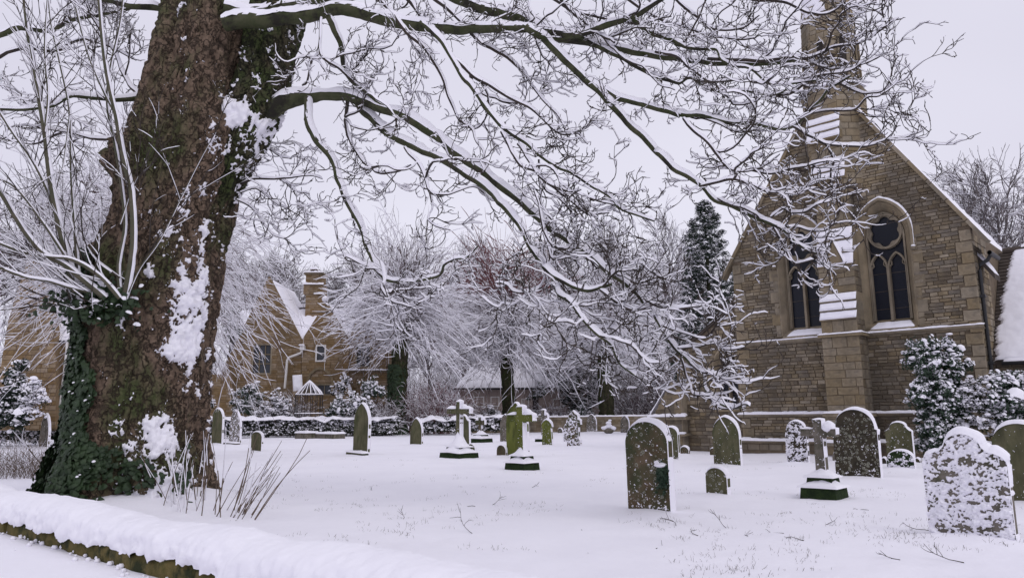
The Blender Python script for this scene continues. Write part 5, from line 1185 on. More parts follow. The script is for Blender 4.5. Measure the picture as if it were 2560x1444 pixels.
# ------------------------------------------------------------------ stone crosses
def cross_outline(w_, h, arm_z, aw, sh, fl=0.0):
    """shaft half width sh, arms reaching w_/2 at height arm_z, arm half height aw"""
    a = w_ / 2
    L = [(-sh * 1.12, 0), (-sh, arm_z - aw), (-a, arm_z - aw * (1 + fl)), (-a, arm_z + aw * (1 + fl)), (-sh, arm_z + aw), (-sh * (1 + fl), h), (-.001, h)]
    return L[:-1] + [(-x_, z_) for x_, z_ in reversed(L[:-1])]
def stone_cross(px, base_y, top_y, wpx, mt, steps, lab, arm=.68, sh=.11, aw=.09, tilt=0, heap=0.0, capt=.07, th=.13, fl=0.0, rot=None, fsn=.04):
    c, wd, H = place(px - wpx / 2, px + wpx / 2, top_y, base_y); d = math.hypot(c[0], c[1])
    root = empty('stone_cross', (c[0], c[1], 0), GROT if rot is None else rot); root.rotation_euler[1] = math.radians(tilt); tag(root, lab, 'gravestone', 'stone crosses among the graves')
    z = -.05
    for (sw, sd_, z1, hh) in steps:
        b = MB().box((-sw / 2, -sd_ / 2, z), (sw / 2, sd_ / 2, z1), .02).build('step', 'g' and M['g_moss'], root)
        nu = 34; snow_sheet(b, [(-sw / 2 - .03, -sd_ / 2 - .03, z1 - .01), (sw / 2 + .03, -sd_ / 2 - .03, z1 - .01), (sw / 2 + .03, sd_ / 2 + .03, z1 - .01), (-sw / 2 - .03, sd_ / 2 + .03, z1 - .01)], nu, nu, hh,
                   edge=lambda P, U_, V_, h_: h_ * (.35 + 1.0 * np.sin(np.clip(U_, 0, 1) * PI) ** .6 * np.sin(V_ * PI) ** .5) + heap * 1.0 * np.exp(-((P[..., 0] / (sw * .27)) ** 2 + (P[..., 1] / (sd_ * .30)) ** 2)))
        z = z1
    out = [(x_, z + zz) for x_, zz in cross_outline(wd, H - z - capt * .4, (H - z) * arm, aw, sh, fl)]
    slab(out, th, 'cross', mt, root); cap_snow(out, th, capt, root, seed=px)
    if fsn: face_snow(out, th, fsn, root, px * .1)
    # snow heaped in the crook of the right arm
    V, F = ico((sh + wd * .12, .0, z + (H - z) * arm + aw + capt * .55), .10, 3, .9, .4); V = V * 1.0; mk('snow', V, F, M['snow'], root)
    return root
stone_cross(1148, 1143, 1000, 58, 'g_green', [(.95, .85, .17, .10), (.66, .56, .34, .08)], 'green stone cross rising from a cone of snow over dark steps', .76, .10, .085, 1, .42, .11, .14)
stone_cross(1306, 1172, 1012, 66, 'g_bright', [(.66, .58, .17, .09), (.46, .4, .33, .07)], 'bright green cross on two mossy snow-topped steps before the broad cusped stone', .74, .11, .09, 0, .16, .09, .14)
stone_cross(1202, 1106, 1040, 24, 'g_brown', [(.9, .8, .22, .12), (.6, .5, .4, .08)], 'small pale distant cross on snowy steps left of the grey pointed stone', .66, .10, .11, 0, .12, .09, .12, .12)
stone_cross(2062, 1243, 1044, 92, 'g_grey', [(.56, .52, .17, .08), (.40, .36, .32, .06)], 'grey-green plain cross on two moss-dark steps in the right foreground', .75, .075, .06, 0, .07, .055, .12, fsn=.12)
stone_cross(1360, 1104, 1022, 24, 'g_grey', [(.7, .6, .16, .1)], 'lichened short-armed cross behind the pale lichen-green stone', .70, .12, .14, 0, .1, .09, .12, .1, fsn=.2)

# low kerbed graves and a snow-laden urn far back
def low_grave(x0, x1, yt, yb, lab, L=.9):
    c, wd, h = place(x0, x1, yt, yb); root = empty('low_tomb', tuple(c), GROT); tag(root, lab, 'tomb')
    b = MB().box((-wd / 2, -L / 2, -.1), (wd / 2, L / 2, h - .07), .03).build('chest', M['g_grey'], root)
    snow_sheet(b, [(-wd / 2 - .03, -L / 2 - .03, h - .08), (wd / 2 + .03, -L / 2 - .03, h - .08), (wd / 2 + .03, L / 2 + .03, h - .08), (-wd / 2 - .03, L / 2 + .03, h - .08)], 22, 22, .12)
low_grave(752, 780, 1078, 1096, 'low grey tomb chest with snow on top, before the hedge, left one of two')
low_grave(804, 848, 1080, 1096, 'low broad tomb slab under snow before the hedge, right one of two')
c = gnd(1522, 1083); root = empty('snowy_urn', tuple(c)); tag(root, 'low stone urn heaped with snow lumps near the dark shrubs', 'urn')
ub = MB(); ub.add(*ico((0, 0, .2), .36, 3, .6)).add(*ico((0, 0, .5), .22, 3, .8)); ub.build('bowl', M['g_grey'], root, True)
for (dx_, dz, r) in ((-.3, .38, .22), (.28, .36, .24), (0, .48, .26), (0, .72, .2), (.1, .9, .12)):
    V, F = ico((dx_, -.05, dz), r, 3, .6, .5); mk('snow', V, F, M['snow'], root)

# ------------------------------------------------------------------ bushes and hedges
_lf = np.array([(0, -.5, 0), (.26, 0, .03), (0, .55, -.04), (-.26, 0, .03)]); _lfF = np.array([(0, 1, 2), (0, 2, 3)])
def clumps(cent, r, nleaf, lsize, nsnow, ssize, flat=.95, down=.1):
    """leaves round each clump centre, snow lumps on the clump's top: leaf pos/normal, snow pos"""
    n = len(cent); i = np.repeat(np.arange(n), nleaf); d = rng.normal(size=(len(i), 3)); d /= np.linalg.norm(d, axis=1)[:, None]; d[:, 2] *= flat
    rr = np.broadcast_to(r, (n,))[i][:, None]; lp = cent[i] + d * rr * rng.random((len(i), 1)) ** .4; ln = d + rng.normal(size=d.shape) * .5
    j = np.repeat(np.arange(n), nsnow * 2); e = rng.normal(size=(len(j), 3)); e /= np.linalg.norm(e, axis=1)[:, None]; e[:, 2] = np.abs(e[:, 2]) * flat * rng.uniform(.2, 1.1, len(j)); e *= rng.uniform(.5, 1.15, (len(j), 1))
    spn = cent[j] + e * np.broadcast_to(r, (n,))[j][:, None]; return lp, ln, spn
def bush(name, base, cent, r, lab, cat, leafm='leaf', nleaf=60, lsize=.07, nsnow=8, ssize=.13, group=None, trunk_=None, dirt=1):
    r = r * rng.uniform(.45, 1.5, len(cent)); cent = cent + rng.normal(size=cent.shape) * .09
    root = empty(name, tuple(base)); tag(root, lab, cat, group); b = np.array(base, float)
    lp, ln, spn = clumps(cent, r, nleaf, lsize, nsnow, ssize)
    V, F = leaves(lp, ln, rng.uniform(.7, 1.4, len(lp)) * lsize, _lf, _lfF); tag(mk('foliage', V - b, F, M[leafm], root, False), kind='stuff')
    sn = rng.normal(size=spn.shape) * .55 + [.25, -.25, 1]
    V, F = leaves(spn, sn, rng.lognormal(-.75, .5, len(spn)) * ssize, _dome, _domeF); tag(mk('snow', V - b, F, M['snow'], root), kind='stuff')
    if len(cent) < 420:
        PV, PF, o_ = [], [], 0; rs_ = np.broadcast_to(r, (len(cent),))
        for k in range(len(cent)):
            if fbm(cent[k] * 1.6, 2) + .25 * (rng.random() - .5) > .5:
                V, F = ico(cent[k] + np.array([.1, -.1, .55]) * rs_[k] + rng.normal(size=3) * rs_[k] * .3, min(rs_[k], .2 if len(cent) < 420 and b[1] < 25 else 9) * rng.uniform(.25, .5), 2, rng.uniform(.35, .7), 1.1); PV.append(V); PF.append(F + o_); o_ += len(V)
        tag(mk('snow_pads', np.concatenate(PV) - b, np.concatenate(PF), M['snow'], root), kind='stuff')
    if trunk_:
        mb = MB()
        for (p0, p1, r_) in trunk_: mb.tube(np.linspace(p0, p1, 5) - b, r_, 6)
        tag(mb.build('stems', M['bark_dark'], root, True), kind='stuff')
    return root
def ell(c, r, n, fn=None):
    d = rng.normal(size=(n, 3)); d /= np.linalg.norm(d, axis=1)[:, None]; p = np.array(c) + d * np.array(r) * (rng.random((n, 1)) ** .45); return p
# tall holly by the church wall, and its neighbours
hb = at(2355, 1150, 18.7) * [1, 1, 0]
Yh = 18.7
def pxc(lst, n, Y, dY=.5):
    out = []
    for (x, y, r) in lst:
        k = max(2, int(n * r * r / 900)); a = rng.random(k) * 2 * PI; q = np.sqrt(rng.random(k)) * r
        for aa, qq in zip(a, q): out.append(at(x + qq * math.cos(aa), y + qq * math.sin(aa), Y + rng.uniform(-dY, dY) * (r / 50)))
    return np.array(out)
hol = pxc([(2320, 870, 26), (2295, 890, 24), (2370, 890, 34), (2335, 930, 40), (2390, 925, 22), (2345, 985, 52), (2310, 975, 26), (2395, 985, 24), (2345, 1045, 55), (2400, 1040, 25), (2335, 1095, 40), (2425, 920, 12)], 18, Yh)
bush('holly_bush', hb, hol, .16, 'tall dark holly loaded with snow in front of the church corner', 'bush', nleaf=85, lsize=.075, nsnow=15, ssize=.10, trunk_=[(hb + [0, .5, 0], hb + [.1, .6, 2.2], .05)])
hb2 = at(2440, 1128, 18.2) * [1, 1, 0]; sh2 = pxc([(2440, 985, 26), (2425, 1015, 34), (2460, 1005, 30), (2450, 1040, 36), (2470, 955, 14)], 14, hb2[1] + .2)
bush('shrub', hb2, sh2, .16, 'loose pale-leaved snowy shrub between the holly and the right-hand evergreen', 'bush', leafm='hedge', nleaf=30, lsize=.06, nsnow=12, ssize=.09)
hb3 = at(2540, 1140, 17.8) * [1, 1, 0]; sh3 = pxc([(2520, 965, 30), (2550, 990, 44), (2500, 1000, 30), (2540, 1040, 50), (2590, 1000, 50)], 16, hb3[1] + .4)
bush('evergreen_shrub', hb3, sh3, .17, 'broad dark evergreen under heavy snow at the right edge below the wing roof', 'bush', nleaf=80, lsize=.07, nsnow=16, ssize=.12)
# conifer and shrub by the far left building
b_ = gnd(30, 1100); cf = pxc([(50, 910, 14), (40, 940, 24), (38, 975, 32), (30, 1010, 36), (25, 1040, 38)], 26, 36, .8)
bush('conifer_bush', at(30, 1086, 36), cf, .26, 'dark snowy conifer against the left-hand stone gable', 'bush', 'conifer', 70, .16, 9, .22)
cf = pxc([(90, 960, 20), (80, 985, 26), (85, 1015, 26)], 20, 35, .8)
bush('shrub', at(85, 1086, 35), cf, .24, 'pale frosted shrub right of the dark conifer at the far left', 'bush', 'hedge', 26, .10, 12, .18)
# hedges
def hedge(x0, x1, yt0, yt1, yb0, yb1, Y0, Y1, lab, thick=1.0, dens_=1.0, name='hedge'):
    n = int(abs(x1 - x0) / 6 * dens_); t = rng.random(n * 5)
    A0, A1 = at(x0, yt0, Y0), at(x1, yt1, Y1); B0, B1 = at(x0, yb0, Y0), at(x1, yb1, Y1)
    top = A0 + (A1 - A0) * t[:, None]; bot = B0 + (B1 - B0) * t[:, None]; s = rng.random(len(t))[:, None]
    c = bot + (top - bot) * s; c[:, 1] += rng.uniform(0, thick, len(t)) * np.where(s[:, 0] > .75, 1, .3) ; c[:, 2] += (fbm(c * .8, 2) - .5) * .3
    root = bush(name, (A0 + A1) / 2 * [1, 1, 0], c, .24, lab, 'hedge', 'hedge', 46, .10, 7, .15)
    b = (A0 + A1) / 2 * [1, 1, 0]; nu = max(30, int(abs(x1 - x0) / 2.2)); u = np.linspace(0, 1, nu); v = np.linspace(-.25, 1, 14)
    P = (A0[None, None] + (A1 - A0)[None, None] * u[:, None, None]) * np.ones((1, 14, 1)); P[..., 1] += v[None] * thick * 1.1
    P[..., 2] += (fbm(P * 1.6, 3) - .5) * .5 + .20 - .5 * np.clip(-v[None], 0, 1) ** 1.2 * 2 - .6 * np.clip(v[None] - .8, 0, 1)
    i = (np.arange(nu - 1)[:, None] * 14 + np.arange(13)[None]).ravel(); mk('snow_top', (P - b).reshape(-1, 3), np.stack([i, i + 14, i + 15, i + 1], 1), M['snow'], root)
    mb = MB(); nn = 2; V = []
    for A_, B_ in ((A0, B0), (A1, B1)): V += [B_ - b + [0, .35, 0], A_ - b + [0, .35, -.1], A_ - b + [0, thick, -.1], B_ - b + [0, thick, 0]]
    mb.add(V, np.array([(0, 1, 5, 4), (1, 2, 6, 5), (2, 3, 7, 6)])).build('core', M['hedge'], root)
hedge(505, 990, 1050, 1050, 1088, 1082, 50, 52, 'clipped snow-topped hedge running from the trunk to the first lime', 1.4, 1.2)
hedge(1040, 1270, 1052, 1044, 1080, 1074, 53, 54, 'low dark snowy hedge behind the central crosses', 1.2, 1.0)
hedge(-40, 175, 1052, 1050, 1100, 1098, 40, 41, 'snow-covered hedge at the far left beyond the trunk', 1.2, 1.3)
# boundary wall seen far back behind the graves
A_ = at(1180, 1040, 58); B_ = at(1720, 1036, 58)
fw = empty('far_boundary_wall', (A_[0], A_[1], 0)); tag(fw, 'long low stone wall with a strip of snow, far behind the central graves', 'wall')
w1_ = MB().box((0, 0, -.3), (B_[0] - A_[0], .35, A_[2] - .1)).build('wall', M['mortar'], fw)
lay(w1_, (0, 0, 0), (1, 0, 0), (0, -1, 0), courses(0, A_[2] - .1, (.15, .22)), lambda a, b: [(0, B_[0] - A_[0])], (.3, .7), 'rubble', 0, .03)
snow_ledge(w1_, (0, .2, A_[2] - .12), (B_[0] - A_[0], .2, A_[2] - .12), .25, .14)

# ------------------------------------------------------------------ stems and twigs close to the ground
def stems(name, lab, cat, S, D, L, K, r, matn, wob, lift, parent_base, side=0, individual=True, h=.010, group=None):
    root = empty(name, tuple(parent_base)); tag(root, lab, cat, group); b = np.array(parent_base, float)
    P = grow(S, D, L, K, wob, lift); R = taper(r, K, .45)
    if individual:
        for i in range(len(P)):
            V, F, mi = twigmesh(P[i:i + 1], R[i:i + 1], h, S=np.array([.75, -.1, .65])); mk('stem', V - b, F, [M[matn], M['snow_twig']], root, True, mi=mi)
    else:
        V, F, mi = twigmesh(P, R, h); tag(mk('stems', V - b, F, [M[matn], M['snow_twig']], root, True, mi=mi), kind='stuff')
    if side:
        S2, D2, _, _ = spawn(P, side, .3, .95, (25, 50)); Q = grow(S2, D2, np.median(L) * .25, 4, .1, .03); V, F, mi = twigmesh(Q, taper(np.full(len(Q), np.median(r) * .5), 4, .6), h * .8)
        tag(mk('twigs', V - b, F, [M[matn], M['snow_twig']], root, True, mi=mi), kind='stuff')
    return P
n = 62; bx = rng.uniform(395, 640, n); S = np.array([gnd(x, 1262 + (x - 395) * .12 + rng.uniform(-14, 14)) for x in bx]); D = np.stack([(bx - 470) / 300 + rng.normal(0, .16, n), rng.normal(0, .15, n), np.full(n, 1.0)], 1)
stems('bare_saplings', 'fan of thin bare brown stems rising from the snow right of the tree foot', 'plant', S, D, rng.uniform(.55, 1.25, n), 6, rng.uniform(.0055, .009, n), 'stick', .04, .02, gnd(520, 1270), individual=True)
n = 26; bx = rng.uniform(120, 400, n); S = np.array([gnd(x, 1245 + (x - 100) * .08) for x in bx]); D = np.stack([rng.normal(-.15, .3, n), rng.normal(-.1, .12, n), np.full(n, 1.0)], 1)
stems('ivy_foot_saplings', 'snow-caked stems standing against the ivy at the foot of the trunk', 'plant', S, D, rng.uniform(.5, 1.7, n), 8, rng.uniform(.008, .014, n), 'stick', .06, .02, gnd(260, 1250), side=2, h=.016)
n = 380; bx = rng.uniform(-40, 105, n); S = np.array([gnd(x, 1185 + rng.uniform(-8, 12)) for x in bx]); D = np.stack([rng.normal(.1, .4, n), rng.normal(0, .2, n), np.full(n, 1.0)], 1)
stems('dry_grass_clump', 'tangle of dead brown stalks in the snow at the left edge', 'plant', S, D, rng.uniform(.4, 1.1, n), 6, np.full(n, .0045), 'stick', .12, -.04, gnd(30, 1185), individual=False)
n = 9; sb = gnd(1948, 1122) + [0, .3, 0]; S = np.repeat(sb[None], n, 0) + rng.normal(size=(n, 3)) * [.1, .1, 0]; D = np.stack([rng.normal(-.3, .6, n), rng.normal(0, .2, n), np.full(n, .9)], 1)
Pb = stems('bare_shrub', 'thin leafless shrub with snow beads against the church plinth', 'bush', S, D, rng.uniform(1.0, 1.7, n), 8, np.full(n, .012), 'stick', .10, .0, sb, side=0, h=.02)
S2, D2, _, _ = spawn(Pb, 7, .25, .95, (30, 60)); Q = grow(S2, D2, .5, 5, .18, .04); V, F, mi = twigmesh(Q, taper(np.full(len(Q), .006), 5, .6), .016)
shrub_root = [o for o in sc.objects if o.name.startswith('bare_shrub')][0]; tag(mk('twigs', V - sb, F, [M['stick'], M['snow_twig']], shrub_root, True, mi=mi), kind='stuff')
# dead grass poking through the snow, and fallen twigs
n = 900; px_ = rng.uniform(560, 2560, n); py_ = 1125 + 320 * rng.random(n) ** .8; cl_ = np.array([gnd(x, y) for x, y in zip(px_, py_)]); kk = fbm(cl_ * .7, 2) > .45; cl_ = cl_[kk]
S = np.repeat(cl_, 5, 0) + rng.normal(size=(len(cl_) * 5, 3)) * [.05, .05, 0]; S[:, 2] = ground_h(S[:, 0], S[:, 1]) - .01
D = rng.normal(size=S.shape) * [.5, .5, .1] + [0, 0, 1]; P = grow(S, D, rng.uniform(.02, .065, len(S)), 3, .2); V, F = tubes(P, taper(np.full(len(S), .0019), 3, .4), 3)
tag(mk('grass_tips', V, F, M['grass']), kind='stuff')
TWL = ['short upright-leaning twig in the snow left of the stepped cross', 'longest bent twig below the cross on the snowy mound', 'nearly straight twig right of the longest bent twig', 'twig lying in the lower middle of the open snow', 'short twig left of the middle, above the wall snow', 'long forked twig just under the large rusty headstone', 'twig below the low near footstone, slanting left', 'twig in front of the low footstone, nearest the camera', 'small hooked twig between the rusty headstone and the low footstone', 'twig in the snow below the right foreground cross, left one', 'twig below the right foreground cross, lower one', 'thin twig slanting up in front of the stepped cross at the right', 'small twig between the right cross and the snow-plastered stone', 'long dark twig at the foot of the snow-plastered stone', 'twig near the bottom edge left of the snow-plastered stone', 'twig near the bottom edge below the rusty headstone', 'tiny twig near the bottom centre of the open snow', 'small twig left of the foot of the rusty headstone', 'tiny flat twig right of the bright green cross steps', 'tiny twig between the stem fan and the open snow', 'thin twig touching the left foot of the snow-plastered stone']
for ti_, (x, y, a, L) in enumerate([(1100, 1237, 1.3, .22), (1188, 1268, 2.6, .4), (1232, 1262, 1.2, .35), (1180, 1338, 2.2, .4), (1008, 1303, 1.5, .25), (1690, 1315, 1.3, .45), (1815, 1318, 2.2, .3), (1870, 1342, 1.7, .3), (1745, 1338, 2.4, .22), (1960, 1335, 2.3, .2), (2010, 1355, 2.5, .2), (2065, 1312, .6, .25), (2172, 1275, 2.4, .2), (2410, 1405, 2.6, .35), (2250, 1400, 2.0, .2), (1640, 1370, .8, .25), (1470, 1380, 1.2, .2), (1455, 1325, 2.0, .2), (1330, 1215, .4, .18), (930, 1220, 2.0, .2), (2325, 1330, 2.3, .3)]):
    p = gnd(x, y); p[2] = ground_h(p[0:1], p[1:2])[0] + .004; root = empty('fallen_twig', tuple(p)); root['label'] = TWL[ti_]; root['category'] = 'twig'; root['group'] = 'twigs fallen on the snow'
    P = grow(np.array([[0, 0, 0.]]), np.array([[math.cos(a) , math.sin(a) * 1.5, .10]]), L, 7, .12, .03); V, F = tubes(P, taper([.004], 7, .5), 4)
    mb = MB().add(V, F); S2, D2, _, _ = spawn(P, 3, .3, .9, (30, 60)); Q = grow(S2, D2, L * .35, 4, .2, .03); V, F = tubes(Q, taper(np.full(3, .003), 4, .5), 4); mb.add(V, F); mb.build('twig', M['twig'], root, True)

# ------------------------------------------------------------------ buildings beyond the churchyard
def P2(x, y, Y): p = at(x, y, Y); return (p[0], p[2])
def poly_iv(poly):
    P = np.array(poly)
    def cr(z):
        xs = []
        for i in range(len(P)):
            a, b = P[i], P[(i + 1) % len(P)]
            if (a[1] > z) != (b[1] > z): xs.append(a[0] + (b[0] - a[0]) * (z - a[1]) / (b[1] - a[1]))
        xs.sort(); return [(xs[i], xs[i + 1]) for i in range(0, len(xs) - 1, 2)]
    def f(z0, z1):
        A_, B_ = cr(z0 + .01), cr(z1 - .01); out = []
        for (a, b) in A_:
            for (c, d) in B_:
                lo, hi = max(a, c), min(b, d)
                if hi > lo: out.append((lo, hi))
        return out
    return f
def house_wall(parent, px, Y, back, holes=(), name='wall', hs=(.16, .26), lens=(.35, .8), matn='house', mort='house_mortar', np_=40):
    b = np.array(parent.location); poly = [(P2(x, y, Y)[0] - b[0], P2(x, y, Y)[1]) for x, y in px]
    hl = [[(q[0] - b[0], q[1]) for q in h] for h in holes]
    w = MB().plate(poly, hl, Y - b[1], Y - b[1] + back).build(name, M[mort], parent)
    f0 = poly_iv(poly)
    def f(z0, z1):
        iv = f0(z0, z1)
        for h in hl:
            x0, x1 = min(q[0] for q in h), max(q[0] for q in h); zz0, zz1 = min(q[1] for q in h), max(q[1] for q in h)
            if z1 > zz0 and z0 < zz1: iv = cut(iv, [(x0, x1)])
        return iv
    lay(w, (0, Y - b[1], 0), (1, 0, 0), (0, -1, 0), courses(0, max(p[1] for p in poly), hs), f, lens, matn, np_, .03)
    return w
def hwin(parent, x0, x1, y0, y1, Y, nx_, ny_, fr='ashlar', gl='glass_house', sur=.12, bar=.05, sash=None):
    b = np.array(parent.location); a, c = P2(x0, y1, Y), P2(x1, y0, Y); X0, Z0, X1, Z1 = a[0] - b[0], a[1], c[0] - b[0], c[1]; yy = Y - b[1]
    w = MB().plate([(X0 - sur, Z0 - sur), (X1 + sur, Z0 - sur), (X1 + sur, Z1 + sur), (X0 - sur, Z1 + sur)], [[(X0, Z0), (X1, Z0), (X1, Z1), (X0, Z1)]], yy - .05, yy + .2).build('window', M['ashlar' if fr != 'white' else 'white'], parent)
    MB().box((X0, yy + .12, Z0), (X1, yy + .14, Z1)).build('pane', M[gl], w)
    m_ = MB()
    for i in range(1, nx_): x = X0 + (X1 - X0) * i / nx_; m_.box((x - bar / 2, yy + .04, Z0), (x + bar / 2, yy + .12, Z1))
    for i in range(1, ny_): z = Z0 + (Z1 - Z0) * i / ny_; m_.box((X0, yy + .05, z - bar / 2), (X1, yy + .115, z + bar / 2))
    if nx_ > 1 or ny_ > 1: m_.build('glazing_grid', M[fr], w)
    return w
def rect(x0, x1, y0, y1, Y): a, c = P2(x0, y1, Y), P2(x1, y0, Y); return [(a[0], a[1]), (c[0], a[1]), (c[0], c[1]), (a[0], c[1])]
HY = 62.0
HO = empty('gabled_stone_house', tuple(at(760, 1040, HY) * [1, 1, 0])); hb_ = np.array(HO.location)
tag(HO, 'golden stone gabled house with tall stepped chimney and snowy roofs behind the hedge', 'house')
GA = [(555, 1046), (555, 925), (672, 690), (754, 850), (754, 1046)]
GB = [(754, 1046), (754, 850), (816, 753), (872, 850), (872, 1046)]
GCc = [(872, 1046), (872, 850), (908, 748), (990, 895), (990, 1046)]
house_wall(HO, GA, HY, .5, [rect(632, 678, 862, 932, HY)])
house_wall(HO, GB, HY - .15, .5, [rect(792, 812, 865, 900, HY - .15), rect(776, 828, 962, 985, HY - .15)])
house_wall(HO, GCc, HY + .1, .5, [rect(892, 925, 862, 915, HY + .1)])
house_wall(HO, [(500, 1046), (500, 935), (580, 935), (580, 1046)], HY - 1.0, .5, np_=0)
hwin(HO, 632, 678, 862, 932, HY, 3, 3); hwin(HO, 792, 812, 865, 900, HY - .15, 1, 2, 'white'); hwin(HO, 776, 828, 962, 985, HY - .15, 3, 1); hwin(HO, 892, 925, 862, 915, HY + .1, 3, 2)
def gable_roof(px, apex, l, r_, Y, back, parent=HO, over=.25, h=.12):
    b = np.array(parent.location); A_ = np.array([P2(*apex, Y)[0] - b[0], 0, P2(*apex, Y)[1]]); y0, y1 = Y - b[1] - over, Y - b[1] + back
    for e in (l, r_):
        E_ = np.array([P2(*e, Y)[0] - b[0], 0, P2(*e, Y)[1]]); n = np.array([-(A_ - E_)[2], 0, (A_ - E_)[0]]); n /= np.linalg.norm(n); n *= 1 if n[2] > 0 else -1; A0_ = A_; y0q = y0 + .75; sg = np.array([0, 0, -.30])
        A_ = A_ + sg; E_ = E_ + sg; y0, yk = y0q, y0
        r = MB().add([E_ + [0, y0, 0] + n * .02, A_ + [0, y0, 0] + n * .02, A_ + [0, y1, 0] + n * .02, E_ + [0, y1, 0] + n * .02, E_ + [0, y0, 0] + n * .14, A_ + [0, y0, 0] + n * .14, A_ + [0, y1, 0] + n * .14, E_ + [0, y1, 0] + n * .14],
                     np.array([(0, 1, 2, 3), (4, 5, 6, 7), (0, 1, 5, 4), (1, 2, 6, 5), (2, 3, 7, 6), (3, 0, 4, 7)])).build('roof', M['tile'], parent)
        snow_sheet(r, [E_ + [0, y0 - .05, 0] + n * .13, A_ + [0, y0 - .05, 0] + n * .13, A_ + [0, y1, 0] + n * .13, E_ + [0, y1, 0] + n * .13], 26, 26, h); A_ = A0_; y0 = yk
gable_roof(None, (672, 688), (550, 935), (756, 853), HY, 7); gable_roof(None, (816, 751), (752, 852), (876, 855), HY - .15, 5); gable_roof(None, (908, 746), (868, 855), (994, 903), HY + .1, 6)
e0, e1, r0, r1_ = at(600, 850, HY + .4), at(985, 850, HY + .4), at(600, 775, HY + 5), at(985, 768, HY + 5)
mr_ = MB().add([e0 - hb_, e1 - hb_, r1_ - hb_, r0 - hb_, r0 - hb_ + [0, 5, -5], r1_ - hb_ + [0, 5, -5]], np.array([(0, 1, 2, 3), (3, 2, 5, 4)])).build('main_roof', M['tile'], HO)
snow_sheet(mr_, [e0 - hb_, e1 - hb_, r1_ - hb_, r0 - hb_], 60, 14, .25)
for (x0, x1) in ((728, 790), (830, 975)):
    P = np.linspace(at(x0, 772 - (x0 > 800) * 4, HY + 5), at(x1, 768, HY + 5), 20) - hb_; mb = MB().tube(P, .16, 6); rd = mb.build('ridge', M['tile'], mr_, True); V, F = snow_strip(P[None], np.full((1, 20), .16), .2); mk('snow', V, F, M['snow'], rd)
def px_box(mb, x0, x1, y0, y1, Y, d, b, t=0):
    a, c = P2(x0, y1, Y), P2(x1, y0, Y); return mb.box((a[0] - b[0], Y - b[1], a[1]), (c[0] - b[0], Y + d - b[1], c[1]), t)
CY = HY + 3.5
ch = px_box(MB(), 762, 806, 735, 800, CY, 1.6, hb_).build('chimney', M['house_mortar'], HO)
def chim(x0, x1, y0, y1, YY, par, n_=30):
    a, c = P2(x0, y1, YY), P2(x1, y0, YY); lay(par, (0, YY - hb_[1], 0), (1, 0, 0), (0, -1, 0), courses(a[1], c[1], (.16, .24)), lambda p, q: [(a[0] - hb_[0], c[0] - hb_[0])], (.3, .6), 'house', n_, .03)
chim(762, 806, 735, 800, CY, ch); c2 = px_box(MB(), 758, 806, 710, 735, CY - .05, 1.7, hb_).build('chimney_shoulder', M['house_mortar'], ch); chim(758, 806, 712, 735, CY - .05, ch)
c3_ = px_box(MB(), 764, 805, 684, 710, CY + .05, 1.5, hb_).build('chimney_stack', M['house_mortar'], ch); chim(764, 805, 684, 709, CY + .05, ch)
px_box(MB(), 760, 808, 680, 685, CY - .1, 1.8, hb_).build('chimney_cap', M['ashlar'], ch); px_box(MB(), 776, 793, 672, 680, CY + .3, .8, hb_).build('chimney_pot', M['house'], ch)
for (x0, x1, y, dd) in ((759, 809, 681, .6), (757, 809, 711, .35), (785, 808, 735, .35), (776, 793, 673, .3)):
    a = at(x0, y, CY - .05) - hb_; b = at(x1, y, CY - .05) - hb_; snow_ledge(ch, a + [0, .1, 0], b + [0, .1, 0], .25, .22); snow_sheet(ch, [a, b, b + [0, dd * 2.5, 0], a + [0, dd * 2.5, 0]], 8, 8, .18)
# finial, string, buttress strips, drainpipes, arch
V, F = ico(at(813, 750, HY - .3) - hb_ + [0, 0, .1], .28, 2, 1, .3); mk('finial_snow', V, F, M['snow'], HO)
stc = px_box(MB(), 870, 982, 925, 929, HY - .15, .3, hb_).build('string_course', M['ashlar'], HO); snow_ledge(stc, at(869, 925, HY) - hb_, at(982, 925, HY) - hb_, .25, .14)
for pts in ([(755, 875), (752, 882), (722, 893), (718, 900), (712, 970)], [(572, 944), (567, 1032)]):
    MB().tube([at(x, y, HY - .6) - hb_ for x, y in pts], .10, 8).build('downpipe', M['white'], HO, True)
hp_ = px_box(MB(), 749, 761, 863, 874, HY - .7, .4, hb_).build('hopper_head', M['white'], HO); snow_ledge(hp_, at(748, 863, HY - .6) - hb_, at(762, 863, HY - .6) - hb_, .2, .15)
ar_ = MB(); ap = [(P2(x, y, HY)[0] - hb_[0], P2(x, y, HY)[1]) for x, y in [(770, 985), (770, 955), (778, 935), (790, 924), (802, 920), (814, 924), (826, 935), (834, 955), (834, 985)]]; ar_.sweep(ap, .12, HY - .32 - hb_[1], HY - .15 - hb_[1]); ar_.build('relieving_arch', M['ashlar'], HO)
lp_ = [at(731, 938, HY - .8), at(755, 936, HY - .8), at(757, 975, HY - 1.6), at(733, 978, HY - 1.6)]; lr = MB().add([p - hb_ for p in lp_] + [p - hb_ - [0, 0, 1.5] for p in lp_], np.array([(0, 1, 2, 3), (3, 2, 6, 7), (0, 3, 7, 4), (1, 2, 6, 5)])).build('lean_to_roof', M['house'], HO); snow_sheet(lr, [p - hb_ + [0, 0, .02] for p in lp_], 10, 10, .2)
bt_ = MB().add([at(x, y, yy) - hb_ for x, y, yy in [(856, 930, HY - .2), (862, 930, HY - .2), (884, 985, HY - 1.4), (876, 985, HY - 1.4), (856, 1040, HY - .2), (862, 1040, HY - .2), (884, 1040, HY - 1.4), (876, 1040, HY - 1.4)]], np.array([(0, 1, 2, 3), (0, 3, 7, 4), (1, 2, 6, 5), (3, 2, 6, 7)])).build('buttress', M['house'], HO)
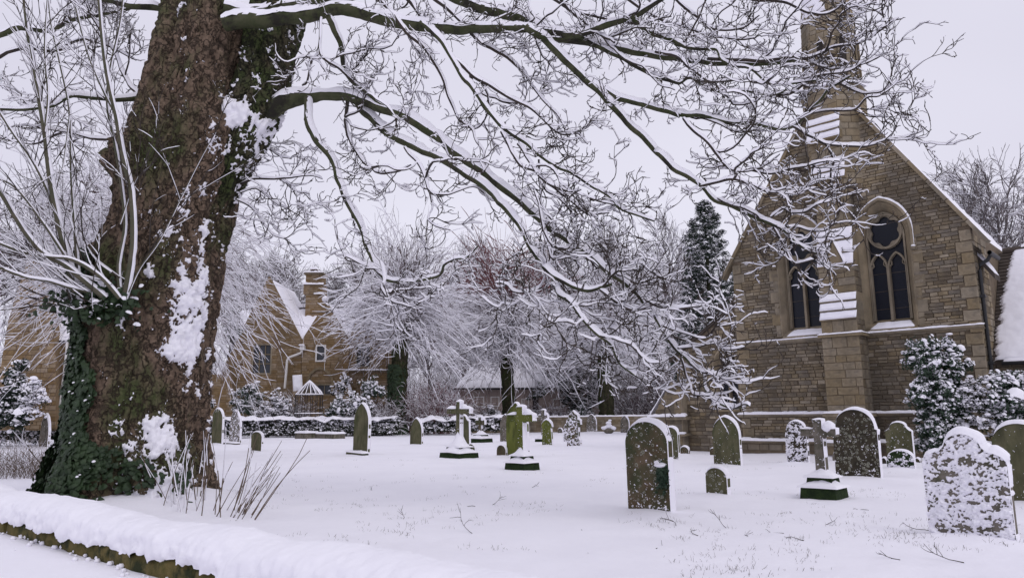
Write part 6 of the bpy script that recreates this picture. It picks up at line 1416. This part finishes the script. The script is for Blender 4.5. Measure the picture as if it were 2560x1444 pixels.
snow_sheet(bt_, [at(x, y, yy) - hb_ for x, y, yy in [(855, 929, HY - .25), (863, 929, HY - .25), (885, 985, HY - 1.45), (875, 985, HY - 1.45)]], 6, 14, .15)

# stone building at the far left
LY = 38.0
LB = empty('left_stone_building', tuple(at(80, 1040, LY) * [1, 1, 0])); lb_ = np.array(LB.location)
tag(LB, 'pale gold stone building with a steep pointed gable, far left behind the ivy-clad trunk', 'building')
house_wall(LB, [(-60, 1075), (-60, 940), (2, 915), (20, 804), (45, 721), (62, 669), (78, 619), (88, 619), (93, 690), (118, 728), (135, 842), (140, 880), (140, 1075)], LY, .6, [rect(50, 78, 760, 800, LY)], np_=60)
px_box(MB(), 50, 78, 760, 800, LY + .3, .05, lb_).build('louvre', M['house'], LB)
house_wall(LB, [(140, 1075), (140, 852), (235, 852), (235, 1075)], LY + .6, .4, np_=0)
lr_ = MB().add([at(x, y, yy) - lb_ for x, y, yy in [(118, 853, LY + .5), (240, 853, LY + .5), (240, 690, LY + 4), (95, 690, LY + 4)]], np.array([(0, 1, 2, 3)])).build('roof', M['tile'], LB)
snow_sheet(lr_, [at(x, y, yy) - lb_ for x, y, yy in [(118, 852, LY + .4), (240, 852, LY + .4), (240, 690, LY + 4), (95, 690, LY + 4)]], 20, 24, .14)
MB().tube([at(x, y, LY + .3) - lb_ for x, y in [(168, 855), (166, 885), (150, 1015)]], .07, 8).build('downpipe', M['white'], LB, True)
MB().tube([at(x, y, LY + .4) - lb_ for x, y in [(135, 853), (175, 853)]], .06, 6).build('gutter', M['iron'], LB, True)

# low cottage behind the limes
BY = 72.0
BB = empty('low_cottage', tuple(at(1400, 1040, BY) * [1, 1, 0])); bb_ = np.array(BB.location)
tag(BB, 'low pale rendered cottage with snowy hipped roof and small white windows behind the limes', 'house')
a = P2(1150, 1040, BY); c = P2(1720, 968, BY)
MB().box((a[0] - bb_[0], 0, -.2), (c[0] - bb_[0], 8, c[1])).build('wall', M['render'], BB)
cr_ = [at(1135, 970, BY - .5) - bb_, at(1735, 966, BY - .5) - bb_, at(1640, 850, BY + 4) - bb_, at(1235, 852, BY + 4) - bb_]; bk1 = cr_[0] + [2.0, 9, 0]; bk2 = cr_[1] + [-1., 9, 0]
cr2 = MB().add([cr_[0], cr_[1], cr_[2], cr_[3], bk1, bk2], [np.array([(0, 1, 2, 3), (3, 2, 5, 4)]), np.array([(0, 3, 4), (1, 5, 2)])]).build('roof', M['tile'], BB)
snow_sheet(cr2, [p + np.array([0, -.03, .03]) for p in cr_], 90, 20, .2)
MB().tube([cr_[0] + [0, -.1, -.05], cr_[1] + [0, -.1, -.05]], .09, 6).build('gutter', M['iron'], BB, True)
for (x0, x1, y0, y1, nx_) in ((1186, 1208, 993, 1014, 4), (1229, 1246, 993, 1013, 3), (1306, 1320, 998, 1014, 2), (1466, 1477, 1005, 1024, 2), (1385, 1400, 998, 1018, 2)):
    hwin(BB, x0, x1, y0, y1, BY, nx_, 3, 'white', bar=.09, sur=.10)
px_box(MB(), 1332, 1346, 990, 1036, BY - .03, .1, bb_).build('door', M['soffit'], BB)

# wrought iron arbour with a snowy conical top
AYy = 52.0; ag = at(771, 1038, AYy); AR = empty('iron_arbour', (ag[0], AYy, 0)); tag(AR, 'black iron garden arbour with a snow-dusted conical top of ribs, before the stone house', 'arbour')
rA = .93; zt = at(771, 986, AYy)[2]; za_ = at(771, 950, AYy)[2]
for k in range(16):
    a = 2 * PI * k / 16; MB().tube([(rA * math.cos(a), rA * math.sin(a), -.1), (rA * math.cos(a), rA * math.sin(a), zt)], .022, 5).build('post', M['iron'], AR, True)
    P = np.linspace((rA * math.cos(a), rA * math.sin(a), zt), (0, 0, za_), 8)[None]; V, F = tubes(P, np.full((1, 8), .02), 5); rb_ = mk('rib', V, F, M['iron'], AR); V, F = snow_strip(P, np.full((1, 8), .025), .07, 5); mk('snow', V, F, M['snow'], rb_)
for z in (zt, zt * .55):
    P = np.array([(rA * math.cos(a), rA * math.sin(a), z) for a in np.linspace(0, 2 * PI, 33)])[None]; V, F = tubes(P, np.full((1, 33), .025), 5); rg_ = mk('hoop', V, F, M['iron'], AR); V, F = snow_strip(P, np.full((1, 33), .02), .05, 5); mk('snow', V, F, M['snow'], rg_)

# ------------------------------------------------------------------ pollard limes with fountains of snowy shoots
SLIME = np.array([.3, -.3, .9]); SLIME /= np.linalg.norm(SLIME)
def lime(xb, yb, Y, xh, yh, ytop, rpx, lab, n=620, side=3, red=0.0, tw=None, drop=1.0, rad=.012, hh=.060, low=.6, wt=None):
    k = Y / FPX; b = at(xb, yb, Y); b[2] = 0; root = empty('pollard_lime', tuple(b)); tag(root, lab, 'tree', 'pollarded lime trees in a row')
    H = at(xh, yh, Y); top = at(xh, ytop, Y)[2] - H[2]; R = rpx * k
    tr = spline(np.array([b - [0, 0, .2], b + (H - b) * .3 + [.05, 0, 0], b + (H - b) * .65 - [.06, 0, 0], H + [0, 0, .6], H + [0.05, 0, top * .35], H + [0, 0, top * .7]]), 8); tt = np.linspace(0, 1, len(tr)); w0 = (wt or .42)
    rr = np.interp(tt, [0, .06, .5, .62, .75, 1], [w0 * 1.35, w0, w0 * .9, w0 * .95, .12, .03]); V, F = tubes(tr[None], rr[None], 18, nse=.9); mk('trunk', V - b, F, M['bark_dark'], root)
    m_ = 9; a = rng.uniform(0, 2 * PI, m_); LS = H + np.stack([np.cos(a) * .1, np.sin(a) * .1, rng.uniform(-1.4, 1.0, m_)], 1); LD = np.stack([np.cos(a), np.sin(a), rng.uniform(.5, 1.6, m_)], 1)
    LP_ = grow(LS, LD, R * rng.uniform(.15, .42, m_), 8, .12, .08); V, F = tubes(LP_, taper(np.full(m_, .12), 8, .45), 8, nse=.4); tag(mk('limbs', V - b, F, M['bark_dark'], root), kind='stuff')
    V, F = snow_strip(LP_, taper(np.full(m_, .12), 8, .45), .09, 6); tag(mk('limb_snow', V - b, F, M['snow'], root), kind='stuff')
    # shoots: from the head and the knuckles
    q = rng.random(n); i = rng.integers(0, m_, n); j = rng.integers(3, 8, n); S = np.where((q < .55)[:, None], LP_[i, j], H + np.stack([rng.normal(0, .22, n), rng.normal(0, .22, n), rng.uniform(-2.2, 1.2, n)], 1))
    az = rng.uniform(0, 2 * PI, n); el = np.where(rng.random(n) < low, rng.uniform(-.1, .7, n), rng.uniform(.6, 1.5, n))
    D = np.stack([np.cos(az) * np.cos(el), np.sin(az) * np.cos(el), np.sin(el)], 1); up = np.sin(np.clip(el, 0, 1.5)) ** 2
    L = (R * (1 - up) + top * up) * rng.uniform(.55, 1.02, n); flatk = el < .75
    Pa = grow(S, D, L * rng.uniform(.8, 1.12, n), 14, .055, 0, 0); 
    # weight of snow bends the outer shoots over
    t = np.linspace(0, 1, 14)[None]; Pa[..., 2] -= np.where(flatk, drop * (1.0 - .5 * el), .06)[:, None] * L[:, None] * .42 * t ** 2.2
    V1, F1, M1 = twigmesh(Pa, taper(np.full(n, rad * 1.25), 14, .5), hh, S=SLIME, gap=.1)
    S2, D2, i2, _ = spawn(Pa, side, .2, .95, (16, 48)); L2 = L[i2] * rng.uniform(.12, .42, len(S2)); Pb_ = grow(S2, D2, L2, 6, .10, 0, -.01); V2, F2, M2 = twigmesh(Pb_, taper(np.full(len(S2), rad * .85), 6, .6), hh * .8, S=SLIME, gap=.1)
    V3, F3, M3 = np.zeros((0, 3)), np.zeros((0, 4), int), np.zeros(0, int)
    V = np.concatenate([V1, V2]); F = np.concatenate([F1, F2 + len(V1)]); mi = np.concatenate([M1, M2])
    if red:
        cen = V[F].mean(1)[:, 2]; mi = np.where((mi == 0) & (cen > H[2] + top * red), 2, mi); mi = np.where((mi == 1) & (cen > H[2] + top * red) & (rng.random(len(mi)) < .75), 2, mi)
    tag(mk('shoots', V - b, F, [M['shoot'], M['snow_twig'], M['shoot_red']], root, True, mi=mi), kind='stuff')
    return root
lime(350, 1060, 25, 360, 640, 300, 400, 'pollard lime hidden behind the great trunk, its snowy shoots arching out on both sides', n=900, side=4, drop=1.45, rad=.007, hh=.022, low=.80)
L1 = lime(990, 1088, 56, 1008, 800, 545, 215, 'ivy-footed pollard lime between the slim headstone and the hedge end', n=780, side=4, drop=1.2, wt=.62)
lime(1272, 1075, 62, 1268, 850, 570, 225, 'pollard lime standing behind the central crosses, reddish shoots at its top', n=900, side=4, drop=1.1, red=.38, wt=.55, low=.72)
lime(1515, 1070, 60, 1512, 850, 640, 190, 'pollard lime with dark double trunk left of the church, behind the small brown stone', n=680, drop=1.1, wt=.6)
lime(1640, 1070, 66, 1640, 830, 620, 170, 'pollard lime partly hidden by the church buttress', n=520, drop=1.1)
lime(1400, 1070, 74, 1400, 850, 640, 150, 'smaller pollard lime over the cottage roof between two larger limes', n=420, drop=1.1)
# ivy on the foot of the first lime
b1 = np.array(L1.location); n = 2600; a = rng.uniform(0, 2 * PI, n); z = rng.random(n) ** 1.2 * 5.2; rr = .64 + .12 * rng.random(n) + .25 * np.clip(1 - z, 0, 1)
V, F = leaves(b1 + np.stack([np.cos(a) * rr, np.sin(a) * rr, z], 1), np.stack([np.cos(a), np.sin(a), a * 0 + .4], 1), rng.uniform(.12, .22, n)); tag(mk('ivy', V - b1, F, M['ivy'], L1, False), kind='stuff')

# ------------------------------------------------------------------ bare trees farther off
def bare_tree(seed, spread=.42, snow=.02):
    global rng
    keep = rng; rng = np.random.default_rng(seed); H = 16.0
    T0 = grow(np.array([[0, 0, -.2]]), np.array([[0, 0, 1.0]]), H * .8, 14, .035, .06); R0 = taper([.26], 14, .12)
    S1, D1, _, t1 = spawn(T0, 26, .26, 1, (22, 55)); A1 = grow(S1, D1, H * spread * (1.15 - .75 * t1) * rng.uniform(.7, 1.1, 26), 11, .09, .05, .03); RA = taper(.10 * (1.1 - .6 * t1), 11, .2)
    S2, D2, i2, t2 = spawn(A1, 8, .2, 1, (25, 50)); A2 = grow(S2, D2, rng.uniform(.9, 2.4, len(S2)), 7, .10, .05, .02); RB = taper(np.full(len(S2), .032), 7, .35)
    S3, D3, _, _ = spawn(A2, 5, .15, 1, (22, 48)); A3 = grow(S3, D3, rng.uniform(.5, 1.2, len(S3)), 5, .09, .04); RC = taper(np.full(len(S3), .014), 5, .6)
    S4, D4, _, _ = spawn(A3, 2, .3, 1, (20, 45)); A4 = grow(S4, D4, rng.uniform(.25, .6, len(S4)), 3, .08, .04); RD = taper(np.full(len(S4), .010), 3, .8)
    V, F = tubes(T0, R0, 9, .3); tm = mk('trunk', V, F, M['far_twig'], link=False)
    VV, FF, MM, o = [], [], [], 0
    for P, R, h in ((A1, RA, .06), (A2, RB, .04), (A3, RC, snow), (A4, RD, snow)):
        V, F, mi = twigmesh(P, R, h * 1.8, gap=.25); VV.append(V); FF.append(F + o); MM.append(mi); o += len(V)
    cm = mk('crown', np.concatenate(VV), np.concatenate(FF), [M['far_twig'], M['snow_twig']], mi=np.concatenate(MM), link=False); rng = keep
    return tm, cm
PROT = [bare_tree(11), bare_tree(23, .34), bare_tree(37, .5, .012)]
def put_tree(x, ytop, Y, k, lab, sx=1.0, group='bare trees behind the churchyard'):
    b = at(x, 1040, Y); h = at(x, ytop, Y)[2]; s = h / 15.2; r = empty('bare_tree', (b[0], Y, 0), rng.uniform(0, 6)); r.scale = (s * sx, s * sx, s); tag(r, lab, 'tree', group)
    for nm, me in zip(('trunk', 'crown'), PROT[k]):
        o = bpy.data.objects.new(nm, me); COL.objects.link(o); o.parent = r
        if nm == 'crown': o['kind'] = 'stuff'
for i, (x, yt, Y, k, sx, lab) in enumerate([
    (700, 655, 92, 0, 1.0, 'bare tree showing between the house gable and its chimney, left side'),
    (745, 640, 100, 1, 1.0, 'bare tree right behind the stone chimney, to its left'),
    (640, 640, 88, 2, .9, 'bare tree behind the left roof slope of the gabled house'),
    (845, 668, 96, 2, 1.0, 'bare tree rising right of the chimney over the roof'),
    (930, 640, 98, 0, 1.0, 'bare tree behind the crown of the ivy-footed lime'),
    (1085, 655, 98, 1, 1.0, 'small bare tree in the gap right of the ivy-footed lime'),
    (1155, 600, 92, 1, .85, 'slender bare tree left of the red-topped lime'),
    (1212, 610, 96, 0, .8, 'slim bare tree just behind the left side of the red-topped lime'),
    (1330, 605, 100, 2, .9, 'bare tree behind the right side of the red-topped lime'),
    (1390, 620, 96, 1, .9, 'bare tree over the middle of the cottage roof'),
    (1460, 590, 90, 0, .9, 'tall bare tree left of the two highest bare trees'),
    (1525, 600, 95, 1, .9, 'bare tree behind the double-trunked lime'),
    (1592, 560, 84, 1, .8, 'one of the two highest bare trees, the left one'),
    (1655, 548, 82, 0, .75, 'highest bare tree, standing left of the dark conifer'),
    (1715, 640, 88, 2, .8, 'bare tree half hidden between the conifer and the church'),
    (560, 640, 80, 0, 1.0, 'bare tree seen through the drooping shoots right of the great trunk'),
    (60, 420, 60, 2, 1.2, 'broad bare tree filling the upper left corner behind the shoots'),
    (200, 300, 52, 0, 1.2, 'big bare tree behind the left side of the great trunk'),
    (-40, 350, 48, 1, 1.2, 'bare tree cut by the left edge of the view'),
    (2400, 470, 60, 1, .9, 'bare tree just right of the church eaves'),
    (2530, 405, 52, 2, 1.05, 'large spreading bare tree above the wing roof'),
    (2600, 440, 56, 0, 1.0, 'bare tree at the right edge above the wing roof'),
    (2475, 520, 66, 0, .9, 'smaller bare tree above the junction of church and wing roofs')]):
    put_tree(x, yt, Y, k, lab, sx)
# tall dark conifer beside the church gable
def conifer(x, ytop, ybase, Y, wpx, lab, n=820, name='conifer_tree', cone=True):
    b = at(x, 1040, Y); b[2] = 0; z1 = at(x, ytop, Y)[2]; z0 = at(x, ybase, Y)[2]; R = wpx / 2 * Y / FPX; root = empty(name, tuple(b)); tag(root, lab, 'tree')
    tr = np.array([b, b + [0, 0, z1 * .5], b + [0, 0, z1]]); V, F = tubes(spline(tr, 6)[None], np.linspace(.28, .04, 13)[None], 8, .3); mk('trunk', V - b, F, M['bark_dark'], root)
    t = rng.random(n) ** .75; z = z0 + (z1 - z0) * (1 - t); prof = (np.clip(t, 0, 1) ** .55) if cone else np.sqrt(np.clip(1 - (2 * t - 1) ** 2, 0.02, 1)); a = rng.uniform(0, 2 * PI, n); lay_ = .25 + 1.5 * fbm(np.stack([np.cos(a) * 1.6, np.sin(a) * 1.6, z * .75], 1), 3)
    r = R * prof * lay_ * rng.random(n) ** .35; c = b + np.stack([np.cos(a) * r, np.sin(a) * r, z - r * .10], 1)
    lp, ln, sp_ = clumps(c, .34, 50, .1, 2, .2, flat=.5); V, F = leaves(lp, ln * [.6, .6, 1], rng.uniform(.10, .2, len(lp)), _lf * [.5, 1.4, 1], _lfF); tag(mk('foliage', V - b, F, M['conifer'], root, False), kind='stuff')
    V, F = leaves(sp_, rng.normal(size=sp_.shape) * .3 + [.2, 0, 1], rng.uniform(.08, .26, len(sp_)), _dome * [1, 1, .6], _domeF); tag(mk('snow', V - b, F, M['snow'], root), kind='stuff')
conifer(1790, 505, 960, 46, 215, 'tall dark conifer dusted with snow rising behind the left slope of the church')
conifer(1448, 760, 1030, 70, 150, 'dark ivy-green evergreen mass between the limes, behind the carved headstone', 520, 'evergreen_tree', False)
conifer(1880, 640, 900, 56, 120, 'second dark conifer mostly hidden behind the church gable', 300)
# garden shrubs before the house
def shrub_px(x, y, r, Y, lab, lm='leaf', nl=60, ls=.12, sn=9, name='garden_shrub'):
    c = pxc([(x, y, r), (x - r * .4, y + r * .5, r * .8), (x + r * .4, y + r * .5, r * .8)], 22, Y, .8); bush(name, at(x, 1040, Y) * [1, 1, 0], c, .32, lab, 'bush', lm, nl, ls, sn, .2)
shrub_px(935, 965, 26, 53, 'snow-laden evergreen shrub left of the ivy-footed lime'); shrub_px(900, 1010, 28, 52, 'spreading snowy shrub behind the tall slim headstone', 'hedge', 40); shrub_px(850, 965, 20, 55, 'rounded snowy bush right of the iron arbour', 'hedge', 36)
shrub_px(845, 1015, 24, 53, 'dark laurel by the hedge right of the iron arbour'); shrub_px(622, 995, 38, 57, 'dark rounded evergreen under drooping lime shoots', nl=70); shrub_px(690, 1015, 30, 54, 'frosted shrub left of the iron arbour', 'hedge', 34); shrub_px(520, 1000, 16, 58, 'green shrub by the golden wall just right of the trunk', 'hedge', 50)
shrub_px(1225, 1040, 24, 60, 'low snowy bush below the cottage window', 'hedge', 44); shrub_px(1450, 1035, 26, 62, 'dark bush below the cottage at the evergreen', nl=60); shrub_px(1640, 1050, 26, 58, 'dark low bush left of the church buttress', nl=60); shrub_px(1345, 975, 18, 66, 'dark climber on the cottage wall'); shrub_px(580, 820, 20, 60, 'dark yew clump high behind the drooping shoots, left of the gabled house')
def thicket(x0, x1, ytop, Y, n, lab, red=False, depth=2.0):
    k = Y / FPX; xs = rng.uniform(x0, x1, n); S = np.array([at(x, 1040, Y) for x in xs]); S[:, 2] = 0; S[:, 1] += rng.uniform(-depth / 2, depth / 2, n); h = at((x0 + x1) / 2, ytop, Y)[2]
    D = np.stack([rng.normal(0, .35, n), rng.normal(0, .3, n), np.ones(n)], 1); b = S.mean(0); root = empty('thicket', tuple(b)); tag(root, lab, 'bush'); P = grow(S, D, h * rng.uniform(.6, 1.15, n), 9, .10, .02, -.08); V1, F1, m1 = twigmesh(P, taper(np.full(n, .016), 9, .4), .022, gap=.2)
    S2, D2, _, _ = spawn(P, 7, .15, 1, (25, 60)); Q = grow(S2, D2, rng.uniform(.4, 1.1, len(S2)), 6, .13, .0, -.03); V2, F2, m2 = twigmesh(Q, taper(np.full(len(S2), .009), 6, .6), .022, gap=.2)
    tag(mk('branches', np.concatenate([V1, V2]) - b, np.concatenate([F1, F2 + len(V1)]), [M['shoot_red' if red else 'shoot'], M['snow_twig']], root, True, mi=np.concatenate([m1, m2])), kind='stuff')
thicket(1020, 1125, 955, 57, 260, 'pinkish leafless thicket right of the ivy-footed lime', True); thicket(660, 750, 985, 56, 160, 'snowy tangle of stems before the house door, left of the arbour'); thicket(880, 985, 1000, 54, 220, 'tangled brown twigs round the foot of the ivy-footed lime')
thicket(1540, 1690, 860, 64, 520, 'dense frosted thicket between the double-trunked lime and the church', False, 5); thicket(1130, 1240, 1010, 63, 160, 'low snowy brush below the cottage, left end'); thicket(1290, 1420, 1010, 66, 160, 'low snowy brush below the cottage door')
# frosty wood closing the far background
n = 3200; xs = rng.uniform(-200, 2800, n); Yw = rng.uniform(112, 150, n); S = np.array([at(x, 1040, y) for x, y in zip(xs, Yw)]); S[:, 2] = .5
P = grow(S, np.stack([rng.normal(0, .08, n), rng.normal(0, .08, n), np.ones(n)], 1), rng.uniform(6, 12.5, n), 8, .05, .03); V1, F1, m1 = twigmesh(P, taper(np.full(n, .07), 8, .2), .09, gap=.1)
S2, D2, _, _ = spawn(P, 7, .2, 1, (25, 55)); Q = grow(S2, D2, rng.uniform(1.2, 3.2, len(S2)), 5, .1, .03); V2, F2, m2 = twigmesh(Q, taper(np.full(len(S2), .03), 5, .5), .09, gap=.1)
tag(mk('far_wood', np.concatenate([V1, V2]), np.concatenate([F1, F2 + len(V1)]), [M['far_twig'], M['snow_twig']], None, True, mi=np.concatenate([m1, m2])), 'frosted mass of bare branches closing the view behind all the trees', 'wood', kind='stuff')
print('tris', sum(len(o.data.loop_triangles) if False else sum(1 for _ in [0]) * 0 + len(o.data.polygons) * 2 for o in sc.objects if o.type == 'MESH'))
